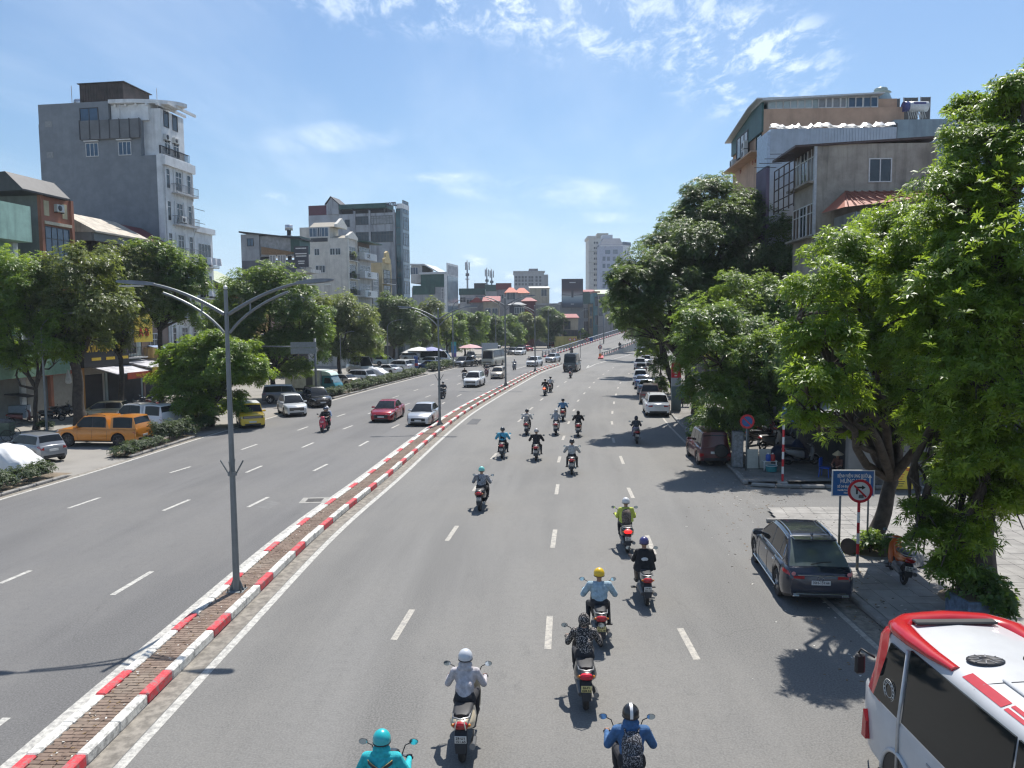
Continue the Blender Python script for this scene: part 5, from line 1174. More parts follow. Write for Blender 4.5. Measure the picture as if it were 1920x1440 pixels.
rider((987,816),RT(49),T_SC,bpaint('black',(.02,.02,.022)),'black scooter under the rider in a white shirt with pack','rider in white shirt with black helmet, left of the far group',B_M,WHC,H_('black',(.015,.015,.016)),pack=('pale grey backpack on the white shirt',cloth('packgrey',(.3,.29,.27))))
rider((1042,816),RT(49),T_SC,bpaint('pearl',(.4,.4,.42)),'pearl scooter under the rider in an ash jacket and pale helmet','rider in ash grey jacket and pale helmet in the middle of the far group',B_W,ASH,H_('pale',(.5,.48,.45)),hood=ASH)
rider((1084,819),RT(48),T_SC,bpaint('wine',(.12,.02,.025)),'wine red scooter under the rider in a black hooded top','rider in black top with black hood, right of the far group',B_M,BKC,None,hoodup=BKC)
rider((1055,790),RT(56),T_SC,bpaint('dred',(.16,.05,.05)),'dark red scooter under the rider in a mid-blue jacket','rider in mid-blue jacket just ahead of the ash-jacketed rider',B_M,BL2,H_('black',(.015,.015,.016)))
rider((1194,832),AWAY(45)-.02,T_SC,bpaint('plum',(.07,.03,.05)),'plum scooter close to the right kerb in tree shade','rider in dark grey hooded top near the right kerb',B_W,DKC,None,hoodup=DKC,trousers=cloth('lilac',(.3,.26,.33)))
rider((1021,742),RT(75),T_SC,bpaint('black',(.02,.02,.022)),'black scooter with glowing tail lamp in the far left lane','rider all in black with a glowing tail lamp, far left lane',B_M,BKC,H_('black',(.015,.015,.016)),tail=emis('lit_tail_lamp2',(1,.12,.05),2.5))
rider((1031,736),RT(79),T_SC,bpaint('grey',(.16,.16,.16)),'grey scooter beside the black one in the far lane','rider in white shirt beside the black-clad rider, far lane',B_M,WHC,H_('black',(.015,.015,.016)))
rider((1069,709),RT(100),T_SC,bpaint('white',(.4,.4,.4)),'pale scooter right behind the tall black van','rider in dark jacket right behind the tall black van',B_M,DKC,H_('slate',(.05,.055,.06)))
rider((604,811),TW(51),T_SC,bpaint('redwhite',(.55,.05,.08)),'red and white scooter carrying three people towards the camera','driver in black jacket and mask on the red and white scooter',B_M,BKC,H_('navy',(.03,.04,.07)),rear=False,pillions=[('small passenger in black squeezed in the middle of the red scooter',B_P,BKC,H_('navy',(.03,.04,.07)),TROU,-.16),('tall passenger in light blue shirt and white helmet at the back of the red scooter',(B_P[0],B_P[1],B_P[2],B_P[3]),cloth('lightblue',(.35,.45,.62)),H_('white',(.6,.6,.6)),TROU,-.42)])
rider((828,748),TW(74),T_SC,bpaint('black',(.02,.02,.022)),'dark scooter seen right behind the second lamp post','rider in dark jacket seen right behind the second lamp post',B_M,DKC,H_('slate',(.05,.055,.06)),rear=False)
rider((869,714),TW(97),T_SC,bpaint('grey',(.16,.16,.16)),'grey scooter just left of the white oncoming estate car','rider in black shirt just left of the white oncoming estate car',B_M,BKC,None,rear=False)
rider((911,706),TW(104),T_SC,bpaint('wine',(.12,.02,.025)),'wine scooter between the white estate car and the beige minibus','rider between the white estate car and the beige minibus',B_M,DKC,H_('black',(.015,.015,.016)),rear=False)
rider((963,694),TW(115),T_SC,bpaint('grey',(.16,.16,.16)),'grey scooter right of the champagne hatchback','rider in ash jacket right of the champagne hatchback',B_M,ASH,H_('slate',(.05,.055,.06)),rear=False)
rider((990,687),TW(124),T_SC,bpaint('black',(.02,.02,.022)),'dark scooter left of the white crossover','rider in grey left of the white crossover',B_M,GRC,H_('black',(.015,.015,.016)),rear=False)
def on_ramp(s_,f,lab,jk,up=True):
 a,b=bend(BL0,s_),bend(BR0,s_);q=a.lerp(b,f);hd_=math.atan2((bend(BL0,s_+1)-a).y,(bend(BL0,s_+1)-a).x)
 rider((q.x,q.y),hd_ if up else hd_+PI,T_SC,bpaint('black',(.02,.02,.022)),'dark scooter '+lab,'rider in dark clothes '+lab,B_M,jk,H_('black',(.015,.015,.016)),z=ramp_z(s_)+.006)
on_ramp(8,.30,'at the foot of the flyover beside the black van',DKC);on_ramp(20,.95,'beside the parapet posts low on the flyover',BKC);on_ramp(72,.30,'high on the flyover near its left kerb',DKC);on_ramp(52,.9,'high on the flyover near the right parapet',BKC)
on_ramp(2,.12,'next to the left end of the flyover railing',GRC,False)
# ------------------------------------------------------------------ buildings (local x runs along the street front away from us, local y into the plot)
PANE=M('window_pane',(0.035,0.045,0.055),.08,var=.3,scale=.8,spec=.6);PANEB=M('window_pane_blue',(0.045,0.085,0.14),.08,var=.25,scale=.8,spec=.7);CURT=M('curtained_pane',(0.24,0.25,0.26),.2,var=.2,scale=2)
FWHITE=M('frame_white',(.62,.62,.61),.5);FDARK=M('frame_dark',(.05,.05,.055),.5);RAILD=M('railing_dark',(.06,.06,.065),.5,.3);RAILW=M('railing_pale',(.5,.5,.5),.5)
ACW=M('ac_white',(.55,.55,.53),.5,var=.08);
def wallmat(n,c,streak=.45,grime=.25,rough=.85):return M('wall_'+n,c,rough,var=.10,scale=1.1,coord='Position',streak=streak,grime=grime)
_wm={}
def win_mesh(w,h,nx,ny,fm,pm,d=.10):
 k=(round(w,2),round(h,2),nx,ny,fm.name,pm.name)
 if k in _wm:return _wm[k]
 b=.06 if w<1.6 else .07;mb=MB()
 mb.box(-w/2-b,w/2+b,-.06,d,-b,0);mb.box(-w/2-b,w/2+b,-.06,d,h,h+b);mb.box(-w/2-b,-w/2,-.06,d,0,h);mb.box(w/2,w/2+b,-.06,d,0,h)
 for i in range(1,nx):x=-w/2+w*i/nx;mb.box(x-.03,x+.03,-.045,d,0,h)
 for j in range(1,ny):z=h*(.72 if ny==2 else j/ny);mb.box(-w/2,w/2,-.043,d,z-.03,z+.03)
 f=mb.mesh('window',[fm],fix=False);q=MB();q.box(-w/2,w/2,-.015,.02,0,h);p=q.mesh('pane',[pm],fix=False);_wm[k]=(f,p);return f,p
def ac_mesh():
 mb=MB();mb.rbox(-.42,.42,-.32,.0,0,.6,.02);mb.lathe([(.23,0),(.23,.015),(.06,.02),(.0001,.02)],16,1,Matrix.Translation((-.1,-.32,.3))@Matrix.Rotation(PI/2,4,'X'));mb.box(-.4,-.34,-.3,.0,-.08,0,1);mb.box(.34,.4,-.3,0,-.08,0,1);return mb.mesh('air_conditioner',[ACW,FDARK])
AC_ME=ac_mesh()
class Bld:
 def __init__(s,label,cat,o,d,sg=1,name='house',group=None):
  d=Vector((d[0],d[1],0)).normalized();s.sg=sg;s.root=thing(name,label,cat,(o[0],o[1],0),math.atan2(d.y,d.x),group)
 def box(s,name,mat,s0,s1,t0,t1,z0,z1,parent=None):
  mb=MB();a,b=sorted((t0*s.sg,t1*s.sg));mb.box(s0,s1,a,b,z0,z1);return part(mb,name,parent or s.root,mat)
 def prism(s,name,mat,pts,axis,a,b):
  mb=MB()
  if axis=='s':mb.prism([(t*s.sg,z)for t,z in pts],'x',a,b)
  else:a,b=sorted((a*s.sg,b*s.sg));mb.prism(pts,'y',a,b)
  return part(mb,name,s.root,mat)
 def win(s,face,a,z,w,h,nx=2,ny=1,fm=None,pm=None,t=0.0,ac=False):
  f,p=win_mesh(w,h,nx,ny,fm or FWHITE,pm or PANE);o=D.objects.new('window',f);C.objects.link(o);o.parent=s.root
  if face=='F':o.location=(a,t*s.sg,z);o.rotation_euler=(0,0,0 if s.sg>0 else PI)
  else:o.location=(t,a*s.sg,z);o.rotation_euler=(0,0,-PI/2)
  q=D.objects.new('pane',p);C.objects.link(q);q.parent=o;return o
 def ac(s,face,a,z,t=0.0):
  o=D.objects.new('air_conditioner',AC_ME);C.objects.link(o);o.parent=s.root
  if face=='F':o.location=(a,t*s.sg,z);o.rotation_euler=(0,0,0 if s.sg>0 else PI)
  else:o.location=(t,a*s.sg,z);o.rotation_euler=(0,0,-PI/2)
 def balcony(s,s0,s1,z,dep=.9,h=.9,mat=None,rail=None,solid=None,t=0.0):
  b=s.box('balcony',mat or RAILW,s0,s1,t-dep,t-.003,z-.12,z)
  mb=MB();sg=s.sg;y=(t-dep+.03)*sg
  if solid:mb.box(s0,s1,min(y,y+.08*sg),max(y,y+.08*sg),z,z+h);mb.box(s0,s0+.08,*sorted((y+.081*sg,t*sg)),z,z+h)
  else:
   n=max(3,int((s1-s0)/.22))
   for k in range(n+1):x=s0+(s1-s0)*k/n;mb.box(x-.015,x+.015,y-.015,y+.015,z,z+h)
   mb.box(s0-.02,s1+.02,y-.025,y+.025,z+h,z+h+.05);mb.box(s0-.02,s1+.02,y-.02,y+.02,z+.08,z+.12)
   for k in range(4):yy=y+(dep-.05)*sg*k/4;mb.box(s0-.012,s0+.012,yy-.012,yy+.012,z,z+h)
   mb.box(s0-.02,s0+.02,*sorted((y,t*sg)),z+h,z+h+.05)
  part(mb,'railing',b,solid or rail or RAILD)
 def grid(s,s0,s1,z0,nfl,fh=3.3,w=1.1,h=1.7,n=2,nx=2,ny=2,fm=None,pm=None):
  for f in range(nfl):
   for k in range(n):s.win('F',s0+(s1-s0)*(k+.5)/n,z0+f*fh,w,h,nx,ny,fm,pm)
FO=19.5
def fy(u):
 y=60.0
 for _ in range(60):
  x=at_y(LED,y)-FO;yy=(x/((u-960)/FPX));y+=(yy-y)*.35
 return y
def lcorner(u):y=fy(u);p=P(u,600,y);return Vector((p.x,y,0))
def left(u0,u1,vtop,label,name='house',cat='house',dep=12):
 a,b=lcorner(u0),lcorner(u1);B=Bld(label,cat,a,b-a,1,name);B.w=(b-a).length;B.H=ZH(u0,vtop,a.y);B.y=a.y;B.dep=dep;B.a=a;return B
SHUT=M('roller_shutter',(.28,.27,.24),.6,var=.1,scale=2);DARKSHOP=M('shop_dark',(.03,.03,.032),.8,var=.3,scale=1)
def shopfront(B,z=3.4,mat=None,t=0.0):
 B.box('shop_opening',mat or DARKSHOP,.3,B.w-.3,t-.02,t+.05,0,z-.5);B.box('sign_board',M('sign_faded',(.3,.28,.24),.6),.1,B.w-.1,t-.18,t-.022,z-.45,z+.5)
ROOFR=M('roof_red_sheet',(.27,.055,.045),.6,var=.15,scale=2,streak=.3);ROOFD=M('roof_dark_red',(.14,.028,.03),.6,var=.15,scale=2);ROOFG=M('roof_green_sheet',(.028,.085,.075),.55,var=.15,scale=1.5,streak=.3);ROOFB=M('roof_beige_sheet',(.42,.37,.30),.7,var=.2,scale=1.5,streak=.5);ROOFK=M('roof_black_sheet',(.03,.03,.032),.55,var=.3,scale=2)
def ribs(B,name,mat,s0,s1,t,z0,z1,face='S',pitch=.45):
 mb=MB();n=int(abs(s1-s0)/pitch)
 for k in range(n+1):
  x=s0+(s1-s0)*k/max(1,n)
  if face=='S':mb.box(t-.03,t,x*B.sg-.03,x*B.sg+.03,z0,z1)
  else:mb.box(x-.03,x+.03,*sorted(((t-.03)*B.sg,t*B.sg)),z0,z1)
 o=part(mb,name,B.root,mat);o['kind']='stuff'
 # --- mint green house at the left edge
B=left(-75,36,366,'mint green house with a deep green fascia at the left edge');MINT=wallmat('mint',(.36,.53,.43),.35)
B.box('wall',MINT,0,B.w,0,12,0,B.H-1.6);B.box('roof_fascia',wallmat('mint_dark',(.40,.58,.48)),-.2,B.w+.1,-1.4,12,B.H-2.7,B.H);B.box('corner_pilaster',M('trim_white',(.62,.63,.62),.7),B.w-.5,B.w,-.25,-.003,0,B.H-2.72)
TERR=wallmat('terracotta',(.36,.15,.095),.4)
for k in range(4):B.balcony(1,B.w-.7,4.2+3.4*k,1.3,1.0,TERR if k==2 else MINT,solid=TERR if k%2 else wallmat('mint_blue',(.3,.45,.52)))
for k in range(4):B.win('F',B.w-3.2,4.4+3.4*k,1.4,2.0,2,2);B.win('F',B.w-6.5,4.4+3.4*k,1.4,2.0,2,2)
for k in range(3):B.box('block_light',M('trim_white',(.62,.63,.62),.7),B.w-1.35,B.w-1.15,-.06,-.003,B.H-4.6-k*1.4,B.H-3.9-k*1.4)
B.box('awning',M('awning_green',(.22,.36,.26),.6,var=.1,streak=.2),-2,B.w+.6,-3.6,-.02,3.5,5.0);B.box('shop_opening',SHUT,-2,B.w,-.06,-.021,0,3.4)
# --- terracotta house with dark sheet roof
B=left(82,143,366,'narrow terracotta fronted house with grey side wall and dark tarpaulin roof');GRW=wallmat('grey_render',(.185,.19,.185),.25)
B.box('wall',GRW,0,B.w,0,12,0,B.H);B.box('front_wall',TERR,0,B.w,-.12,-.003,0,B.H+.1)
for a in(0,B.w-.3):B.box('pilaster',TERR,a,a+.3,-.3,-.122,0,B.H+.1)
for a in(.8,B.w-.9):B.box('cream_panel',wallmat('cream',(.52,.44,.28),.3),a-.28,a+.28,-.16,-.122,B.H-1.5,B.H-.3)
B.win('F',B.w/2,B.H-5.6,B.w-1.1,3.2,4,2,FDARK,PANEB,t=-.13);B.box('lintel',M('trim_cream',(.55,.48,.36),.8),.35,B.w-.35,-.34,-.122,B.H-2.2,B.H-1.95);B.box('cream_panel',wallmat('cream',(.52,.44,.28),.3),.5,B.w-.5,-.18,-.122,B.H-7.2,B.H-5.8)
B.ac('F',B.w*.55,B.H-1.05,t=-.13);B.ac('F',1.0,B.H-6.9,t=-.19);B.box('ledge',TERR,.2,B.w-.2,-.5,-.122,B.H-7.9,B.H-7.3);B.win('F',B.w/2,B.H-10.5,B.w-1.3,2.2,3,2,FDARK,PANE,t=-.13)
B.prism('roof',ROOFK,[(-.6,B.H+.15),(.8,B.H+1.5),(3.4,B.H+1.3),(5.2,B.H+.5),(5.2,B.H+.02),(-.6,B.H+.02)],'s',-2.2,B.w*.8)
B.box('front_wall',wallmat('orange',(.48,.24,.07),.3),B.w-.5,B.w,-.5,-.31,0,9);B.box('shop_opening',SHUT,.4,B.w-.6,-.16,-.13,0,3.3);B.box('sign_board',wallmat('white_board',(.5,.5,.48)),-4.6,B.w-.8,-.5,-.302,3.5,5.4);B.box('red_strip',M('red_strip',(.3,.05,.03),.6),-4.6,B.w-.8,-.55,-.3,3.2,3.49);B.ac('F',-2.6,4.3,t=-.51)
B.box('lower_wall',GRW,-4.6,-.003,-.02,8,0,6.5);B.box('shop_opening',SHUT,-4.4,-.5,-.06,-.021,0,3.1)
# --- low house with red canopies
B=left(145,190,452,'white house with stepped bright red sheet canopies beside the terracotta house');W_=wallmat('white',(.5,.5,.48),.5)
B.box('wall',W_,0,B.w,0,11,0,B.H-2.5);B.prism('roof',ROOFR,[(-.9,B.H-1.6),(3.5,B.H),(3.5,B.H-.15),(-.9,B.H-1.75)],'s',0,B.w+.6);B.box('upper_wall',ROOFD,.1,B.w+.5,-.5,4,B.H-2.9,B.H-1.75);B.prism('roof',ROOFR,[(3.6,B.H-.2),(5,B.H+1.0),(8,B.H+.8),(8,B.H+.6),(5,B.H+.8)],'s',0,B.w)
for k in range(3):B.win('F',B.w/2,4.5+3.3*k,1.6,1.8,2,2);B.balcony(.3,B.w-.3,4.2+3.3*k,.8,.9)
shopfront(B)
BLKS=M('sign_black',(.018,.018,.02),.5);YT=M('sign_yellow_text',(.62,.42,.03),.6);sb=B.box('sign_board',BLKS,-.8,B.w+2.2,-1.0,-.5,3.6,6.6)
for tx,x,z,sz in(('CÁ TẨU - NHẬU - NƯỚNG.',B.w/2+.5,5.15,.78),):text(tx,sz,B.root,YT,(x,-1.02,z),(PI/2,0,0),.01,width=B.w+2.0,bold=.02)
for k in range(3):B.box('sign_dash',YT,.2+k*1.9,1.4+k*1.9,-1.02,-1.001,4.15,4.4)
# --- beige sheet roof house with window grilles
B=left(192,262,432,'house with a weathered beige sheet roof and barred top floor');
B.box('wall',wallmat('pale_teal',(.36,.44,.45),.5),0,B.w,0,11,0,B.H-2.6);B.box('upper_wall',wallmat('dark_loft',(.12,.12,.115),.5),.1,B.w-.1,.3,10,B.H-2.6,B.H-.3)
B.prism('roof',ROOFB,[(-1.2,B.H-.25),(2.2,B.H+1.5),(4.5,B.H+1.7),(9,B.H+.2),(9,B.H+.02),(-1.2,B.H-.4)],'s',-2.0,B.w+.3);B.box('fascia',GRW,-1.9,B.w+.2,-1.0,-.8,B.H-1.1,B.H-.42);B.box('side_fascia',GRW,-1.95,-1.75,-.8,7,B.H-1.1,B.H-.3)
for k in range(14):B.box('grille_bar',RAILW,.2+k*(B.w-.4)/13-.02,.2+k*(B.w-.4)/13+.02,-.06,-.02,B.H-2.6,B.H-1.1)
for k in range(5):B.box('grille_bar',RAILW,.1,B.w-.1,-.09,-.062,B.H-2.5+k*.3,B.H-2.46+k*.3)
for k in range(14):B.box('grille_bar',FDARK,-.09,-.05,.4+k*.45,.44+k*.45,B.H-2.6,B.H-1.1)
for k in range(3):
 for q in(.28,.72):B.win('F',B.w*q,4.5+3.3*k,1.5,1.9,2,2)
 B.balcony(.3,B.w-.3,4.2+3.3*k,.9,.9)
B.ac('F',B.w*.7,B.H-3.5,t=-.02);B.ac('F',B.w*.85,B.H-3.5,t=-.02);shopfront(B)
AWN=M('awning_sheet',(.46,.46,.5),.5,var=.3,scale=.9);
B.prism('awning',AWN,[(-.05,3.75),(-3.0,3.0),(-3.0,2.92),(-.05,3.67)],'s',-2.6,B.w*.45);B.box('awning_valance',M('valance_red',(.36,.05,.02),.6),-1.2,B.w*.45,-3.06,-2.99,2.42,2.98);text('Nóng Ngon Khô',.42,B.root,YT,(B.w*.2,-3.07,2.7),(PI/2,0,0),.005,width=2.2)
B.box('awning_valance',M('valance_pink',(.42,.05,.12),.6),B.w*.48,B.w*.75,-2.6,-2.55,2.4,3.0)
# --- dark red roofed house
B=left(264,315,440,'house with a dark red sheet roof next to the tall grey building')
B.box('wall',wallmat('brownish',(.28,.2,.16),.5),0,B.w,0,11,0,B.H-1.8);B.prism('roof',ROOFD,[(-1,B.H-.8),(2.5,B.H+1.2),(5,B.H+1.3),(9,B.H),(9,B.H-.2),(-1,B.H-1.0)],'s',-.4,B.w);B.box('fascia',ROOFD,-.3,B.w-.1,-.95,-.8,B.H-2.0,B.H-.98)
B.box('glazing',CURT,.2,B.w-.2,-.08,-.003,B.H-5,B.H-2.1);B.ac('F',B.w*.35,B.H-5.8);B.ac('F',B.w*.75,B.H-5.8)
for k in range(3):B.win('F',B.w*.5,4.4+3.2*k,1.8,1.9,3,2)
B.balcony(.2,B.w-.2,4.1,1.0,.9,wallmat('ochre',(.45,.3,.12)),solid=wallmat('ochre',(.45,.3,.12)));shopfront(B)
YS=M('sign_yellow',(.68,.5,.05),.5);B.box('sign_board',YS,-3.2,-.5,-1.5,-1.35,5.6,8.2);text('Tiệm',.62,B.root,M('sign_green_text',(.03,.16,.06),.6),(-1.6,-1.51,7.65),(PI/2,0,0),.01);text('A B',1.05,B.root,M('sign_red_text',(.5,.02,.02),.6),(-1.9,-1.51,6.5),(PI/2,0,0),.01,bold=.04)
B.prism('awning',AWN,[(-.05,3.9),(-3.2,3.3),(-3.2,3.2),(-.05,3.8)],'s',-3.5,.6);B.box('awning_valance',M('valance_ochre',(.45,.30,.03),.6),-3.5,.6,-3.26,-3.2,2.5,3.3)
B.prism('awning',M('awning_blue',(.2,.28,.42),.5,var=.3),[(-.05,5.2),(-2.2,4.6),(-2.2,4.5),(-.05,5.1)],'s',.8,B.w)
# --- tall grey building
B=left(316,369,288,'tall building with blank dark grey side wall and white balconied front','apartment_building','building');GW=wallmat('slate',(.205,.225,.245),.12,.12);WB=wallmat('offwhite',(.70,.71,.71),.3);H=B.H;yc=B.y
dpx=lambda u:(316-u)/FPX*yc
zpx=lambda v,u=200:ZH(u,v,yc)
HR=zpx(190,75);HP=zpx(180,213)
B.box('wall',GW,0,B.w,0,dpx(70),0,H-.1);B.box('upper_wall',GW,0,B.w,dpx(276),dpx(70),H-.1,zpx(223));B.box('top_storey',GW,0,B.w-.3,dpx(214),dpx(71),zpx(223),HR+.2)
B.box('front_wall',WB,-.04,B.w,-.12,-.003,0,H);
B.box('cornice',WB,-.15,B.w+.1,-.5,-.122,H-1.1,H-.2);B.box('corner_trim',WB,-.12,-.042,-.1,.5,0,H)
B.box('ledge_panel',M('panel_grey',(.15,.155,.16),.6,var=.12,scale=.8,coord='Position',grime=.3),-.35,-.05,dpx(279),dpx(159),zpx(258),zpx(222))
for k in range(7):t=dpx(279)+(dpx(159)-dpx(279))*k/6;B.box('panel_post',FDARK,-.40,-.352,t-.04,t+.04,zpx(258),zpx(221))
B.win('S',dpx(175),zpx(226),.074*yc*26/100*1.0+.4,1.5,2,1,FDARK,PANEB)
for u in(178,244):B.win('S',dpx(u),zpx(288),1.3,1.25,3,1,FWHITE,PANEB);B.box('hood',WB,-.25,-.01,dpx(u)-.8,dpx(u)+.8,zpx(261),zpx(259))
for v in(224,283,340):B.box('vent_block',M('vent_pale',(.26,.27,.27),.8),-.03,-.003,dpx(98),dpx(84),zpx(v+5),zpx(v-6))
B.box('penthouse',WB,.6,B.w-.5,dpx(310),dpx(276),H-.1,zpx(200));B.box('penthouse',WB,.3,B.w-.6,dpx(290),dpx(216),zpx(223),zpx(192))
for a in(1.6,3.2):B.win('F',a,zpx(231),.8,1.5,1,1,FDARK,PANE,t=dpx(310));B.win('F',a,zpx(283),.9,1.5,2,2,FWHITE,PANE,t=dpx(310));B.ac('F',a-.2,zpx(258),t=dpx(310))
B.balcony(.1,B.w,H-.05,.2,.9,t=dpx(311));B.balcony(.1,B.w-.1,H,.1,.85,t=.3)
mb=MB();n=16;pts=[]
for k in range(n+1):q=k/n;pts.append((-.3+(B.w+.6)*(.5-.5*math.cos(PI*q*.5)),dpx(218)+(dpx(342)-dpx(218))*math.sin(PI*q*.5)))
out=pts+[(B.w+.3,dpx(218))]
mb.prism(out,'z',zpx(191),zpx(184));part(mb,'canopy',B.root,WB)
for k in range(6):t=dpx(226)+(dpx(330)-dpx(226))*k/5;B.box('canopy_rib',WB,.1,B.w,t-.1,t+.1,zpx(196),zpx(191.2))
B.box('ladder',RAILW,-.02,.02,dpx(238),dpx(236),zpx(223),zpx(192))
RUST=M('rust_sheet',(.055,.042,.036),.7,var=.35,scale=1.2,coord='Position',streak=.5)
B.box('rooftop_tank_shed',RUST,.3,B.w-.6,dpx(242),dpx(154),HR+.2,zpx(149));ribs(B,'shed_ribs',RUST,dpx(241),dpx(155),.298,HR+.25,zpx(150),'S',.28)
B.box('shed_roof',ROOFK,.15,B.w-.4,dpx(246),dpx(151),zpx(149),zpx(147.5))
for u in(128,301):B.box('aerial',RAILW,1,1.05,dpx(u),dpx(u)+.05,HR-2,zpx(146 if u<200 else 160))
mb=MB();mb.tube([(1.5,dpx(152),HR+.6),(1.5,dpx(130),HR+.6)],.45,12);o=part(mb,'solar_tank',B.root,M('steel_tank',(.55,.56,.58),.25,.7));B.prism('solar_panel',M('solar_panel_dark',(.03,.03,.05),.2),[(dpx(150),HR+.2),(dpx(118),HR+.2),(dpx(124),HR+1.0)],'t',.5,.6)if False else None
fl=3.25
for k in range(7):
 z=1.4+k*fl
 if z+2>H-1:break
 for a,w_ in((.75,.55),(B.w*.5,1.0),(B.w-.75,.6)):B.win('F',a,z+.3,w_,1.9,1 if w_<.8 else 2,2,FWHITE,PANE,t=-.12)
 for a in(.15,B.w*.5-.95,B.w*.5+.75,B.w-.2):B.box('pilaster',WB,a,a+.2,-.22,-.123,z-.4,z+2.4)
 B.balcony(B.w*.25,B.w-.1,z,.75,.8,t=-.12,rail=M('railing_grey',(.2,.2,.21),.5));
 if k%2:B.ac('F',B.w*.42,z+.2,t=-.6)
B.box('drain_pipe',RAILW,.1,.2,-.2,-.123,0,H-1.2)
for v in(377,404):B.box('bracket',RAILD,B.w,B.w+2.0,-.3,-.26,zpx(v,370),zpx(v,370)+.05)
# --- white house with cloth on balconies
B=left(372,404,424,'narrow white house with sheeted balconies beyond the tall grey building');B.box('wall',WB,0,B.w,0,10,0,B.H);B.box('cornice',WB,-.15,B.w+.1,-.35,-.003,B.H-.6,B.H)
for k in range(5):
 z=B.H-4.2-k*3.5
 if z>2:B.win('F',B.w*.5,z,B.w-1.1,2.4,4,1,FWHITE,PANE);B.balcony(.2,B.w-.1,z-.1,.8,.8);B.win('S',1.2,z,1.3,1.6,3,1,FWHITE,PANE)
 if k<2:
  mb=MB();mb.loft([[(x,-.9-.12*math.sin(x*6)-.1*q,z+.9-q*.8)for q in(0,.3,.7,1)]for x in np.linspace(.8,B.w+.2,14)],closed=False,cap=False);part(mb,'balcony_sheet',B.root,M('sheet_white',(.6,.6,.62),.8))
  # --- green box loft and low red and green roofs
B=left(405,452,470,'small house with a green metal loft box and red and green canopy');B.box('wall',wallmat('grey',(.3,.3,.29)),0,B.w,0,9,0,B.H-3.4)
B.box('loft',ROOFG,.2,B.w*.6,3.0,9,B.H-3.4,B.H+.9);B.prism('roof',ROOFG,[(2.8,B.H+1.1),(9.2,B.H+1.5),(9.2,B.H+.9),(2.8,B.H+.9)],'s',.1,B.w*.62)
B.prism('roof',M('roof_sage',(.3,.34,.24),.6,var=.2,streak=.3),[(-1.2,B.H-3.9),(2.9,B.H-1.9),(2.9,B.H-2.05),(-1.2,B.H-4.1)],'s',-.3,B.w);B.box('fascia',ROOFR,-.3,B.w*.55,-1.15,-1.0,B.H-5.3,B.H-4.05);B.box('fascia',ROOFG,B.w*.56,B.w,-1.15,-1.0,B.H-5.3,B.H-4.05);B.box('glazing',PANE,.2,B.w-.2,-.06,-.003,B.H-8.5,B.H-5.4);shopfront(B)
for(u0,u1,v,lab,c)in((454,505,560,'low ochre house mostly behind the big tree',(.4,.3,.16)),(507,558,560,'low pink house mostly behind the big tree',(.42,.27,.24))):
 B=left(u0,u1,v,lab);B.box('wall',wallmat(lab.split()[1],c),0,B.w,0,8,0,B.H);B.grid(.2,B.w-.2,4.3,2,3.2,1.2,1.6,2);shopfront(B);B.box('parapet',W_,-.1,B.w+.1,-.1,-.003,B.H-.5,B.H+.1)
 # --- slate blue house with lean-to top floor
B=left(558,577,470,'slate blue house with dark lean-to roof and glazed loft',dep=9);yc=B.y;d_=lambda u:(558-u)/FPX*yc;z_=lambda v:ZH(520,v,yc);SB=wallmat('slate_blue',(.115,.13,.155),.3)
B.box('wall',SB,0,B.w,0,d_(449),0,z_(487));B.box('loft_wall',wallmat('sheet_grey',(.30,.33,.36),.3),0,B.w,d_(486),d_(449),z_(487),z_(437));B.box('loft_glazing',CURT,.15,B.w,d_(548),d_(487),z_(480),z_(441));B.box('loft_wall',ROOFG,-.05,B.w,d_(567),d_(549),z_(474),z_(443))
B.prism('roof',ROOFK,[(d_(572),z_(447)),(d_(448),z_(431)),(d_(448),z_(434)),(d_(572),z_(450))],'s',-.4,B.w+.3);B.prism('awning',ROOFG,[(d_(575),z_(477)),(d_(486),z_(459+1)),(d_(486),z_(462)),(d_(575),z_(480))],'s',-.6,-.1)if False else None
B.prism('ledge',M('brown_sheet',(.2,.13,.07),.7,var=.2),[(d_(560),z_(474)),(d_(490),z_(461)),(d_(490),z_(476)),(d_(540),z_(478))],'s',-.06,-.004)
B.win('S',d_(468),z_(459),.9,1.0,2,1,FDARK,PANEB);B.win('S',d_(530),z_(497),1.1,1.4,3,1,FWHITE,CURT);B.win('S',d_(512),z_(497),.8,1.4,2,1,FWHITE,CURT)
for k in range(4):B.win('F',B.w/2,4.4+3.4*k,max(1.0,B.w-1.2),2.0,2,2);B.balcony(.2,B.w-.1,4.2+3.4*k,.9,.9)
sb=B.box('hanging_sign',M('sign_slate',(.05,.055,.07),.6),-.7,-.5,-2.2,-.1,z_(502),z_(463))
for k,(v,wq)in enumerate(((466,1.6),(476,1.7),(480.5,1.6),(490,1.0),(494,.9))):B.box('sign_band',M('trim_white',(.62,.63,.62),.7),-.71,-.702,-1.15-wq/2,-1.15+wq/2,z_(v+2),z_(v))
B.box('terrace',W_,-.2,B.w,-2.3,-.1,z_(512),z_(505));shopfront(B)
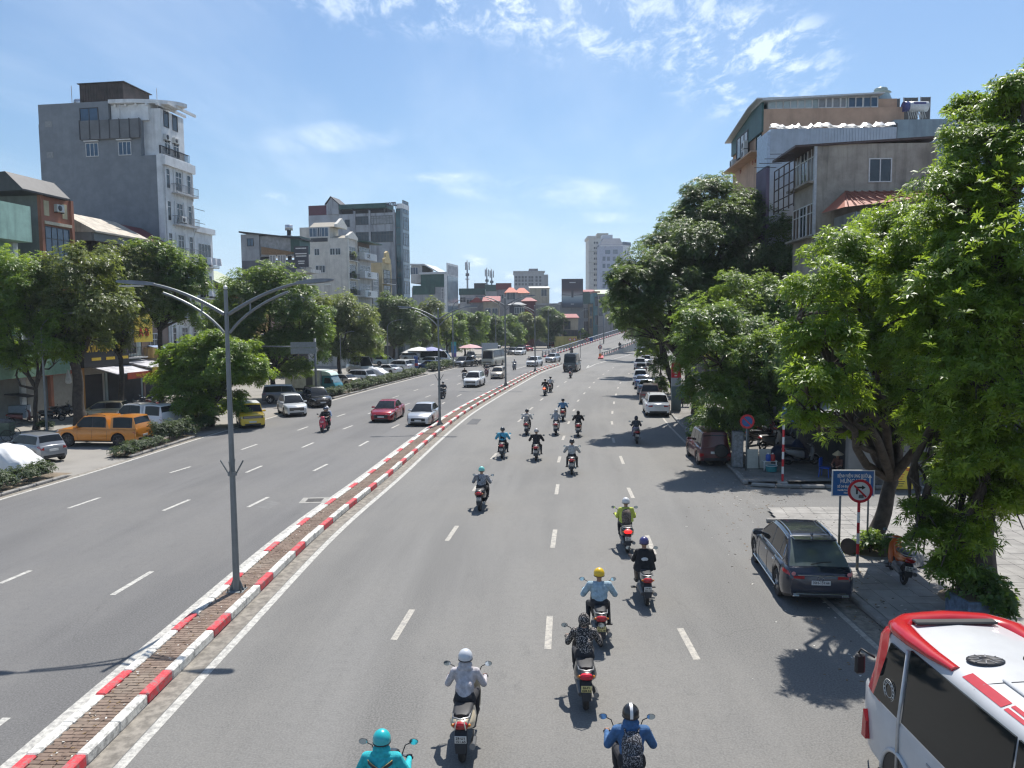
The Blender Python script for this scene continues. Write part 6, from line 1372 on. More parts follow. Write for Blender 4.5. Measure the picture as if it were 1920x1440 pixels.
# --- cream stepped house with two gables
B=left(655,671,510,'cream house with two white gables and plant-filled balconies',dep=10);yc=B.y;d_=lambda u:(655-u)/FPX*yc;z_=lambda v:ZH(620,v,yc);CR=wallmat('cream_pale',(.64,.60,.53),.4,.15);CRW=M('trim_ivory',(.62,.6,.54),.8)
B.box('wall',CR,0,B.w,0,d_(568),0,z_(446));B.box('wall',CR,.05,B.w-.05,d_(620),d_(560),z_(446),z_(424))
for(t0,t1,va,vb,vp)in((0,d_(624),446,446,439),(d_(634),d_(580),424,424,413)):
 B.prism('gable_roof',M('roof_taupe',(.36,.33,.27),.8),[(0,z_(va)),(B.w/2,z_(vp)),(B.w,z_(va))],'t',t0+.3,t1)
 B.prism('gable',CRW,[(-.25,z_(va)-.1),(-.25,z_(va)+.35),(B.w/2,z_(vp)+.6),(B.w+.25,z_(va)+.35),(B.w+.25,z_(va)-.1)],'t',t0-.25,t0+.28)
for u,w_ in((584,1.6),(611,1.2)):pass
B.win('S',d_(590),z_(442),1.8,1.4,3,1,FWHITE,PANEB,t=.04);B.win('S',d_(607),z_(442),1.8,1.4,3,1,FWHITE,PANEB,t=.04)
for u in(594,625,636):B.win('S',d_(u),z_(477),.8,1.0,2,1,FWHITE,PANE)
for u in(596,604):B.win('S',d_(u),z_(510),.9,1.1,2,1,FWHITE,PANE)
B.box('terrace_rail',RAILD,-.06,-.01,d_(616),d_(582),z_(452),z_(445))
mbp=MB();
for k,v in enumerate((488,522,553)):B.balcony(.1,B.w-.1,z_(v),.6,.8,CRW);B.win('F',B.w/2,z_(v)+.1,B.w-1,2.2,3,2,FWHITE,PANE)
for s_ in(-.1,B.w-.2):B.box('pilaster',CRW,s_,s_+.3,-.2,-.003,0,z_(447))
for k in range(1):shopfront(B)
# --- row beyond: balconied white, yellow cream
B=left(674,698,452,'house with brown upper floor and white panelled balconies next to the cream house');yc=B.y;z_=lambda v:ZH(685,v,yc);B.box('wall',wallmat('white2',(.46,.46,.45),.5),0,B.w,0,9,0,z_(478));B.box('loft_wall',wallmat('brown_sheet',(.17,.13,.1),.4),.1,B.w-.1,.2,9,z_(478),z_(452));B.prism('roof',ROOFG,[(-2.0,z_(452)),(9,z_(446)),(9,z_(448)),(-2.0,z_(454))],'s',-.2,B.w+.6)
for v in(485,520,556):B.balcony(.1,B.w-.1,z_(v),1.2,1.1,solid=M('trim_white',(.62,.63,.62),.7));B.win('F',B.w/2,z_(v)+.2,B.w-1.2,1.9,3,2,FWHITE,PANE);B.ac('F',B.w*.3,z_(v)+.3,t=-1.1)
shopfront(B)
B=left(700,712,512,'narrow house with a large glazed bay','house');z_=lambda v:ZH(705,v,B.y);B.box('wall',wallmat('grey_glass',(.34,.35,.36)),0,B.w,0,9,0,B.H);[B.win('F',B.w/2,z_(v),B.w-.8,2.3,4,3,FWHITE,PANE)for v in(535,560)];shopfront(B)
B=left(718,736,492,'yellow cream house with an ornate curved gable','house');yc=B.y;z_=lambda v:ZH(725,v,yc);YC=wallmat('yellow_cream',(.50,.42,.26),.35);B.box('wall',YC,0,B.w,0,10,0,B.H)
mb=MB();mb.prism([(B.w*.2,B.H),(B.w*.2,B.H+.8),(B.w*.32,B.H+1.1),(B.w*.36,B.H+1.9),(B.w*.5,B.H+2.3),(B.w*.64,B.H+1.9),(B.w*.68,B.H+1.1),(B.w*.8,B.H+.8),(B.w*.8,B.H)],'y',-.25,.25);part(mb,'gable',B.root,M('trim_yellow',(.55,.43,.22),.8))
for v in(531,560):B.balcony(.1,B.w-.1,z_(v),.9,.9);B.win('F',B.w/2,z_(v)+.1,B.w-1.6,2.4,2,2,FDARK,PANE)
shopfront(B)
# --- hotel block
B=left(757,769,392,'big grey concrete hotel block with a green rooftop awning and HOTEL letters','hotel_building','building');yc=B.y;d_=lambda u:(757-u)/FPX*yc;z_=lambda v,u=680:ZH(u,v,yc);HC=wallmat('concrete_pale',(.36,.38,.41),.75,.3)
B.box('wall',HC,0,B.w,d_(744),d_(570),0,z_(398));B.box('glass_strip',M('teal_glass',(.03,.085,.10),.08,var=.3,scale=.5,spec=.7),.05,B.w-.02,.3,d_(745)-.01,0,z_(391));B.box('front_wall',M('blue_grey_glass',(.16,.21,.25),.12,var=.2,scale=.4,spec=.6),-.02,B.w,-.15,.29,0,z_(384));B.box('parapet',WB,-.05,B.w,-.2,d_(747),z_(391)+.003,z_(382))
for k in range(9):B.box('mullion',FDARK,-.03,.045,.35,d_(746),3+k*3.3,3.12+k*3.3);B.win('F',B.w/2,3.5+3.2*k,B.w-.8,2.4,3,2,FDARK,PANEB,t=-.15)
for(u0,u1,v0,v1,n)in((664,692,404,419,5),(695,739,404,419,7),(666,692,434,452,5),(696,739,434,453,7)):
 B.win('S',d_((u0+u1)/2),z_(v1),(u1-u0)/FPX*yc,z_(v0)-z_(v1),n,2,FDARK,CURT if v0<420 and u0>693 else PANE)
for u,v0,v1 in((649,409,422),(652,441,448)):B.win('S',d_(u),z_(v1),.9,z_(v0)-z_(v1),2,1,FDARK,PANE)
B.win('S',d_(579),z_(424),.3,.8,1,1,FDARK,PANE)
for u in(664,694,742):B.box('pilaster',HC,-.25,-.004,d_(u)-.2,d_(u)+.2,0,z_(393))
B.box('plum_loft',M('plum_sheet',(.10,.03,.045),.6,var=.15,scale=1),.1,B.w,d_(608),d_(570),z_(398),z_(379));B.box('stair_tower',HC,-.3,B.w-.5,d_(633),d_(608.5),z_(398),z_(379));B.prism('tower_roof',HC,[(d_(633),z_(379)),(d_(618),z_(366)),(d_(608.5),z_(379))],'s',-.3,B.w-.5);B.prism('roof',ROOFK,[(d_(636),z_(381)),(d_(618),z_(365)),(d_(606),z_(379)),(d_(606),z_(377.5)),(d_(618),z_(363)),(d_(636),z_(379))],'s',-.5,B.w)
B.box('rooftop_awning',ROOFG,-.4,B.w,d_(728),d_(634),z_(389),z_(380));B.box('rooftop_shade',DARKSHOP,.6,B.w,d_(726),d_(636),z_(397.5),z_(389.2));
for u in(640,662,692,724):B.box('awning_post',RAILD,-.3,-.15,d_(u)-.08,d_(u)+.08,z_(398),z_(389.1))
LB=M('letter_black',(.03,.03,.05),.5)
tx=text('HOTEL',z_(379)-z_(388.5),B.root,LB,(-.3,d_(738),z_(383.5)),(PI/2,0,-PI/2),.08,width=(748-727)/FPX*yc,bold=.05)
for u in(728,746):B.box('letter_post',RAILD,-.25,-.18,d_(u),d_(u)+.1,z_(391),z_(379))
# --- green box building with tall sign
B=left(838,858,508,'green sheet-clad building with a tall white-framed roof sign','shop_building','building');yc=B.y;d_=lambda u:(838-u)/FPX*yc;z_=lambda v:ZH(810,v,yc)
B.box('wall',wallmat('grey3',(.3,.31,.32),.3),0,B.w,0,d_(770),0,z_(538));B.box('clad_wall',ROOFG,-.06,B.w,d_(836),d_(788),z_(538),z_(514));B.box('roof',M('roof_pale_sheet',(.5,.52,.53),.5),-.3,B.w,d_(838),d_(786),z_(514),z_(510));B.box('clad_wall',ROOFG,-.03,B.w,d_(815),d_(772),z_(552),z_(535)+.01);B.box('penthouse',wallmat('white2',(.46,.46,.45),.5),.2,B.w,d_(790),d_(768),z_(530),z_(497));B.prism('penthouse_roof',M('roof_pale_sheet',(.5,.52,.53),.5),[(d_(822),z_(509)),(d_(796),z_(494)),(d_(766),z_(493)),(d_(766),z_(496)),(d_(796),z_(497)),(d_(822),z_(511))],'s',-.2,B.w)
B.win('S',d_(775),z_(513),1.8,1.6,3,1,FWHITE,PANEB,t=.2);B.win('S',d_(810),z_(550),1.5,2,2,1,FDARK,PANE);B.win('S',d_(832),z_(560),1.0,2.4,2,2,FWHITE,CURT)
B.box('front_wall',M('blue_grey_glass',(.16,.21,.25),.12,var=.2,scale=.4,spec=.6),0,B.w-.2,-.3,-.003,0,z_(517));B.box('sign_frame',WB,-.1,B.w-.1,-.35,-.1,z_(517)+.003,z_(493));B.box('sign_face',M('sign_grey',(.3,.31,.33),.6,var=.3,scale=1),.3,B.w-.5,-.38,-.352,z_(514),z_(497));B.box('pilaster',WB,-.15,-.01,-.2,.5,0,z_(510));shopfront(B,t=-.31)
def far(u0,u1,vt,y,label,mat,dep=10,name='house',cat='house',roof=None,rv=None,style='flat',wins=(),ang=0.0,pm=None,group=None):
 a=P(u0,vt,y);b=P(u1,vt,y);t=thing(name,label,cat,(a.x,y,0),ang,group);W=b.x-a.x;H=a.z
 mb=MB();mb.box(0,W,0,dep,0,H);part(mb,'wall',t,mat)
 if roof:
  zr=ZH(u0,rv,y);mb=MB()
  if style=='gable':mb.prism([(-.4,H-.2),(W/2,zr),(W+.4,H-.2)],'y',-.4,dep+.3)
  elif style=='hip':
   r_=min(W*.3,4);mb.add([(-.6,-.6,H-.1),(W+.6,-.6,H-.1),(W+.6,dep,H-.1),(-.6,dep,H-.1),(r_,dep*.5,zr),(W-r_,dep*.5,zr)],[(0,1,5,4),(1,2,5),(2,3,4,5),(3,0,4),(0,3,2,1)])
  elif style=='shed':mb.prism([(-.6,H+.02),(-.6,H+.2),(dep,zr),(dep,H+.02)],'x',-.3,W+.3)
  else:mb.box(-.2,W+.2,-.2,dep,H,zr)
  part(mb,'roof',t,roof)
 for(wu,wv,ww,wh)in wins:
  q=P(wu,wv,y);f,p=win_mesh(ww,wh,2 if ww>.9 else 1,1,FWHITE if pm is None else FDARK,pm or PANE);o=D.objects.new('window',f);C.objects.link(o);o.parent=t;o.location=(q.x-a.x,0,q.z-wh/2);k=D.objects.new('pane',p);C.objects.link(k);k.parent=o
 return t,a,W,H
TILER=M('roof_orange_tile',(.42,.11,.055),.7,var=.2,scale=3,coord='Position')
far(862,908,553,225,'white house with green sheet loft beyond the street trees',wallmat('white2',(.46,.46,.45)),roof=ROOFG,rv=541,wins=[(868,562,1.6,1.4),(880,566,1.6,1.4)])
far(890,911,541,290,'small grey rooftop block left of the twin mobile masts',wallmat('grey4',(.2,.22,.25)),roof=ROOFK,rv=531)
far(910,934,546,280,'pale house with dark green top behind the masts',wallmat('grey5',(.36,.37,.38)),roof=ROOFG,rv=534)
far(931,958,543,265,'grey house with a maroon sheet box on its roof',wallmat('grey6',(.22,.22,.23)),roof=ROOFD,rv=531,wins=[(940,556,1.5,1.5)])
far(906,936,566,215,'tan house with red-brown sheet canopy above the trees',wallmat('tan',(.36,.31,.24)),roof=ROOFR,rv=553,style='shed',wins=[(915,585,1.5,2),(928,585,1.5,2)])
far(882,906,566,220,'low house with a rusty pitched roof between green loft and tan house',wallmat('grey6',(.22,.22,.23)),roof=ROOFR,rv=556,style='gable')
t_,a_,W_2,H_2=far(949,968,548,240,'white house with bright orange tiled hip roof',wallmat('white2',(.46,.46,.45)),dep=16,roof=TILER,rv=537,style='hip',wins=[(955,555,1.4,2.2),(961.5,555,1.4,2.2)])
far(967,990,549,243,'long white wing with orange tiled roof and solar panel',wallmat('white3',(.44,.43,.41)),dep=14,roof=TILER,rv=538,style='hip')
far(994,1030,541,290,'beige house with pale metal roof left of the billboard',wallmat('beige',(.42,.38,.29)),dep=14,roof=M('roof_ivory_sheet',(.62,.6,.52),.5),rv=534,style='shed',wins=[(1020,549,2.0,2.6)])
far(980,1004,564,225,'low house with dark red hipped canopy',ROOFD,roof=ROOFR,rv=557,style='hip')
far(955,984,571,212,'dark house with grey sheet roof and white air conditioners',wallmat('navy',(.045,.05,.07)),roof=M('roof_grey_sheet',(.28,.28,.27),.7),rv=566,style='hip',wins=[(969,582,1.2,1.6),(978,582,1.2,1.6)])
far(1004,1050,572,235,'low planted terrace house behind the trees left of the billboard',wallmat('grey7',(.32,.33,.31)),roof=W_,rv=569)
t_,a_,W_2,H_2=far(964,1020,511,430,'large grey apartment block on the skyline with a roof tower',wallmat('grey_blue',(.32,.335,.35),.3),dep=25,name='apartment_block',cat='building',wins=[(u,v,1.1,1.2)for v in(520,526,533)for u in(968,974,980,986,993,998,1006,1013)],pm=PANE)
mb=MB();x0,x1=P(992,500,430).x-a_.x,P(1009,500,430).x-a_.x;mb.box(x0,x1,3,14,H_2,ZH(1000,503,430));part(mb,'roof_tower',t_,wallmat('grey_violet',(.17,.165,.18)))
mb=MB();mb.box(W_2,W_2+2.5,4,25,0,H_2-1);part(mb,'wing',t_,wallmat('grey_blue',(.32,.335,.35),.3));mb=MB();mb.box(-.5,W_2+.5,-.5,25,H_2,H_2+.8);part(mb,'cornice',t_,wallmat('grey_light',(.32,.33,.34)))
t_,a_,W_2,H_2=far(1050,1094,566,255,'grey building carrying the tall billboard',wallmat('grey8',(.2,.215,.23)),dep=12,name='office_building',cat='building')
bb=thing('billboard','tall dark billboard with a bright lake horizon and upright black object','billboard',(P(1053,570,254).x,253.4,0));W9=P(1093,570,254).x-P(1053,570,254).x;zb0,zb1=ZH(1070,577,254),ZH(1070,523,254)
mb=MB();mb.box(0,W9,0,.5,zb0,zb1);part(mb,'frame',bb,FDARK)
def bb_mat():
 m,nt,p=new_mat('billboard_print');tc=nd(nt,'ShaderNodeTexCoord');sp=nd(nt,'ShaderNodeSeparateXYZ');nt.links.new(tc.outputs['Generated'],sp.inputs[0]);r=nd(nt,'ShaderNodeValToRGB');e=r.color_ramp.elements
 e[0].position=0;e[0].color=(.02,.03,.05,1);e[1].position=1;e[1].color=(.035,.03,.045,1)
 for q,c in((.12,(.03,.05,.08,1)),(.22,(.16,.22,.27,1)),(.36,(.30,.36,.38,1)),(.40,(.42,.43,.41,1)),(.47,(.30,.28,.27,1)),(.60,(.09,.055,.06,1)),(.7,(.05,.04,.055,1))):x=e.new(q);x.color=c
 nt.links.new(sp.outputs[2],r.inputs[0]);nt.links.new(r.outputs[0],p.inputs['Base Color']);p.inputs['Roughness'].default_value=.5;return m
mb=MB();mb.box(.15,W9-.15,-.06,-.003,zb0+.1,zb1-.1);part(mb,'print',bb,bb_mat())
zz=lambda v:ZH(1070,v,254);xx=lambda u:P(u,570,254).x-P(1053,570,254).x
mb=MB();mb.box(xx(1071),xx(1075),-.09,-.062,zz(558),zz(543.5));part(mb,'print_figure',bb,FDARK)
mb=MB();mb.box(xx(1067.5),xx(1079),-.08,-.062,zz(530.8),zz(529));part(mb,'print_line',bb,RAILW);mb=MB();mb.box(xx(1070),xx(1076),-.08,-.062,zz(571),zz(569.5));part(mb,'print_line',bb,RAILW)
for sg in(0,1):mb=MB();mb.prism([((xx(1054),xx(1075.5))[sg],zz(553.5)),((xx(1070),xx(1092))[sg],zz(553.5)),((xx(1070),xx(1092))[sg],zz(554.4 if sg==0 else 552)),((xx(1054),xx(1075.5))[sg],zz(552 if sg==0 else 554.4))],'y',-.08,-.062);part(mb,'print_shore',bb,FDARK)
far(1056,1084,597,215,'small cream house with red canopy below the billboard',wallmat('cream2',(.42,.36,.27)),dep=9,roof=ROOFR,rv=588,style='shed',wins=[(1064,610,1.6,2.2),(1064,628,2.0,2.6),(1077,628,2.0,2.6)],pm=PANE)
mb_t,a_,_,_=far(1040,1082,631,212,'yellow shop band below the cream house',wallmat('yellow_band',(.5,.4,.12)),dep=2)
far(1093,1104,572,258,'narrow white house with two tall windows right of the billboard',wallmat('white2',(.46,.46,.45)),roof=W_,rv=570,wins=[(1098.5,587,1.5,3.4),(1098.5,612,1.5,3.4)])
far(1104,1113,570,256,'narrow ochre house with dark upright windows',wallmat('ochre2',(.42,.32,.2)),wins=[(1108,584,.8,3),(1108,606,.8,3)],pm=PANE,roof=ROOFK,rv=569)
far(1093,1116,548,275,'house with red roof strip and green loft behind the narrow white house',ROOFG,roof=ROOFR,rv=541,style='shed')
far(1113,1124,549,254,'teal and brick house next to the narrow ochre one',wallmat('teal_wall',(.12,.26,.28)),roof=M('roof_salmon',(.4,.18,.12),.7),rv=546,wins=[(1118,565,.9,3),(1118,600,.9,3)],pm=PANE)
far(1122,1150,552,252,'house with pale green sheet roof beside the trees',wallmat('greyish',(.3,.29,.28)),roof=M('roof_lime_sheet',(.4,.45,.3),.6),rv=541,style='shed',wins=[(1128,562,1.6,2),(1136,562,1.6,2),(1128,585,1.6,2.5)],pm=PANE)
t_,a_,Wt,Ht=far(1104,1127,447,520,'tall beige tower block beside the blue-grey office tower',wallmat('beige_tower',(.58,.555,.50),.3),dep=22,name='tower_block',cat='tower',wins=[(u,455+10*k,1.0,1.3)for k in range(11)for u in(1115,1119.5)],pm=PANE)
mb=MB();mb.box(-.8,Wt*.62,-.8,22,Ht,Ht+1.6);part(mb,'cornice',t_,wallmat('beige_tower',(.58,.555,.50),.3));mb=MB();x=P(1121,440,520).x-a_.x;mb.box(x,x+7.5,4,14,Ht,ZH(1125,436,520));part(mb,'roof_tower',t_,wallmat('tan2',(.38,.35,.29)))
for k in range(3):mb=MB();mb.box(-.35,Wt*.75,-.35,-.003,ZH(1110,472+20*k,520),ZH(1110,471.2+20*k,520));part(mb,'band',t_,wallmat('tan2',(.38,.35,.29)))
t_,a_,Wt,Ht=far(1125,1168,459.5,500,'blue-grey office tower with a steep slate mansard roof',wallmat('lilac_grey',(.33,.365,.45),.1),dep=18,name='office_tower',cat='tower',wins=[(u,v,1.75,2.5)for v in(485,498.5,512,525.5,536)for u in(1132.5,1141,1151.5,1160)]+[(1139.5,472.5,3.0,2.5),(1153.5,472,3.0,2.5)],pm=PANEB)
MANS=M('mansard_slate',(.07,.105,.16),.6,var=.15,scale=.5)
z0,z1=Ht,ZH(1140,446,500);mb=MB();mb.add([(-.5,-.5,z0),(Wt,-.5,z0),(Wt,18,z0),(-.5,18,z0),(2.5,3,z1),(Wt-1.5,3,z1),(Wt-1.5,15,z1),(2.5,15,z1)],[(0,1,5,4),(1,2,6,5),(2,3,7,6),(3,0,4,7),(4,5,6,7)]);part(mb,'roof',t_,MANS)
mb=MB();q=P(1184,460,500).x-a_.x;mb.prism([(Wt,0),(q,5.5),(q,18),(Wt,18)],'z',0,Ht);part(mb,'wing',t_,wallmat('lilac_pale',(.56,.58,.62),.1));mb=MB();mb.prism([(Wt,-.4),(q+.4,5),(q+.4,18),(Wt,18)],'z',Ht+.003,Ht+2);part(mb,'wing_roof',t_,MANS);mb=MB();mb.box(2,Wt-6,5,14,z1,z1+2.5);part(mb,'roof_tower',t_,wallmat('lilac_pale',(.56,.58,.62),.1));mb=MB();mb.box(-.4,Wt+.2,-.4,-.003,z0-.8,z0-.1);part(mb,'cornice',t_,wallmat('lilac_pale',(.56,.58,.62),.1))
for k in range(3):
 for c_ in(.35,.7):f,p=win_mesh(1.1,2.4,1,1,FDARK,PANEB);o=D.objects.new('window',f);C.objects.link(o);o.parent=t_;o.location=(Wt+(q-Wt)*c_,5.5*c_-.02,ZH(1175,477+13*k,500));o.rotation_euler=(0,0,math.atan2(5.5,q-Wt));kk_=D.objects.new('pane',p);C.objects.link(kk_);kk_.parent=o
for k,(u0,u1,vt,y,c,lab)in enumerate(((700,770,560,210,(.3,.28,.25),'plain tan house far behind the left street trees'),(768,815,575,230,(.36,.34,.3),'plain pale house below the green sheet-clad building'),(815,865,572,240,(.25,.24,.24),'plain grey house left of the telecom mast'),(1140,1200,575,300,(.3,.27,.24),'plain brown house behind trees by the flyover'),(1195,1300,560,260,(.33,.31,.28),'long plain house hidden behind the right tree row'))):far(u0,u1,vt,y,lab,wallmat('back%d'%k,c),roof=ROOFR if k%2 else ROOFK,rv=vt-5,style='shed')
# ------------------------------------------------------------------ right-hand row
def right(u0,y0,y1,vtop,label,dep,name='house',cat='house'):
 x=P(u0,500,y0).x;B=Bld(label,cat,(x,y0),(0.03,1),-1,name);B.w=y1-y0;B.H=ZH(u0,vtop,y0);B.y=y0;B.x=x;return B
DC=M('wall_damp_concrete',(.35,.315,.265),.9,var=.15,scale=1.2,coord='Position',streak=.8,grime=.62)
B=right(1526,46.5,50.4,272,'damp stained concrete house with a rusty frame on its front and dark sheet roof',8);yc=46.5;d_=lambda u:(u-1526)/FPX*yc;z_=lambda v,u=1600:ZH(u,v,yc)
B.box('wall',DC,0,B.w,0,d_(1744),0,z_(270));B.prism('roof',M('roof_umber',(.07,.045,.04),.6,var=.2),[(-1.3,z_(276)),(d_(1746),z_(262)),(d_(1746),z_(258)),(-1.3,z_(272))],'s',-.15,B.w+.4)
B.win('S',d_(1642),z_(341),1.22,1.28,2,1,FWHITE,PANE);B.box('corner_post',M('post_steel',(.4,.41,.42),.5,.3),-.08,.1,-.14,.02,z_(440),z_(273))
for v in(335,438):
 for k in range(3):B.win('F',.75+k*1.25,z_(v,1510),1.1,1.9 if v<400 else 1.8,2,2,FWHITE,PANE if k%2 else M('pane_brown',(.09,.06,.04),.3))
 B.box('ledge',DC,-.05,B.w,-.5,-.003,z_(v+7),z_(v+3))
RS=M('rusty_steel',(.05,.035,.03),.8)
for s_ in(0.1,1.0,2.0,3.0,B.w):B.box('frame_post',RS,s_-.03,s_+.03,-1.28,-1.22,z_(385),z_(297))
for v in(297,315,338,360,380):B.box('frame_rail',RS,.1,B.w,-1.27,-1.23,z_(v)-.03,z_(v)+.03)
for k in range(4):B.box('frame_strut',RS,.4+k*1.1,.44+k*1.1,-2.6,-1.2,z_(285)-k*.05,z_(284)-k*.05)
RT_=M('roof_brick_sheet',(.34,.11,.065),.6,var=.15,scale=1,coord='Position')
mb=MB();y0=-2.6;x0,x1=d_(1562)-.3,d_(1745);za,zb_=z_(372),z_(360);an=thing('annex','lean-to annex with brick red sheet roof in front of the damp concrete house','annex',(B.x,43.4,0))
mb.add([(x0-.6,-.4,za-1.0),(x1,-.4,za-.25),(x1,2.9,zb_),(x0+.8,2.9,zb_),(x0-.6,2.9,za-.9)],[(0,1,2,3),(0,3,4)]);part(mb,'roof',an,RT_)
rb=MB()
for k in range(16):q=k/15;xa=x0-.4+(x1-x0+.3)*q;za_=za-.98+.75*q;rb.tube([(xa,-.4,za_+.03),(max(xa,x0+.8),2.88,zb_+.03)],.03,4)
o=part(rb,'roof_ribs',an,RT_);o['kind']='stuff'
mb=MB();mb.box(x0+.1,x1-.3,0,2.7,0,za-1.2);part(mb,'wall',an,wallmat('annex_grey',(.2,.22,.22),.5));
for k in range(10):mb=MB();xa=x0+.2+k*.34;mb.box(xa,xa+.05,-.06,-.003,za-3.2,za-1.2);part(mb,'grille_bar',an,M('grille_blue',(.25,.32,.36),.5))
B=right(1440,54,56.5,252,'tall house clad in pale silver sheeting behind the damp concrete house',9);yc=54;d_=lambda u:(u-1440)/FPX*yc;z_=lambda v:ZH(1550,v,yc);SV=M('silver_sheet',(.44,.475,.52),.4,.25,var=.08,scale=1.5,coord='Position',streak=.2)
B.box('wall',SV,0,B.w,0,d_(1668),0,z_(241));ribs(B,'sheet_ribs',SV,d_(1442),d_(1666),0,z_(283),z_(242),'S',.2);B.box('front_wall',M('pale_blue_panel',(.42,.5,.6),.5),0,B.w,-.2,-.003,z_(310),z_(246));B.box('front_wall',wallmat('mauve_tile',(.14,.11,.16),.2),0,B.w,-.22,-.004,0,z_(312));B.box('sheet_seam',SV,-.05,-.003,d_(1490),d_(1494),z_(330),z_(285))
mb=MB();r_=random.Random(5);pts=[(-.06+r_.uniform(-.05,.03),-(d_(1442)+(d_(1666)-d_(1442))*k/40),r_.uniform(-.08,.1))for k in range(41)];mb.loft([[(x,y,z_(241)+.08+z),(x+.3,y,z_(241)+.3+z*1.5),(x+.7,y,z_(241)+.15+z)]for x,y,z in pts],closed=False,cap=False);part(mb,'crumpled_flashing',B.root,M('foil_flashing',(.55,.54,.52),.35,.5,var=.4,scale=3))
B=right(1668,57,63,232,'blue-grey rendered house carrying a solar water heater',12);yc=57;d_=lambda u:(u-1668)/FPX*yc;z_=lambda v:ZH(1730,v,yc);B.box('wall',wallmat('powder_blue',(.27,.34,.38),.35,.2),0,B.w,0,9,0,z_(224));B.box('pilaster',wallmat('powder_blue',(.27,.34,.38),.35,.2),-.15,-.003,d_(1764),d_(1776),0,z_(222));B.box('drain_pipe',FDARK,-.2,-.05,d_(1668),d_(1672),z_(330),z_(232))
RX=B.x;RZ=z_(222)
sh=thing('solar_water_heater','white solar water heater drum on the blue-grey roof','water heater',(P(1718,220,57.6).x,57.8,RZ));mb=MB();w_=(1740-1696)/FPX*57;mb.tube([(-w_/2,0,1.05),(w_/2,0,1.05)],.36,16);part(mb,'tank',sh,M('tank_white',(.6,.61,.62),.35));mb=MB();mb.tube([(-w_/2-.02,0,1.05),(-w_/2+.35,0,1.05)],.365,16);part(mb,'tank_end',sh,M('tank_blue',(.05,.06,.2),.4));mb=MB();mb.box(-.3,w_*.35,-.385,-.355,1.15,1.28);part(mb,'tank_badge',sh,M('tank_blue',(.05,.06,.2),.4))
for sx_ in(-.5,.1,.5):mb=MB();mb.tube([(sx_*1,-.15,0),(sx_,-.05,.75)],.025,5);part(mb,'leg',sh,RAILW)
mb=MB();
for k in range(9):mb.tube([(-w_*.35+k*w_*.085,-.05,.85),(-w_*.35+k*w_*.085,-.45,.1)],.03,6)
part(mb,'tubes',sh,M('tube_cream',(.5,.48,.42),.4))['kind']='stuff'
for(ua,ub,v,lab)in((1676,1694,185,'left dark flat panel standing behind the solar drum'),(1703,1728,183,'middle dark flat panel standing behind the solar drum'),(1735,1752,182,'right dark flat panel standing behind the solar drum')):
 pt=thing('roof_panel',lab,'panel',(P(ua,220,58.5).x,59.2,RZ));mb=MB();wq=(ub-ua)/FPX*59;mb.box(0,wq,0,.08,.1,ZH(ua,v,59.2)-RZ);part(mb,'panel_face',pt,M('panel_taupe',(.09,.085,.08),.4));mb=MB();mb.box(-.03,0,-.02,.1,0,ZH(ua,v,59.2)-RZ+.03);mb.box(wq,wq+.03,-.02,.1,0,ZH(ua,v,59.2)-RZ+.03);part(mb,'panel_frame',pt,RAILW)
B=right(1427,58.2,67,255,'large peach house with dark green gabled loft and long window band',15);yc=58.2;d_=lambda u:(u-1433)/FPX*yc;z_=lambda v,u=1500:ZH(u,v,yc);PE=wallmat('peach',(.50,.33,.23),.25,.12)
B.box('wall',PE,0,B.w,0,d_(1686),0,z_(204));B.box('window_wall',M('loft_blue',(.30,.37,.38),.5),.1,B.w-.1,.3,d_(1640),z_(204),z_(181));
for k,(ua,ub,pm_)in enumerate([(1443+13*i,1455+13*i,M('frosted_pane',(.36,.44,.46),.3))for i in range(6)]+[(1533,1544,CURT),(1547,1556,CURT),(1559,1570,CURT),(1573,1581,CURT),(1587,1598,PANEB),(1600,1611,PANEB),(1614,1625,PANEB),(1627,1638,PANEB)]):B.win('S',d_((ua+ub)/2),z_(202),(ub-ua)/FPX*yc,z_(186)-z_(203),1,1,FWHITE if k%2 else RAILW,pm_,t=.1)
B.prism('roof',M('roof_pale_sheet',(.5,.52,.53),.5),[(-.2,z_(191)),(d_(1645),z_(181.5)),(d_(1645),z_(179)),(-.2,z_(187))],'s',-.5,B.w*.35)
B.prism('gable',ROOFG,[(0.0,z_(250)),(0.0,z_(190)),(B.w*.28,z_(189)),(B.w+.3,z_(222)),(B.w+.3,z_(250))],'t',-.12,-.003)if False else None
mb=MB();mb.prism([(0,z_(246)),(0,z_(188)),(B.w*.25,z_(189)),(B.w,z_(214)),(B.w,z_(246))],'y',.003,.15);part(mb,'gable',B.root,ROOFG)
mb=MB();mb.prism([(-.3,z_(187)),(B.w*.25,z_(187.5)),(B.w+.5,z_(214)),(B.w+.5,z_(212)),(B.w*.25,z_(185)),(-.3,z_(184.5))],'y',-d_(1500),.6);part(mb,'gable_roof',B.root,M('roof_pale_sheet',(.5,.52,.53),.5))
for a,v in((B.w*.35,262),(B.w*.35,279),(B.w*.75,280)):B.ac('F',a,z_(v),t=-.4)
B.win('F',B.w*.6,z_(262),3.2,1.6,3,1,FDARK,PANE,t=-.15);B.box('ledge',PE,0,B.w,-.9,-.01,z_(284),z_(281));B.win('F',B.w*.12,z_(280),1.3,2.6,1,2,FDARK,M('teal_glass',(.03,.085,.10),.08,var=.3,scale=.5,spec=.7))
for a in(.14,.22,.3,.7):
 mb=MB();mb.lathe([(.16,0),(.16,.06),(.0001,.06)],12,0,Matrix.Translation((B.w*a,.003,z_(291)))@Matrix.Rotation(-PI/2,4,'X'));part(mb,'round_ornament',B.root,TERR)
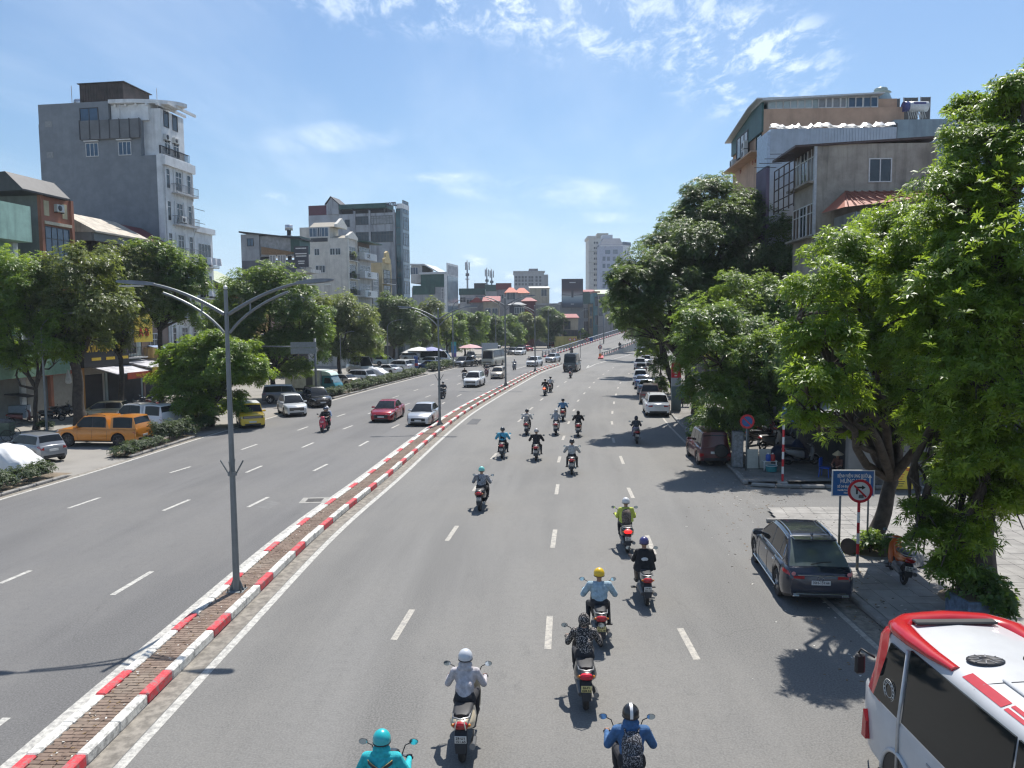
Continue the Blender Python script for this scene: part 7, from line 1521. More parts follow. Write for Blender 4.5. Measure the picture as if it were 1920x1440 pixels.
mb=MB();x,y=1.2,-d_(1656);mb.lathe([(.9,z_(188)),(.62,z_(172)),(.62,z_(170)),(.75,z_(169)),(.4,z_(164)),(.5,z_(163)),(.45,z_(160)),(.0001,z_(159))],10,0,Matrix.Translation((x,y,0)));part(mb,'roof_lantern',B.root,M('lantern_glass',(.36,.44,.42),.3,.3))
B.box('wall',PE,.3,B.w,d_(1641),d_(1676),z_(204),z_(186))
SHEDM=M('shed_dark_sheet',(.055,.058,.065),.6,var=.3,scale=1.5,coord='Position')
B=Bld('low dark sheet-walled shop behind the pavement stall','shop',(15.6,34.2),(0.05,1),-1,'shop');B.w=9
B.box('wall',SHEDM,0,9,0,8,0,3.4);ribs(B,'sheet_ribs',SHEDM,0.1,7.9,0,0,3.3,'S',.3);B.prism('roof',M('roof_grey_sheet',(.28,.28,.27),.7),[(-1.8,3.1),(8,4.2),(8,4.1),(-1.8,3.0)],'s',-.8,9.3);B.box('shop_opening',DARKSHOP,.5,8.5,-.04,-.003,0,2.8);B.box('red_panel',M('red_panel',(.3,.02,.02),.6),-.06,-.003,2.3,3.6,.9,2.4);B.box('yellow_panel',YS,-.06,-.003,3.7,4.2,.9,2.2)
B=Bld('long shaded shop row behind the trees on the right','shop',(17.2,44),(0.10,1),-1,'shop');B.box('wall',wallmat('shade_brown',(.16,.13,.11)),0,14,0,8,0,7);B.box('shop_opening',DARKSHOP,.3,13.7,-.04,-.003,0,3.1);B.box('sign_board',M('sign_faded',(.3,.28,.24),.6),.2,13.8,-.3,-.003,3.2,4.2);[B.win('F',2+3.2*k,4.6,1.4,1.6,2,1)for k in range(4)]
for k,(y0,lab)in enumerate(((68,'grey row house behind the banner pylon'),(78,'tan row house further along the right pavement'),(90,'plain brick row house under the far right trees'),(104,'pale row house near the end of the right row'),(120,'last brown row house beside the flyover slip road'))):
 x=at_y(RKB,y0)+5.5;B=Bld(lab,'house',(x,y0),(math.cos(tangent(RKB,y0+6)),math.sin(tangent(RKB,y0+6))),-1);B.w=11;hh=(11,12.5,10,12,11)[k];B.box('wall',wallmat('row%d'%k,((.3,.3,.3),(.36,.3,.22),(.3,.17,.12),(.42,.41,.38),(.25,.2,.16))[k]),0,11,0,9,0,hh);B.box('shop_opening',DARKSHOP,.3,10.7,-.04,-.003,0,3.0);B.box('sign_board',(M('sign_faded',(.3,.28,.24),.6),YS,BLKS)[k%3],.2,10.8,-.3,-.003,3.1,4.0);B.grid(.3,10.7,4.6,2,3.3,1.4,1.7,4);B.box('parapet',W_,-.1,11.1,-.1,-.003,hh-.4,hh+.3)
sw=thing('stone_wall','rough grey stone and render wall on the side street corner','wall',(14.4,32.6,0));mb=MB();mb.rbox(0,7,0,.35,0,2.6,.03);part(mb,'wall_body',sw,wallmat('rough_grey',(.2,.195,.185),.5,.5));
for k in range(22):
 for j in range(2):mb=MB();x=k*.32+j*.16;mb.rbox(x,x+.28,-.05,0,.05+j*.3,.32+j*.3,.03);part(mb,'stone',sw,M('field_stone',(.16,.155,.15),.9,var=.3,scale=4))
def mast(u,vt,vb,y,label,arms=3):
 x=P(u,vb,y).x;z0,z1=ZH(u,vb,y),ZH(u,vt,y);t=thing('telecom_mast',label,'mast',(x,y,0));mb=MB();mb.tube([(0,0,0),(0,0,z0+(z1-z0)*.5),(0,0,z1)],[.35,.3,.15],8);part(mb,'pole',t,M('mast_grey',(.36,.38,.4),.5))
 for k in range(arms):
  a=2*PI*k/arms+.4;mb=MB();mb.rbox(.7*math.cos(a)-.2,.7*math.cos(a)+.2,.7*math.sin(a)-.15,.7*math.sin(a)+.15,z1-3.2,z1-.6,.04);mb.tube([(0,0,z1-2),(.7*math.cos(a),.7*math.sin(a),z1-2)],.06,5);part(mb,'antenna',t,M('antenna_grey',(.42,.44,.46),.5))
  mb=MB();mb.rbox(.5*math.cos(a)-.2,.5*math.cos(a)+.2,.5*math.sin(a)-.2,.5*math.sin(a)+.2,z1-5.2,z1-4.3,.04);mb.tube([(0,0,z1-4.8),(.5*math.cos(a),.5*math.sin(a),z1-4.8)],.06,5);part(mb,'radio_unit',t,M('radio_dark',(.14,.14,.15),.5))
 mb=MB();mb.lathe([(.25,z1-6.4),(.7,z1-6.4),(.7,z1-6.1),(.25,z1-6.1)],10);part(mb,'platform',t,M('mast_grey',(.36,.38,.4),.5))
mast(876.5,488,540,260,'white telecom mast left of the twin masts');mast(913,502,545,290,'left one of the twin telecom masts',3);mast(922,504,548,285,'right one of the twin telecom masts',3)
t_=thing('hoarding','pale sheet hoarding under the far left trees','hoarding',P(903,640,150));t_.location.z=0
mb=MB();mb.box(0,3.2,0,.1,0,3.2);part(mb,'sheet',t_,M('hoarding_sheet',(.42,.46,.5),.5,var=.1));
for k in range(4):mb=MB();mb.box(k*1.0,k*1.0+.08,-.05,0,0,3.2);part(mb,'post',t_,RAILW)
wt=thing('water_tank','steel water tank on a rack above the slate blue house','water tank',(P(542,440,112).x,112,0));zt0,zt1=ZH(542,436,112),ZH(542,422,112);mb=MB();mb.tube([(0,0,zt0+.3),(0,0,zt1)],.55,14);part(mb,'tank',wt,M('steel_tank',(.55,.56,.58),.25,.7));mb=MB();mb.tube([(0,0,0),(0,0,zt0+.3)],.3,6);part(mb,'stand',wt,RAILD)
# ------------------------------------------------------------------ trees: trunk and limbs as tapering tubes, crowns of whorled leaves gathered in clumps
def leaf_mat(name,dark,light,trans,rough=.42):
 m,nt,p=new_mat(name);at=nd(nt,'ShaderNodeAttribute');at.attribute_name='tint'
 c=mixrgb(nt,at.outputs['Fac'],dark,light);nt.links.new(c,p.inputs['Base Color']);p.inputs['Roughness'].default_value=rough;p.inputs['Specular IOR Level'].default_value=.55
 tr=nd(nt,'ShaderNodeBsdfTranslucent');c2=mixrgb(nt,at.outputs['Fac'],tuple(x*.7 for x in trans),trans);nt.links.new(c2,tr.inputs[0])
 ms=nd(nt,'ShaderNodeMixShader');ms.inputs[0].default_value=.42;out=nt.nodes['Material Output'];nt.links.new(p.outputs[0],ms.inputs[1]);nt.links.new(tr.outputs[0],ms.inputs[2]);nt.links.new(ms.outputs[0],out.inputs[0]);return m
LF_BRIGHT=leaf_mat('leaf_bright',(0.040,0.098,0.014),(0.150,0.240,0.022),(0.46,0.64,0.05))
LF_MID=leaf_mat('leaf_mid',(0.040,0.092,0.026),(0.115,0.19,0.038),(0.38,0.54,0.07))
LF_DARK=leaf_mat('leaf_dark',(0.034,0.070,0.026),(0.088,0.145,0.04),(0.28,0.4,0.08))
LF_OLIVE=leaf_mat('leaf_olive',(0.048,0.076,0.022),(0.135,0.172,0.046),(0.38,0.46,0.08))
LF_HEDGE=leaf_mat('leaf_hedge',(0.03,0.055,0.022),(0.10,0.14,0.06),(0.12,0.17,0.05),.55)
BARK=M('bark_dark',(0.055,0.045,0.036),.95,var=.35,scale=5,bump=.8);BARKG=M('bark_grey',(0.14,0.125,0.105),.95,var=.3,scale=5,bump=.6)
def whorls(pos,axis,rs,nleaf=6,ln=.17,wd=.30,tilt=1.15,droop=.25,tintb=0.0):
 n=len(pos);k=nleaf
 ax=axis/np.linalg.norm(axis,axis=1,keepdims=True);ref=np.where(np.abs(ax[:,2:3])<.9,np.array([[0,0,1.]]),np.array([[1.,0,0]]))
 e1=np.cross(ax,ref);e1/=np.linalg.norm(e1,axis=1,keepdims=True);e2=np.cross(ax,e1)
 ph=rs.uniform(0,2*PI,(n,1))+np.arange(k)[None]*2*PI/k+rs.uniform(-.3,.3,(n,k));tl=tilt+rs.uniform(-.35,.3,(n,k));L=ln*rs.uniform(.65,1.2,(n,k))
 d=np.cos(tl)[...,None]*ax[:,None]+np.sin(tl)[...,None]*(np.cos(ph)[...,None]*e1[:,None]+np.sin(ph)[...,None]*e2[:,None])
 s=np.cross(d,ax[:,None]);s/=np.linalg.norm(s,axis=2,keepdims=True)+1e-9
 b=pos[:,None]+d*L[...,None]*.08;tip=pos[:,None]+d*L[...,None]-np.array([0,0,1.])*(L*droop*rs.uniform(.2,1.4,(n,k)))[...,None]
 mid=pos[:,None]+d*(L*.55)[...,None]+ax[:,None]*(L*.05)[...,None];w_=(L*wd*.5)[...,None]
 V=np.stack([b,mid+s*w_,tip,mid-s*w_],axis=2).reshape(-1,3)
 tint=np.clip(rs.uniform(0,.75,(n,1))**1.3+rs.uniform(-.12,.25,(n,k))+tintb,0,1);T=np.repeat(tint.reshape(-1),4);return V,T
def quads_mesh(name,V,T,mat):
 n=len(V);me=D.meshes.new(name);nf=n//4;me.vertices.add(n);me.vertices.foreach_set('co',V.astype('f').ravel());me.loops.add(n);me.loops.foreach_set('vertex_index',np.arange(n,dtype='i'));me.polygons.add(nf);me.polygons.foreach_set('loop_start',np.arange(0,n,4,dtype='i'));me.polygons.foreach_set('loop_total',np.full(nf,4,'i'))
 a=me.attributes.new('tint','FLOAT','POINT');a.data.foreach_set('value',T.astype('f'));me.materials.append(mat);me.update();me.validate();return me
def crown_points(blobs,dens,rs,clump=.36,per=1.0):
 pos=[];axs=[];clumps=[]
 for c,r in blobs:
  c=np.array(c);r=np.array(r);R=float(np.cbrt(r.prod()));nk=max(5,int(22*per))
  d=rs.normal(size=(nk,3));d/=np.linalg.norm(d,axis=1,keepdims=True);d[:,2]=np.where(d[:,2]<-.5,-d[:,2]*.6,d[:,2]);cc=c+d*r*rs.uniform(.45,.98,(nk,1));clumps+=list(cc)
  n=int(dens*4*PI*R*R);i=rs.integers(0,nk,n);q=rs.normal(size=(n,3));q/=np.linalg.norm(q,axis=1,keepdims=True)
  p=cc[i]+q*(r*clump)*rs.uniform(.25,1.05,(n,1))**.6*rs.uniform(.7,1.25,nk)[i][:,None]
  pos.append(p);o=(p-c)/r;axs.append(o*.9+q*.5+np.array([0,0,1.15])+rs.normal(size=(n,3))*.3)
 return np.vstack(pos),np.vstack(axs),clumps
def bend_pts(a,b,sag,rs,n=5):
 a,b=np.array(a),np.array(b);L=np.linalg.norm(b-a);out=[]
 j1=rs.normal(size=3)*L*.05
 for k in range(n+1):t=k/n;out.append(a+(b-a)*t+np.array([0,0,1])*math.sin(PI*t)*sag*L+j1*math.sin(2*PI*t))
 return out
def tree(label,base,fork,blobs,mat,seed,trunk_r=.22,ln=.2,dens=60,nleaf=6,wd=.30,bark=BARK,clump=.34,group='street trees',name='street_tree',waves=True,extra=None,twigs=1.0,tintb=0.0,per=1.0):
 """base, fork: world points; blobs: (photo u, v, distance, radius in photo px[, flatten])"""
 rs=np.random.default_rng(seed);base=Vector(base);t=thing(name,label,'tree',base,0,group)
 bl=[]
 for b in blobs:
  c=P(b[0],b[1],b[2]);r=b[3]*b[2]/FPX;f=b[4]if len(b)>4 else .85;bl.append(((c.x-base.x,c.y-base.y,c.z-base.z),(r,r*.95,r*f)))
 fk=Vector(fork)-base
 pos,ax,cl=crown_points(bl,dens,rs,clump,per);V,T=whorls(pos,ax,rs,nleaf,ln,wd,tintb=tintb)
 o=link('crown',quads_mesh('crown',V,T,mat),t);o['kind']='stuff'
 mb=MB();n=9;pts=[];rr=[]
 for k in range(n+1):
  q=k/n;pts.append(fk*q+Vector((math.sin(q*5+seed)*.10*trunk_r*3,math.cos(q*4+seed)*.08*trunk_r*3,0))*(q*(1-q)*4));rr.append(trunk_r*(1.55-.55*min(1,q*5)if q<.2 else 1-.3*q))
 mb.tube(pts,rr,10);part(mb,'trunk',t,bark,60)
 lb=MB()
 lb.ell(fk*.985,(trunk_r*.8,)*3,8,6)
 for(c,r)in bl:
  a=fk
  bp=bend_pts(a,c,.06,rs);R=float(np.cbrt(np.prod(r)));lb.tube(bp,[trunk_r*(.55-.40*k/5)for k in range(6)],7,cap=False)
  for _ in range(int(5*twigs)):
   d=rs.normal(size=3);d/=np.linalg.norm(d);e=np.array(c)+d*np.array(r)*.85;lb.tube(bend_pts(bp[4],e,.05,rs,3),[trunk_r*.14,trunk_r*.1,trunk_r*.07,.012],5,cap=False)
 o=part(lb,'limbs',t,bark,60);return t
def gz(x,y,z=0.0):return Vector((x,y,z))
# --- right-hand row, nearest first
R1=tree('nearest big tree with 302 painted on its trunk at the right edge',(11.7,18.9,.12),P(1868,560,18.4),[(1893,195,18.6,66),(1935,175,18,60),(1806,205,19.4,40,.6),(1850,290,18.5,95),(1930,330,17.5,100),(1800,375,18,90),(1745,455,18.6,75),(1880,470,17,110),(1790,560,17.2,100),(1900,620,16.5,110),(1745,660,18.0,80),(1840,710,16.6,100),(1925,780,16,95),(1770,790,17.6,80),(1870,860,16.6,90),(1785,900,18,75),(1725,960,18.6,45),(1795,990,18.4,62),(1900,950,17.5,70),(1960,560,17,110),(1965,900,17,90),(1735,1010,18.2,46),(1790,1062,17.8,44),(1822,1010,17.6,52),(1690,520,18.5,70),(1700,600,18.5,66),(1742,815,19.5,56),(1705,765,20,48),(1760,870,19,40)],LF_BRIGHT,11,.34,.175,82,7,.24,BARK,tintb=.17)
num=M('painted_number',(.42,.26,.03),.8);q=P(1846,1090,18.35);text('302',.30,R1,num,(q.x-11.7,-.53,q.z-.12),(PI/2,0,-.1),.004,bold=.012)
wm=whorls(np.array([[0,0,0.]]),np.array([[0,0,1.]]),np.random.default_rng(2),8,.185,.25);wme=quads_mesh('leaf_cluster',wm[0],wm[1]*.8+.05,LF_BRIGHT);r_=random.Random(4);made=0
while made<280:
 u,v=r_.uniform(1700,1920),r_.uniform(300,1040);y=r_.uniform(15.4,17.6);c=P(u,v,y)
 if(v>840 and u<1750)or(v<470 and u<1790)or(v<330 and u<1840)or(v>980 and u>1840):continue
 o=D.objects.new('leaf_cluster',wme);C.objects.link(o);o.parent=R1;o.location=c-Vector((11.7,18.9,.12));s=r_.uniform(.75,1.15);o.scale=(s,)*3;o.rotation_euler=(r_.uniform(-.7,.9),r_.uniform(-.7,.5),r_.uniform(0,6));made+=1
tree('dark-trunked tree forking beside the blue hospital sign',(11.0,23.2,.12),P(1672,900,23.2),[(1655,470,23,90),(1580,490,22,80),(1720,450,22.5,90),(1535,545,19,62),(1610,580,21.5,100),(1700,570,22,100),(1545,640,18.5,70),(1640,680,21,95),(1560,735,18.2,70),(1508,715,17.6,48),(1620,775,22,72),(1515,790,18.2,48,.6),(1590,812,21,48,.6),(1700,740,22,75),(1665,835,23.2,40,.6),(1740,540,21.5,75),(1500,640,19,46),(1700,650,21,80)],LF_BRIGHT,12,.27,.19,54,7,.24,tintb=.2)
tree('broad dark tree above the round no-parking sign',(12.1,42.9,.12),P(1385,760,42.5),[(1400,560,42,70),(1335,600,38,64),(1465,590,41,72),(1400,640,40,92),(1325,665,36,60),(1490,670,38,80),(1385,715,38,88),(1460,745,38,74),(1330,735,36,54),(1400,785,38,56),(1510,750,38,56),(1300,610,37,42),(1345,790,39,46),(1550,700,37,66),(1500,580,40,60),(1440,660,36,70)],LF_MID,13,.32,.23,31,7,.26,tintb=.02)
tree('tall dark tree with a leaning trunk behind the parked white car',(14.2,58.5,.12),P(1288,690,57),[(1330,375,57,56),(1290,415,57,56),(1385,400,56,60),(1340,450,56,80),(1425,445,55,66),(1262,470,55,60),(1222,510,52,60),(1300,520,55,84),(1395,520,54,80),(1455,500,53,56),(1255,570,51,68),(1192,530,50.5,42),(1330,590,55,66),(1205,580,50,46),(1166,522,50,30),(1440,570,52,62),(1475,430,54,40),(1165,565,50,34),(1360,420,54,60),(1300,470,53,66),(1250,520,51,60),(1350,550,52,70),(1480,480,54,40),(1200,610,52,44)],LF_DARK,14,.36,.25,27,7,.28,clump=.33)
tree('vine-wrapped tree beside the red banner pylon',(15.9,74.5,.12),P(1240,640,75),[(1230,620,75,40),(1265,640,73,38),(1215,655,76,24),(1195,600,77,34),(1238,690,75,20,1.5),(1240,725,75,18,1.5),(1270,600,74,36),(1180,575,78,28)],LF_MID,15,.3,.32,15,6,.34)
tree('tree arching over the far end of the right parked row',(21,100,.12),P(1215,640,100),[(1175,560,100,30),(1160,540,102,22),(1190,595,100,32),(1215,630,99,30),(1165,590,103,20),(1235,655,97,24)],LF_DARK,16,.3,.42,8.5,6,.36)
tree('far tree beside the flyover wall on the right',(29,140,.12),P(1200,630,140),[(1178,600,140,22),(1165,575,142,20),(1190,625,140,20),(1205,610,138,26),(1155,600,145,14),(1150,560,150,16)],LF_DARK,17,.3,.5,6,6,.38)
tree('yellow-tinged far tree hanging over the flyover parapet',(40,175,.12),P(1180,620,178),[(1160,604,178,14),(1175,612,176,14),(1185,630,172,14),(1145,596,180,10)],LF_OLIVE,18,.3,.55,5,6,.4)
# --- left-hand row
GLt='street trees on the left pavement'
def lt(label,uv,fk,blobs,mat,seed,r=.2,ln=.24,dens=26,flat=.85,**k):
 b=G(*uv);return tree(label,b,P(fk[0],fk[1],b.y),[(x[0],x[1]+x[-1]*.26,b.y,x[-1]*1.28,flat)for x in blobs],mat,seed,r,ln,dens*.95,group=GLt,**k)
lt('slim bright tree with forked stem at the far left',(68,805),(67,730),[(20,500,50),(60,545,52),(-10,585,50),(30,610,52),(95,620,42),(40,665,36),(105,655,30),(120,590,30),(-30,520,45),(0,655,30),(-20,640,40)],LF_BRIGHT,21,.17,.24,26,tintb=-.04)
lt('thick leaning tree in front of the shuttered shop',(155,800),(140,680),[(120,520,54),(165,500,46),(150,570,58),(200,560,44),(100,575,40),(170,625,40),(120,640,28)],LF_OLIVE,22,.42,.26,22)
lt('straight tree in front of the black restaurant sign',(228,772),(226,670),[(215,480,36),(245,500,42),(205,535,40),(265,545,42),(225,590,46),(190,620,34),(215,640,26)],LF_OLIVE,23,.24,.28,19)
lt('dark-stemmed tree beside the yellow shop sign',(302,768),(300,620),[(285,470,34),(320,490,38),(350,505,34),(290,525,42),(340,545,38),(270,565,36),(320,575,34),(350,590,26),(370,530,20)],LF_MID,24,.26,.3,17)
lt('low layered tree with tiers of bright leaves behind the near lamp post',(395,800),(398,760),[(395,636,40),(435,650,44),(355,655,40),(400,672,60),(462,680,40),(340,690,42),(425,688,54),(372,715,52),(468,690,30),(330,728,30),(400,745,50),(345,755,30)],LF_BRIGHT,25,.2,.26,34,tintb=.03,flat=.55)
lt('large full tree behind the row between the yellow car and lorry',(515,748),(512,700),[(500,520,76,38),(460,545,76,44),(540,545,76,44),(425,580,77,36),(500,585,75,56),(575,590,76,42),(450,620,76,48),(540,630,75,52),(410,625,78,30),(490,665,75,46),(580,640,76,34),(560,690,76,28),(600,610,77,26)],LF_MID,26,.3,.3,16)
lt('yellow-green tree beyond the grey road sign back',(637,704),(635,660),[(632,572,34),(662,590,36),(610,600,30),(640,620,42),(685,622,28),(620,650,30),(668,652,30),(695,648,18),(600,575,24)],LF_OLIVE,27,.28,.36,11,tintb=.12)
lt('green tree right of the covered car near the kiosk',(692,690),(690,662),[(700,640,22),(685,625,20),(705,660,16),(690,655,20)],LF_BRIGHT,28,.18,.36,9)
lt('dark grey-green tree in front of the hotel block',(738,684),(738,650),[(735,570,26),(760,582,28),(715,592,24),(745,605,32),(775,610,22),(722,625,22),(760,632,24),(790,630,14)],LF_DARK,29,.28,.4,9.5)
lt('pair-trunked tree left of the second lamp post',(792,676),(792,650),[(790,590,20),(812,575,18),(800,612,24),(780,625,18),(825,605,20),(810,635,18)],LF_OLIVE,30,.24,.42,8.5,tintb=.05)
lt('round dark tree beside the colourful pylon',(838,672),(838,650),[(838,600,20),(855,615,20),(835,630,20),(860,640,18),(820,615,14)],LF_MID,31,.24,.42,8)
lt('spreading tree right of the colourful pylon',(872,668),(872,648),[(870,595,18),(890,608,20),(872,622,22),(895,632,16),(855,600,14),(905,590,12)],LF_MID,32,.24,.45,7.5)
lt('far dark tree behind the beige minibus',(915,664),(915,645),[(915,612,16),(932,620,18),(915,635,17),(945,632,14),(928,600,12)],LF_DARK,33,.24,.5,7)
lt('far bushy tree right of the beige minibus',(948,660),(948,642),[(955,600,14),(965,615,16),(950,625,16),(970,634,15),(945,640,12)],LF_MID,34,.24,.5,7)
lt('far leafy tree below the orange tiled roof',(985,656),(985,638),[(985,596,13),(998,606,16),(982,618,16),(1002,626,15),(975,632,12),(1010,614,12)],LF_OLIVE,35,.24,.55,6.5)
lt('far rounded tree left of the billboard',(1028,652),(1028,634),[(1028,584,14),(1042,596,15),(1025,606,17),(1045,615,13),(1015,622,14),(1036,630,14),(1048,602,8)],LF_DARK,36,.26,.55,6.5)
lt('small far tree beside the yellow shop band',(1098,644),(1098,634),[(1092,622,7),(1098,630,8),(1088,632,6)],LF_BRIGHT,37,.14,.5,6)
lt('small far tree in front of the teal and brick house',(1120,641),(1120,630),[(1118,612,9),(1128,618,10),(1122,626,9),(1110,622,7),(1136,625,8)],LF_DARK,38,.14,.5,6)
lt('far tree by the houses beyond the flyover rail',(1138,640),(1138,625),[(1138,585,10),(1140,600,12),(1146,612,10),(1135,615,9)],LF_DARK,39,.16,.55,6)
def shrub(label,blobs,mat,seed,ln=.09,dens=120,name='shrub',cat='shrub',base=None,group=None,nleaf=6,wd=.45):
 rs=np.random.default_rng(seed);b0=Vector(base)if base else Vector((blobs[0][0],blobs[0][1],0));t=thing(name,label,cat,b0,0,group)
 bl=[((x-b0.x,y-b0.y,z-b0.z),(rx,ry,rz))for x,y,z,rx,ry,rz in blobs];pos,ax,cl=crown_points(bl,dens,rs,.42);pos[:,2]=np.maximum(pos[:,2],.05);V,T=whorls(pos,ax,rs,nleaf,ln,wd);o=link('foliage',quads_mesh('foliage',V,T,mat),t);o['kind']='stuff'
 sm=MB()
 for(c,r)in bl:sm.tube([(c[0]*.9,c[1]*.9,0),(c[0],c[1],c[2]+r[2]*.3)],[.03,.015],5)
 part(sm,'stems',t,BARK);return t
def hedge(label,y0,y1,h,w_,seed,d=-.95,dens=70,ln=.11,mat=None):
 bl=[];y=y0;r=random.Random(seed)
 while y<y1:x=at_y(LED,y)+d+r.uniform(-.15,.15);hh=h*r.uniform(.8,1.15);bl.append((x,y,.09+hh*.5,w_*.55,w_*.62,hh*.55));y+=w_*.8
 return shrub(label,bl,mat or LF_HEDGE,seed,ln,dens,'hedge','hedge')
hedge('ragged low hedge beside the cloth-covered car',25,36.4,.75,1.2,51,ln=.10,dens=95)
hedge('loose shrub bed behind the orange pickup',42,45.6,.65,1.3,52,dens=80);hedge('dense clipped shrub bed beside the white pickup',46.2,49.3,1.15,1.5,53,d=-1.1,dens=80);hedge('dark shrubs under the layered tree',50,54,1.0,1.3,54,d=-1.6,mat=LF_DARK)
hedge('short ragged hedge in front of the beige saloon',74.5,79,.8,1.2,55,dens=50,ln=.15);hedge('long low hedge along the left road edge',81,107.5,.95,1.3,56,dens=34,ln=.17);hedge('bushes below the colourful pylon',114,123,1.3,1.6,57,d=-1.2,dens=22,ln=.2)
shrub('leafy bush at the foot of the broad dark tree',[(11.3,44.5,.9,1.1,1.0,.9),(11.9,45.5,.7,.8,.8,.7)],LF_MID,61,.16,60);shrub('low bright shrub beside the planted tree pit',[(11.2,41.4,.6,.6,.6,.5)],LF_BRIGHT,62,.14,80)
shrub('drooping shrub in the blue planter at the foot of tree 302',[(10.95,17.6,.9,.45,.5,.5),(11.2,17.3,.7,.4,.4,.4),(10.75,18.4,1.0,.5,.5,.5)],LF_MID,63,.15,90,base=(10.95,17.6,.14));shrub('weedy shrub growing at the foot of the sign-side tree',[(10.75,22.7,.45,.35,.4,.38),(11.3,22.5,.5,.4,.4,.35),(10.3,23.0,.3,.25,.25,.2)],LF_MID,64,.12,110,base=(10.8,22.7,.14));shrub('small weeds beside the no-turn sign post',[(9.75,22.9,.25,.22,.25,.15)],LF_BRIGHT,65,.09,160,base=(9.75,22.9,.14));shrub('weeds at the foot of the slim far-left tree',[(-32.5,53,.3,.6,.5,.3)],LF_HEDGE,66,.12,90)
for k,v in enumerate((488,522,553)):
 q=lcorner(663);shrub('potted greenery on the cream house balcony, %s floor'%('top','middle','lower')[k],[(q.x+.25,q.y,ZH(663,v-4,q.y),.35,.7,.9)],LF_OLIVE if k==0 else LF_DARK,70+k,.25,26,'balcony_plants','plant',base=(q.x+.25,q.y,ZH(663,v,q.y)))
 # ------------------------------------------------------------------ street lamps, signs and small things
POLE=M('pole_galvanised',(.19,.205,.21),.5,.4,var=.12,scale=2);POLED=M('pole_weathered',(.19,.20,.20),.6,.3,var=.2,scale=1.5);LHEAD=M('lamp_head_grey',(.2,.21,.22),.5);LLENS=M('lamp_lens',(.55,.55,.5),.3)
def arc(p0,p1,p2,n=8):return[Vector(p0).lerp(Vector(p1),t).lerp(Vector(p1).lerp(Vector(p2),t),t)for t in[k/n for k in range(n+1)]]
def double_lamp(H=7.92,reach=2.42):
 T=Tpl();mb=MB();mb.tube([(0,0,0),(0,0,.5),(0,0,H*.5),(0,0,H)],[.10,.09,.07,.05],10);p=T.add('pole',mb,POLE,sharp=50)
 mb=MB();mb.lathe([(.0001,0),(.05,.03),(.055,.08),(.0001,.14)],10,0,Matrix.Translation((0,0,H)));T.add('finial',mb,M('finial_white',(.6,.6,.58),.4),parent=p)
 mb=MB();mb.box(-.22,.22,-.22,.22,0,.03);bp=T.add('base_plate',mb,POLED)
 for sx in(1,-1):
  for sy in(1,-1):mb=MB();mb.tube([(sx*.17,sy*.17,.03),(sx*.17,sy*.17,.11)],.022,6);T.add('bolt',mb,IRON,parent=bp)
  mb=MB();mb.prism([(.1*sx,.031),(.2*sx,.031),(.1*sx,.3)],'y',-.01,.01);T.add('gusset',mb,POLE,parent=bp)
  mb=MB();mb.tube(arc((sx*.06,0,H-.62),(sx*1.05,0,H+.02),(sx*(reach-.45),0,H+.18),10),[.05-.0018*k for k in range(11)],8);a=T.add('arm',mb,POLE)
  mb=MB();mb.tube(arc((sx*.07,0,H-1.1),(sx*.55,0,H-.45),(sx*1.6,0,H-.06),8),.034,7);mb.tube([(sx*.62,0,H-.58),(sx*.62,0,H-.29)],.022,6);T.add('brace',mb,POLE,parent=a)
  mb=MB();mb.loft([[(sx*x,-w_,z-h),(sx*x,w_,z-h),(sx*x,w_*.8,z+h),(sx*x,-w_*.8,z+h)]for x,w_,z,h in((reach-.6,.05,H+.17,.035),(reach-.35,.11,H+.19,.05),(reach+.05,.14,H+.22,.05),(reach+.3,.11,H+.235,.03),(reach+.36,.05,H+.24,.015))]);hd=T.add('lamp_head',mb,LHEAD,sharp=30)
  mb=MB();mb.box(*sorted((sx*(reach-.3),sx*(reach+.26))),-.09,.09,H+.105,H+.135);T.add('lens',mb,LLENS,parent=hd)
 mb=MB();mb.lathe([(.1,3.1),(.12,3.1),(.12,3.2),(.1,3.2)],10)
 for sx in(1,-1):mb.tube([(sx*.1,0,3.15),(sx*.3,0,3.5)],.02,6);mb.tube([(0,sx*.1,3.15),(0,sx*.2,3.5)],.02,6)
 T.add('flag_bracket',mb,POLED);return T
T_DL=double_lamp()
for k,(u,v,sc_,lab)in enumerate(((438,1119,1,'nearest double-arm street lamp on the brick median'),(825,801,1,'second double-arm street lamp on the median beside the silver saloon'),(947.6,726,1.22,'third double-arm street lamp on the median'),(1004,698,1.17,'farthest double-arm street lamp on the median'))):
 p=G(u,v);y=p.y;T_DL.spawn('street_lamp',lab,'street lamp',(at_y(MED,y),y,.16),tangent(MED,y)-PI/2+.03,'double street lamps along the median',scale=sc_)
def single_lamp():
 T=Tpl();mb=MB();mb.tube([(0,0,0),(0,0,4),(0,0,8)],[.1,.08,.06],9);T.add('pole',mb,POLE,sharp=50);mb=MB();mb.tube(arc((0,0,7.9),(.2,0,8.9),(1.9,0,9.1),9),.045,7);T.add('arm',mb,POLE);mb=MB();mb.loft([[(x,-w_,z-h),(x,w_,z-h),(x,w_*.8,z+h),(x,-w_*.8,z+h)]for x,w_,z,h in((1.7,.05,9.08,.03),(2.0,.12,9.12,.05),(2.5,.12,9.15,.04),(2.65,.05,9.17,.015))]);T.add('lamp_head',mb,LHEAD,sharp=30);return T
T_SL=single_lamp()
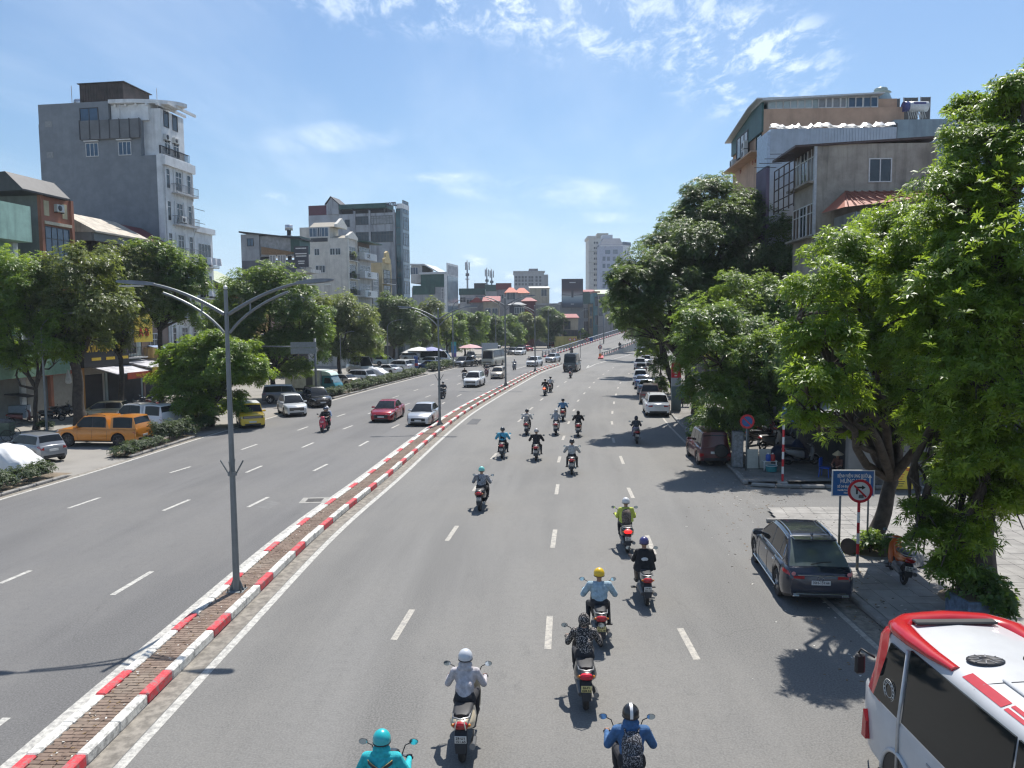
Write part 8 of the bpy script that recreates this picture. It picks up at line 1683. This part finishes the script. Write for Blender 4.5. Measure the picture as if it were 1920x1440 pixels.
for(u,v,vt,rz,lab)in((88,808,588,.15,'slim street lamp beside the forked tree at far left'),(728,702,600,.1,'slim street lamp behind the hedge near the hotel'),(850,690,560,.1,'slim street lamp carrying the colourful pylon'),(930,672,580,.1,'slim street lamp beside the beige minibus'),(1028,655,573,.2,'slim street lamp in front of the billboard'),(1088,645,580,.3,'slim street lamp left of the round flyover signs'),(1131,650,583,PI-.2,'slim street lamp standing on the flyover deck'),(640,712,622,.1,'slim grey post beside the yellow-green tree'),(1402,868,640,2.8,'slim post rising behind the no-parking sign')):
 p=G(u,v);T_SL.spawn('street_lamp',lab,'street lamp',p,rz,'single street lamps',scale=(ZH(u,vt,p.y))/9.1)
SB_=M('sign_blue',(.012,.10,.30),.4,var=.08);SR=M('sign_red',(.50,.012,.025),.4,var=.06);SW=M('sign_white',(.62,.63,.62),.45,var=.05);SK_=M('sign_black_ink',(.02,.02,.02),.5);GB_=M('sign_back_grey',(.22,.24,.24),.6,var=.1)
CIR=lambda r,n=28:[(r*math.cos(2*PI*k/n),r*math.sin(2*PI*k/n))for k in range(n)]
def disc(t,name,r,mat,x,z,y,d=.012,ri=None):
 mb=MB()
 if ri:mb.loft([[(x+q[0],yy,z+q[1])for q in CIR(rr)]for rr,yy in((r,y),(r,y-d),(ri,y-d),(ri,y))],smooth=False,cap=False)
 else:mb.prism([(x+q[0],z+q[1])for q in CIR(r)],'y',y-d,y)
 return part(mb,name,t,mat)
def banded(t,h,r,n,z0=0,first=0):
 for k in range(n):mb=MB();mb.tube([(0,0,z0+h*k/n),(0,0,z0+h*(k+1)/n)],r,10);part(mb,'post_band',t,(SR,SW)[(k+first)%2],50)
b=G(1607,1068,.13);t=thing('traffic_sign','round red-rimmed no right turn sign with a lorry symbol on a banded post','traffic sign',b,-.12);zc=ZH(1613,920,b.y)-.13;R=27/FPX*b.y*.84
mb=MB();mb.tube([(0,0,0),(0,0,.45)],.042,8);part(mb,'post',t,POLED);banded(t,zc-.45-R*.9,.042,5,.45,0)
disc(t,'face',R*.98,SW,0,zc,-.05);disc(t,'rim',R,SR,0,zc,-.061,.008,R*.78)
S_=R/.5
mb=MB();mb.prism([(-.16*S_,zc-.13*S_),(-.09*S_,zc-.13*S_),(-.09*S_,zc+.12*S_),(.07*S_,zc+.12*S_),(.07*S_,zc+.06*S_),(.22*S_,zc+.155*S_),(.07*S_,zc+.25*S_),(.07*S_,zc+.19*S_),(-.16*S_,zc+.19*S_)],'y',-.068,-.063);part(mb,'turn_arrow',t,SK_)
mb=MB();mb.prism([(-.27*S_,zc+.22*S_),(-.22*S_,zc+.27*S_),(.27*S_,zc-.22*S_),(.22*S_,zc-.27*S_)],'y',-.075,-.0695);part(mb,'slash',t,SR)
mb=MB();mb.prism([(-.05*S_,zc-.30*S_),(.15*S_,zc-.30*S_),(.15*S_,zc-.2*S_),(.12*S_,zc-.15*S_),(-.02*S_,zc-.15*S_),(-.05*S_,zc-.2*S_)],'y',-.0668,-.063);part(mb,'lorry_symbol',t,M('symbol_grey',(.12,.12,.13),.5))
b=G(1574,1037,.13);t=thing('direction_sign','blue hospital direction sign on two grey posts','sign',b,-.06);s_=b.y/FPX;z1,z0=ZH(1575,882,b.y)-.13,ZH(1575,929,b.y)-.13;x0,x1=-17*s_,60*s_
mb=MB();mb.tube([(0,.06,0),(0,.06,z1)],.035,8);part(mb,'post',t,POLED);mb=MB();mb.tube([(x1-.12,.06,0),(x1-.12,.06,z1)],.03,8);part(mb,'post',t,POLED)
mb=MB();mb.rbox(x0,x1,-.02,.02,z0,z1,.006);part(mb,'panel',t,SB_);mb=MB();mb.loft([[(x,y,z)for x,z in((x0-e,z0-e),(x1+e,z0-e),(x1+e,z1+e),(x0-e,z1+e))]for e,y in((.015,.01),(.015,-.035),(-.012,-.035),(-.012,.01))],smooth=False,cap=False);part(mb,'border',t,SW)
xc=(x0+x1)/2;hh=z1-z0
for tx,zf,sz,wf in(('BỆNH VIỆN UNG BƯỚU',.78,.13,.76),('HƯNG VIỆT',.575,.17,.62),('Số 34 Đại Cồ Việt',.36,.10,.52),('Hai Bà Trưng - Hà Nội',.22,.065,.5),('Hotline',.11,.06,.2)):
 text(tx,sz*hh/.72,t,SW,(xc-(0 if zf>.5 else .12*(x1-x0)),-.0225,z0+hh*zf),(PI/2,0,0),.001,width=wf*(x1-x0),bold=.003)
mb=MB();xa=x1-.12;za=z0+hh*.45;mb.prism([(xa-.018,za),(xa+.018,za),(xa+.018,za+.2),(xa+.06,za+.2),(xa,za+.3),(xa-.06,za+.2),(xa-.018,za+.2)],'y',-.0235,-.0205);part(mb,'arrow',t,SW)
b=G(1399,882,.13);t=thing('traffic_sign','round blue no-parking sign with red rim and slash','traffic sign',b,-.1);zc=ZH(1401,790,b.y)-.13;R=13.6/FPX*b.y;mb=MB();mb.tube([(0,0,0),(0,0,zc+R)],.04,8);part(mb,'post',t,POLE);disc(t,'face',R*.97,SB_,0,zc,-.05);disc(t,'rim',R,SR,0,zc,-.061,.008,R*.72);mb=MB();mb.prism([(-.62*R,zc+.5*R),(-.5*R,zc+.62*R),(.62*R,zc-.5*R),(.5*R,zc-.62*R)],'y',-.068,-.0625);part(mb,'slash',t,SR)
b=G(1467,908,.0);t=thing('street_name_sign','banded red and white post with blue street name plates half hidden in leaves','sign',b,-.2);mb=MB();mb.rbox(-.22,.22,-.2,.2,0,.14,.04);part(mb,'footing',t,CONC);zt=ZH(1467,775,b.y);banded(t,zt-.2,.05,9,.14,0);mb=MB();mb.box(-.1,.9,-.02,.02,zt-.35,zt-.05);part(mb,'name_plate',t,SB_);mb=MB();mb.box(-.02,.02,-.7,.3,zt-.03,zt+.27);part(mb,'name_plate',t,SB_)
b=G(604,757)+Vector((-.5,0,0));t=thing('road_sign','grey back of a two-panel overhead road sign seen past the big tree','road sign',b,.1);sg_=b.y/FPX;z0,z1=ZH(585,663,b.y),ZH(585,641,b.y);mb=MB();mb.tube([(0,0,0),(0,0,z1+.3)],.11,8);part(mb,'post',t,POLE);mb=MB();mb.tube([(.1,0,z0+.6),(-105*sg_,.1,z0+.7)],.06,8);part(mb,'arm',t,POLE);zm=(z0+z1)/2
for a,c in((z0,zm-.02),(zm+.02,z1)):mb=MB();mb.box(-44*sg_,3*sg_,-.2,-.13,a,c);part(mb,'panel_back',t,GB_)
def panel_thing(name,label,cat,uv,u0,u1,vt,bands,post=POLED,rz=0.0,th=.15):
 b=G(*uv);t=thing(name,label,cat,b,rz);s_=b.y/FPX;z=lambda v:ZH((u0+u1)/2,v,b.y)-b.z;mb=MB();mb.tube([(0,th*.5,0),(0,th*.5,z(vt))],.06,8);part(mb,'post',t,post)
 for(va,vb,c,tx)in bands:
  mt=M('print_%03d_%03d_%03d'%tuple(int(q*100)for q in c),c,.45,var=.06);mb=MB();mb.box((u0-uv[0])*s_,(u1-uv[0])*s_,-th,-.003,z(vb),z(va));part(mb,'panel',t,mt)
  if tx:text(tx,(z(va)-z(vb))*.4,t,SW,(((u0+u1)/2-uv[0])*s_,-th-.002,(z(va)+z(vb))/2),(PI/2,0,0),.001,width=(u1-u0)*s_*.7)
 return t,b,s_,z
panel_thing('banner_pylon','tall red banner pylon with white lettering beside the parked row','banner',(1267,772),1258,1276,679,[(679,708,(.5,.02,.04),None),(708,724,(.32,.36,.42),None),(724,770,(.10,.16,.18),None)])
t,b,s_,z=panel_thing('notice_panel','teal notice panel on the pavement behind the red banner pylon','panel',(1280,765),1268,1292,718,[(722,745,(.08,.28,.32),None),(745,757,(.07,.07,.07),None)])
q=[o for o in D.objects if o.name.startswith('banner_pylon')][0];y_=q.location.y
for k,v in enumerate((689,693.5,699,704)):mb=MB();mb.box(-3.5*y_/FPX,(4-k)*y_/FPX,-.157,-.151,ZH(1267,v+1.2,y_),ZH(1267,v-1.2,y_));part(mb,'lettering_band',q,SW)
panel_thing('colour_pylon','green, blue and violet banded pylon on the left pavement','banner',(851,683),847,856,641,[(641,648,(.05,.33,.30),None),(648,655,(.03,.16,.34),None),(655,662,(.05,.2,.42),None),(662,669,(.13,.08,.3),None)])
panel_thing('kiosk_sign','blue and red sign column at the end of the grey kiosk','sign',(780,694),776.5,784,668,[(668,681,(.02,.08,.3),None),(681,686,(.45,.04,.05),None),(686,693,(.03,.1,.28),None)])
b=G(762,696);t=thing('kiosk','grey metal kiosk box behind the hedge','kiosk',b,.05);s_=b.y/FPX;mb=MB();mb.rbox(-17*s_,14*s_,0,2.2,0,ZH(760,676,b.y),.05);part(mb,'body',t,M('kiosk_grey',(.27,.3,.33),.5,var=.1,scale=1));mb=MB();mb.box(-18*s_,15*s_,-.1,2.3,ZH(760,676,b.y),ZH(760,674.5,b.y));part(mb,'roof',t,GB_)
for k in range(7):mb=MB();x=(-11+k*3)*s_;mb.box(x,x+1.8*s_,-.012,-.002,ZH(760,681,b.y),ZH(760,679,b.y));part(mb,'lettering_block',t,M('kiosk_lettering',(.08,.16,.32),.5))
b=Vector((NOSE.x,NOSE.y-1,.2));t=thing('traffic_sign','post with a round keep-side sign on the red island at the flyover nose','traffic sign',b);z=lambda v:ZH(1116,v,b.y)-.2;mb=MB();mb.tube([(0,0,0),(0,0,z(640))],.075,8);part(mb,'post',t,POLED);disc(t,'face',3.4/FPX*b.y,SW,0,z(651),-.13,.02);disc(t,'rim',3.8/FPX*b.y,SR,0,z(651),-.155,.02,2.7/FPX*b.y);mb=MB();mb.box(-.18,.18,-.16,-.152,z(651.6),z(650.4));part(mb,'arrow',t,SK_);mb=MB();mb.box(-.25,.25,-.16,-.12,z(669),z(663));part(mb,'orange_marker',t,LAMPO)
y_=152;t=thing('sign_gantry','yellow rail with three round signs and a blue square above the flyover entry','sign gantry',(P(1088,640,y_).x,y_,0));X=lambda u:P(u,636,y_).x-P(1088,636,y_).x;Z=lambda v:ZH(1090,v,y_);mb=MB();mb.box(X(1066),X(1112),-.05,.05,Z(636.5),Z(635.5));part(mb,'rail',t,M('rail_ochre',(.4,.28,.08),.6))
for u in(1069,1088):mb=MB();mb.tube([(X(u),.06,0),(X(u),.06,Z(634))],.06,6);part(mb,'post',t,POLE)
for u in(1069,1077,1101):disc(t,'round_face',2.6/FPX*y_,SW,X(u),Z(636.5),-.06,.02);disc(t,'round_rim',2.9/FPX*y_,SR,X(u),Z(636.5),-.085,.02,1.9/FPX*y_)
mb=MB();mb.box(X(1105.5),X(1111.5),-.08,-.055,Z(640),Z(633));part(mb,'blue_square',t,SB_)
y_=190;t=thing('sign_portal','pale pole and horizontal bar of a sign portal on the flyover','sign portal',(P(1132,640,y_).x,y_,0));mb=MB();mb.tube([(0,0,0),(0,0,ZH(1132,583,y_))],.14,8);part(mb,'post',t,POLE);mb=MB();mb.box(P(1114,612,y_).x-P(1132,612,y_).x,0,-.05,.05,ZH(1120,613,y_),ZH(1120,612,y_));part(mb,'bar',t,POLE)
b=Vector((P(1694,900,31.6).x,31.6,.12));t=thing('price_board','yellow notice board with red and black lines beside the corner wall','notice board',b);s_=31.6/FPX;z0,z1=ZH(1694,917,31.6)-.12,ZH(1694,876,31.6)-.12;mb=MB();mb.rbox(-17*s_,18*s_,-.03,.03,z0,z1,.01);part(mb,'board',t,YS)
for k in range(2):mb=MB();mb.box(-13*s_+k*22*s_,-11.5*s_+k*22*s_,-.01,.03,0,z0);part(mb,'leg',t,POLED)
text('BẢNG GIÁ',.16,t,M('sign_red_text',(.5,.02,.02),.6),(0,-.032,z1-.1),(PI/2,0,0),.001,width=24*s_,bold=.006)
for k in range(7):mb=MB();zz_=z1-.2-k*.095;mb.box(-13*s_,(-13+9+(k*5)%7)*s_,-.034,-.0305,zz_-.03,zz_);mb2=MB();mb2.box(8*s_,14*s_,-.034,-.0305,zz_-.03,zz_);part(mb,'print_line',t,SR if k<4 else SK_);part(mb2,'print_line',t,SR if k<4 else SK_)
def simple(name,label,cat,loc,rz,pieces,group=None):
 t=thing(name,label,cat,loc,rz,group)
 for nm,fn,mt in pieces:mb=MB();fn(mb);part(mb,nm,t,mt,40)
 return t
b=G(1422,878,.13);bd=M('board_cream',(.42,.42,.37),.7,var=.08)
for k,(dx,lab)in enumerate(((-.55,'left one of two cream boards leaning at the stall'),(.05,'right one of two cream boards leaning at the stall'))):simple('board',lab,'board',b+Vector((dx,0,0)),-.1,[('sheet',lambda m:m.rbox(0,.54,-.02,.02,.0,.92,.012,0,Matrix.Rotation(-.16,4,'X')),bd)],'cream boards at the stall')
simple('cabinet','grey poster-covered utility cabinet beside the cream boards','cabinet',G(1393,880,.13)+Vector((-.1,.6,0)),-.1,[('body',lambda m:m.rbox(-.25,.25,-.2,.2,0,1.75,.03),M('cabinet_grey',(.17,.18,.19),.6,var=.3,scale=6)),('door',lambda m:m.box(-.2,.2,-.21,-.202,.15,1.6),M('cabinet_door',(.2,.21,.22),.6,var=.35,scale=8))])
for(u,v,c,lab)in((1440,866,(.02,.08,.36),'blue water jug standing on the stall stool'),(1448,866,(.4,.02,.02),'red water jug standing on the stall stool')):
 simple('water_jug',lab,'jug',G(1444,882,.13)+Vector(((u-1444)/FPX*36.5,0,.46)),0,[('body',lambda m:m.lathe([(.0001,0),(.11,0),(.12,.05),(.12,.24),(.07,.32),(.0001,.32)],14),M('plastic_%d'%u,c,.4)),('cap',lambda m:m.lathe([(.05,.32),(.05,.37),(.0001,.38)],10),SW)])
simple('basin','teal basin under the water jugs','basin',G(1446,884,.13),0,[('bowl',lambda m:m.lathe([(.2,0),(.24,.02),(.26,.26),(.24,.27),(.22,.05),(.0001,.04)],18),M('plastic_teal',(.02,.2,.22),.4)),('rim',lambda m:m.lathe([(.25,.26),(.29,.29),(.28,.31),(.24,.29)],18),M('rim_pale',(.5,.55,.55),.4))])
simple('stool_table','low pale stand carrying the jugs above the teal basin','stand',G(1444,882,.13)+Vector((0,.12,0)),0,[('top',lambda m:m.box(-.32,.32,-.16,.16,.42,.455),SW),('leg',lambda m:m.box(-.3,-.26,-.14,-.1,0,.42),SW),('leg',lambda m:m.box(.26,.3,-.14,-.1,0,.42),SW)])
CB=M('chair_blue',(.02,.09,.42),.45,var=.06)
simple('plastic_chair','bright blue plastic chair by the pavement stall','chair',G(1547,894,.13),.9,[('seat',lambda m:m.rbox(-.22,.22,-.22,.22,.40,.44,.015),CB),('backrest',lambda m:m.rbox(-.22,.22,.19,.23,.46,.86,.015),CB)]+[('leg',(lambda a,c:lambda m:m.tube([(a*.19,c*.19,.40),(a*.22,c*.22,0)],.022,6))(a,c),CB)for a in(1,-1)for c in(1,-1)])
caps=[((0,0,.36),(.10,0,.72),.15,.14,JK),((.10,0,.78),(.15,0,.88),.055,.05,SK),((0,-.08,.34),(0,.08,.34),.14,.14,TR)];ells=[((.17,0,.96),(.095,.078,.11),SK),((.14,0,1.0),(.10,.085,.10),HR),((.27,0,.95),(.016,.013,.022),SK)]
for sg in(1,-1):
 caps+=[((.1,sg*.16,.76),(.26,sg*.22,.56),.06,.048,JK),((.26,sg*.22,.56),(.46,sg*.10,.52),.045,.03,SK),((.46,sg*.1,.52),(.52,sg*.09,.51),.032,.028,SK),((0,sg*.09,.34),(.36,sg*.16,.48),.095,.07,TR),((.36,sg*.16,.48),(.30,sg*.15,.08),.065,.045,TR),((.28,sg*.15,.04),(.45,sg*.16,.035),.04,.034,SH)]
 for k in range(4):caps.append(((.52,sg*(.12-.02*k),.51),(.585,sg*(.125-.02*k),.49),.0105,.009,SK))
 caps.append(((.5,sg*.06,.52),(.55,sg*.035,.51),.011,.01,SK))
vm=grow('vendor_body',caps,ells,.012);b=G(1572,893,.13);t=thing('person','seated vendor in a conical straw hat at the pavement stall','person',b,-2.3);o=link('figure',vm,t)
for i,m_ in enumerate((cloth('vendor_brown',(.16,.07,.05)),TROU,SKIN,SHOE,SKIN,HAIRM)):o.material_slots[i].link='OBJECT';o.material_slots[i].material=m_
mb=MB();mb.lathe([(.24,0),(.12,.10),(.0001,.19)],20,0,Matrix.Translation((.13,0,1.02))@Matrix.Rotation(.15,4,'Y'));part(mb,'conical_hat',t,M('straw',(.45,.36,.22),.8))
simple('stool','low stool under the seated vendor','stool',b,0,[('top',lambda m:m.rbox(-.16,.16,-.16,.16,.16,.2,.01),BLK),('leg',lambda m:m.box(-.14,-.1,-.14,.14,0,.16),BLK),('leg',lambda m:m.box(.1,.14,-.14,.14,0,.16),BLK)])
GPk,GPl='parked scooters on the right pavement','parked scooters on the left pavement'
def parked(T,lab,uv,rz,col,grp,z=.13,dx=0,dy=0):T.spawn('parked_scooter',lab,'scooter',G(uv[0],uv[1],z)+Vector((dx,dy,0)),rz,grp,{'body':col,'plate':PLATE},tilt=.10)
parked(T_UB,'orange motorbike standing between the two near tree trunks',(1706,1098),1.35,bpaint('orange',(.55,.12,.01)),GPk,dy=.7)
parked(T_SC2,'silver scooter parked side-on near the blue plastic chair',(1506,873),.0,bpaint('silver',(.3,.3,.3)),GPk,dy=.3)
for k,(u,v,rz,n,c)in enumerate(((1452,846,.4,'silver','silver scooter behind the banded post'),(1425,835,.5,'black','black scooter in the cluster under the broad dark tree, front'),(1440,822,.5,'wine','wine scooter in the cluster under the broad dark tree'),(1462,818,.6,'black','black scooter deep in shade right of the wine one'),(1480,826,.4,'grey','grey scooter in deep shade by the dark shop wall'))):parked(T_SC,c,(u,v),rz,D.materials['bike_paint_'+n],GPk,dy=.5)
mb=MB();S=[]
for k in range(15):
 x=-.95+1.9*k/14;h=interp([(-.95,.5),(-.7,.8),(-.2,.82),(.2,.8),(.45,1.12),(.7,.9),(.95,.45)],x);S.append([(x,.38*y_*(1+.08*math.sin(k*2+y_*4)),z*h)for y_,z in((-1,0),(-.95,.4),(-.6,.85),(0,1),(.6,.85),(.95,.4),(1,0))])
mb.loft(S,closed=False,cap=False);t=thing('covered_scooter','scooter under a dark blue tarpaulin behind the silver scooter','scooter',G(1478,862,.13),.15);part(mb,'tarpaulin',t,M('tarp_navy',(.02,.035,.09),.5,var=.2,scale=3))
for k,(u,v,rz,n,c)in enumerate(((40,795,.6,'dred','dark red scooter by the vendor cart at far left'),(98,790,.4,'black','black scooter between the lamp and the slim tree'),(118,782,.3,'black2','black scooter right of the slim street lamp'),(137,780,.4,'grey','grey scooter left of the thick leaning tree'),(248,778,2.8,'black','black scooter in front of the red awning'),(262,775,2.9,'silver','silver scooter in front of the red awning'),(282,772,2.6,'wine','wine scooter below the ochre awning'),(272,768,2.4,'darkblue','dark blue scooter below the ochre awning'))):parked(T_SC,c,(u,v),rz,D.materials['bike_paint_'+n],GPl,z=0)
for k,(u,v)in enumerate(((893,685),(899,685),(905,684))):parked(T_SC,'scooter standing at the %s of the small group left of the minibus'%('left','middle','right')[k],(u,v),-1.2+.3*k,D.materials['bike_paint_black'],GPl,z=0)
simple('vendor_cart','vendor cart with a dark tilted roof at the far left','cart',G(30,788),.2,[('counter',lambda m:m.rbox(-.4,.9,-.5,.5,.2,1.15,.04),M('cart_blue_grey',(.3,.36,.42),.5,var=.1)),('roof',lambda m:m.prism([(-2.0,2.35),(1.3,1.85),(1.3,1.78),(-2.0,2.25)],'y',-.8,.8),ROOFK),('post',lambda m:m.tube([(-1.7,0,0),(-1.7,0,2.3)],.03,6),RAILD),('post',lambda m:m.tube([(.85,0,1.1),(.85,0,1.9)],.03,6),RAILD)])
t=simple('waste_cart','green waste handcart with spoked wheel at the left edge','handcart',G(10,826),.1,[('bin',lambda m:m.loft([[(x*k,y*k,z)for x,y in((-.7,-.4),(.5,-.4),(.5,.4),(-.7,.4))]for z,k in((.3,.75),(1.15,1.0))]),M('bin_green',(.07,.10,.075),.7,var=.25,scale=3)),('load',lambda m:m.ell((-.1,0,1.15),(.6,.4,.25)),M('sacks_dark',(.08,.08,.08),.8,var=.4,scale=5)),('handle',lambda m:m.tube([(.5,-.3,1.0),(.95,-.3,1.05),(.95,.3,1.05),(.5,.3,1.0)],.02,6),RAILD)])
for sy in(-.45,.45):mb=MB();mb.tube([(.35+.36*math.cos(a),sy,.36+.36*math.sin(a))for a in[2*PI*k/20 for k in range(21)]],.025,6);[mb.tube([(.35,sy,.36),(.35+.35*math.cos(a),sy,.36+.35*math.sin(a))],.008,4)for a in[2*PI*k/8 for k in range(8)]];part(mb,'wheel',t,TYRE)
for k,(u,v,r,c,lab)in enumerate(((773,657,1.9,(.55,.54,.5),'cream market umbrella on the left pavement'),(786,653,2.2,(.62,.62,.6),'white market umbrella beside the cream one'),(797,655,1.7,(.55,.55,.54),'small white market umbrella under the trees'),(809,653,1.9,(.26,.27,.45),'violet blue market umbrella next to the white ones'),(882,648,2.0,(.5,.3,.3),'pink market umbrella near the hoarding'))):
 y=128;q=P(u,v,y);simple('market_umbrella',lab,'umbrella',(q.x,y,0),0,[('canopy',(lambda z,r:lambda m:m.lathe([(r,z-.35),(r*.6,z),(.0001,z+.25)],8,0,None,False))(q.z,r),M('umbrella_%d'%k,c,.8)),('pole',(lambda z:lambda m:m.tube([(0,0,0),(0,0,z)],.03,6))(q.z),RAILD)],'market umbrellas')
simple('hanging_sack','white sack hanging from the leaning tree branch','sack',P(128,708,55.5),0,[('sack',lambda m:m.loft([[(r*math.cos(a),r*.6*math.sin(a),z)for a in[2*PI*j/10 for j in range(10)]]for r,z in((.02,.6),(.12,.3),(.22,-.1),(.24,-.35),(.12,-.45))]),M('sack_white',(.5,.5,.48),.8))])
simple('planter','blue-grey concrete planter at the foot of tree 302','planter',(10.95,17.7,.12),.05,[('box',lambda m:m.rbox(-.5,.5,-.45,.45,0,.55,.03),M('planter_blue',(.12,.17,.24),.7,var=.4,scale=5)),('soil',lambda m:m.box(-.44,.44,-.39,.39,.55,.56),SOIL)])
simple('planter','low concrete planter on the kerb beside the far shrub','planter',(11.7,47.5,.12),.1,[('box',lambda m:m.rbox(-.6,.6,-1.2,1.2,0,.35,.03),CONC),('soil',lambda m:m.box(-.52,.52,-1.1,1.1,.35,.36),SOIL)])
for(x,y,r,lab)in((11.7,18.9,.9,'earth pit round the trunk of tree 302'),(11.0,23.2,.8,'earth pit round the sign-side tree'),(12.1,42.9,.9,'earth pit round the broad dark tree')):mb=MB();mb.lathe([(r,.0),(r*.6,.10),(.0001,.13)],14,0,Matrix.Translation((x,y,.135)));o=link('tree_pit',mb.mesh('tree_pit',[SOIL]));o['kind']='structure'
simple('bucket_lid','round dark lid propped behind the blue sign post','lid',G(1590,1040,.13),0,[('disc',lambda m:m.lathe([(.0001,0),(.24,0),(.25,.03),(.0001,.05)],18,0,Matrix.Translation((0,0,.25))@Matrix.Rotation(1.2,4,'X')),M('lid_umber',(.06,.045,.035),.7))])
simple('cloth_heap','grey sheeting heaped at the foot of the sign-side tree','heap',(11.6,21.9,.13),.4,[('heap',lambda m:m.loft([[(x,y*.5*(1+.2*math.sin(k*3+y*5)),max(0,.42*math.cos(y*1.4)*(1-abs(x)/.85)+.04*math.sin(k*2.2+y*7)))for y in(-1,-.6,-.2,.2,.6,1)]for k,x in enumerate(np.linspace(-.8,.8,11))],closed=False,cap=False),M('sheeting_grey',(.17,.17,.165),.7,var=.3,scale=6))])
# ------------------------------------------------------------------ thin summer haze, one closed box of even air round the whole scene
mb=MB();mb.box(-900,900,-60,900,-1.2,85);hz=mb.mesh('haze');ho=link('haze',hz);ho['kind']='stuff'
hm=D.materials.new('haze');hm.use_nodes=True;n=hm.node_tree;n.nodes.remove(n.nodes['Principled BSDF'])
pv=n.nodes.new('ShaderNodeVolumePrincipled');pv.inputs['Color'].default_value=(.82,.9,1,1);pv.inputs['Density'].default_value=.00026;pv.inputs['Anisotropy'].default_value=.2
n.links.new(pv.outputs[0],n.nodes['Material Output'].inputs['Volume']);hz.materials.append(hm)
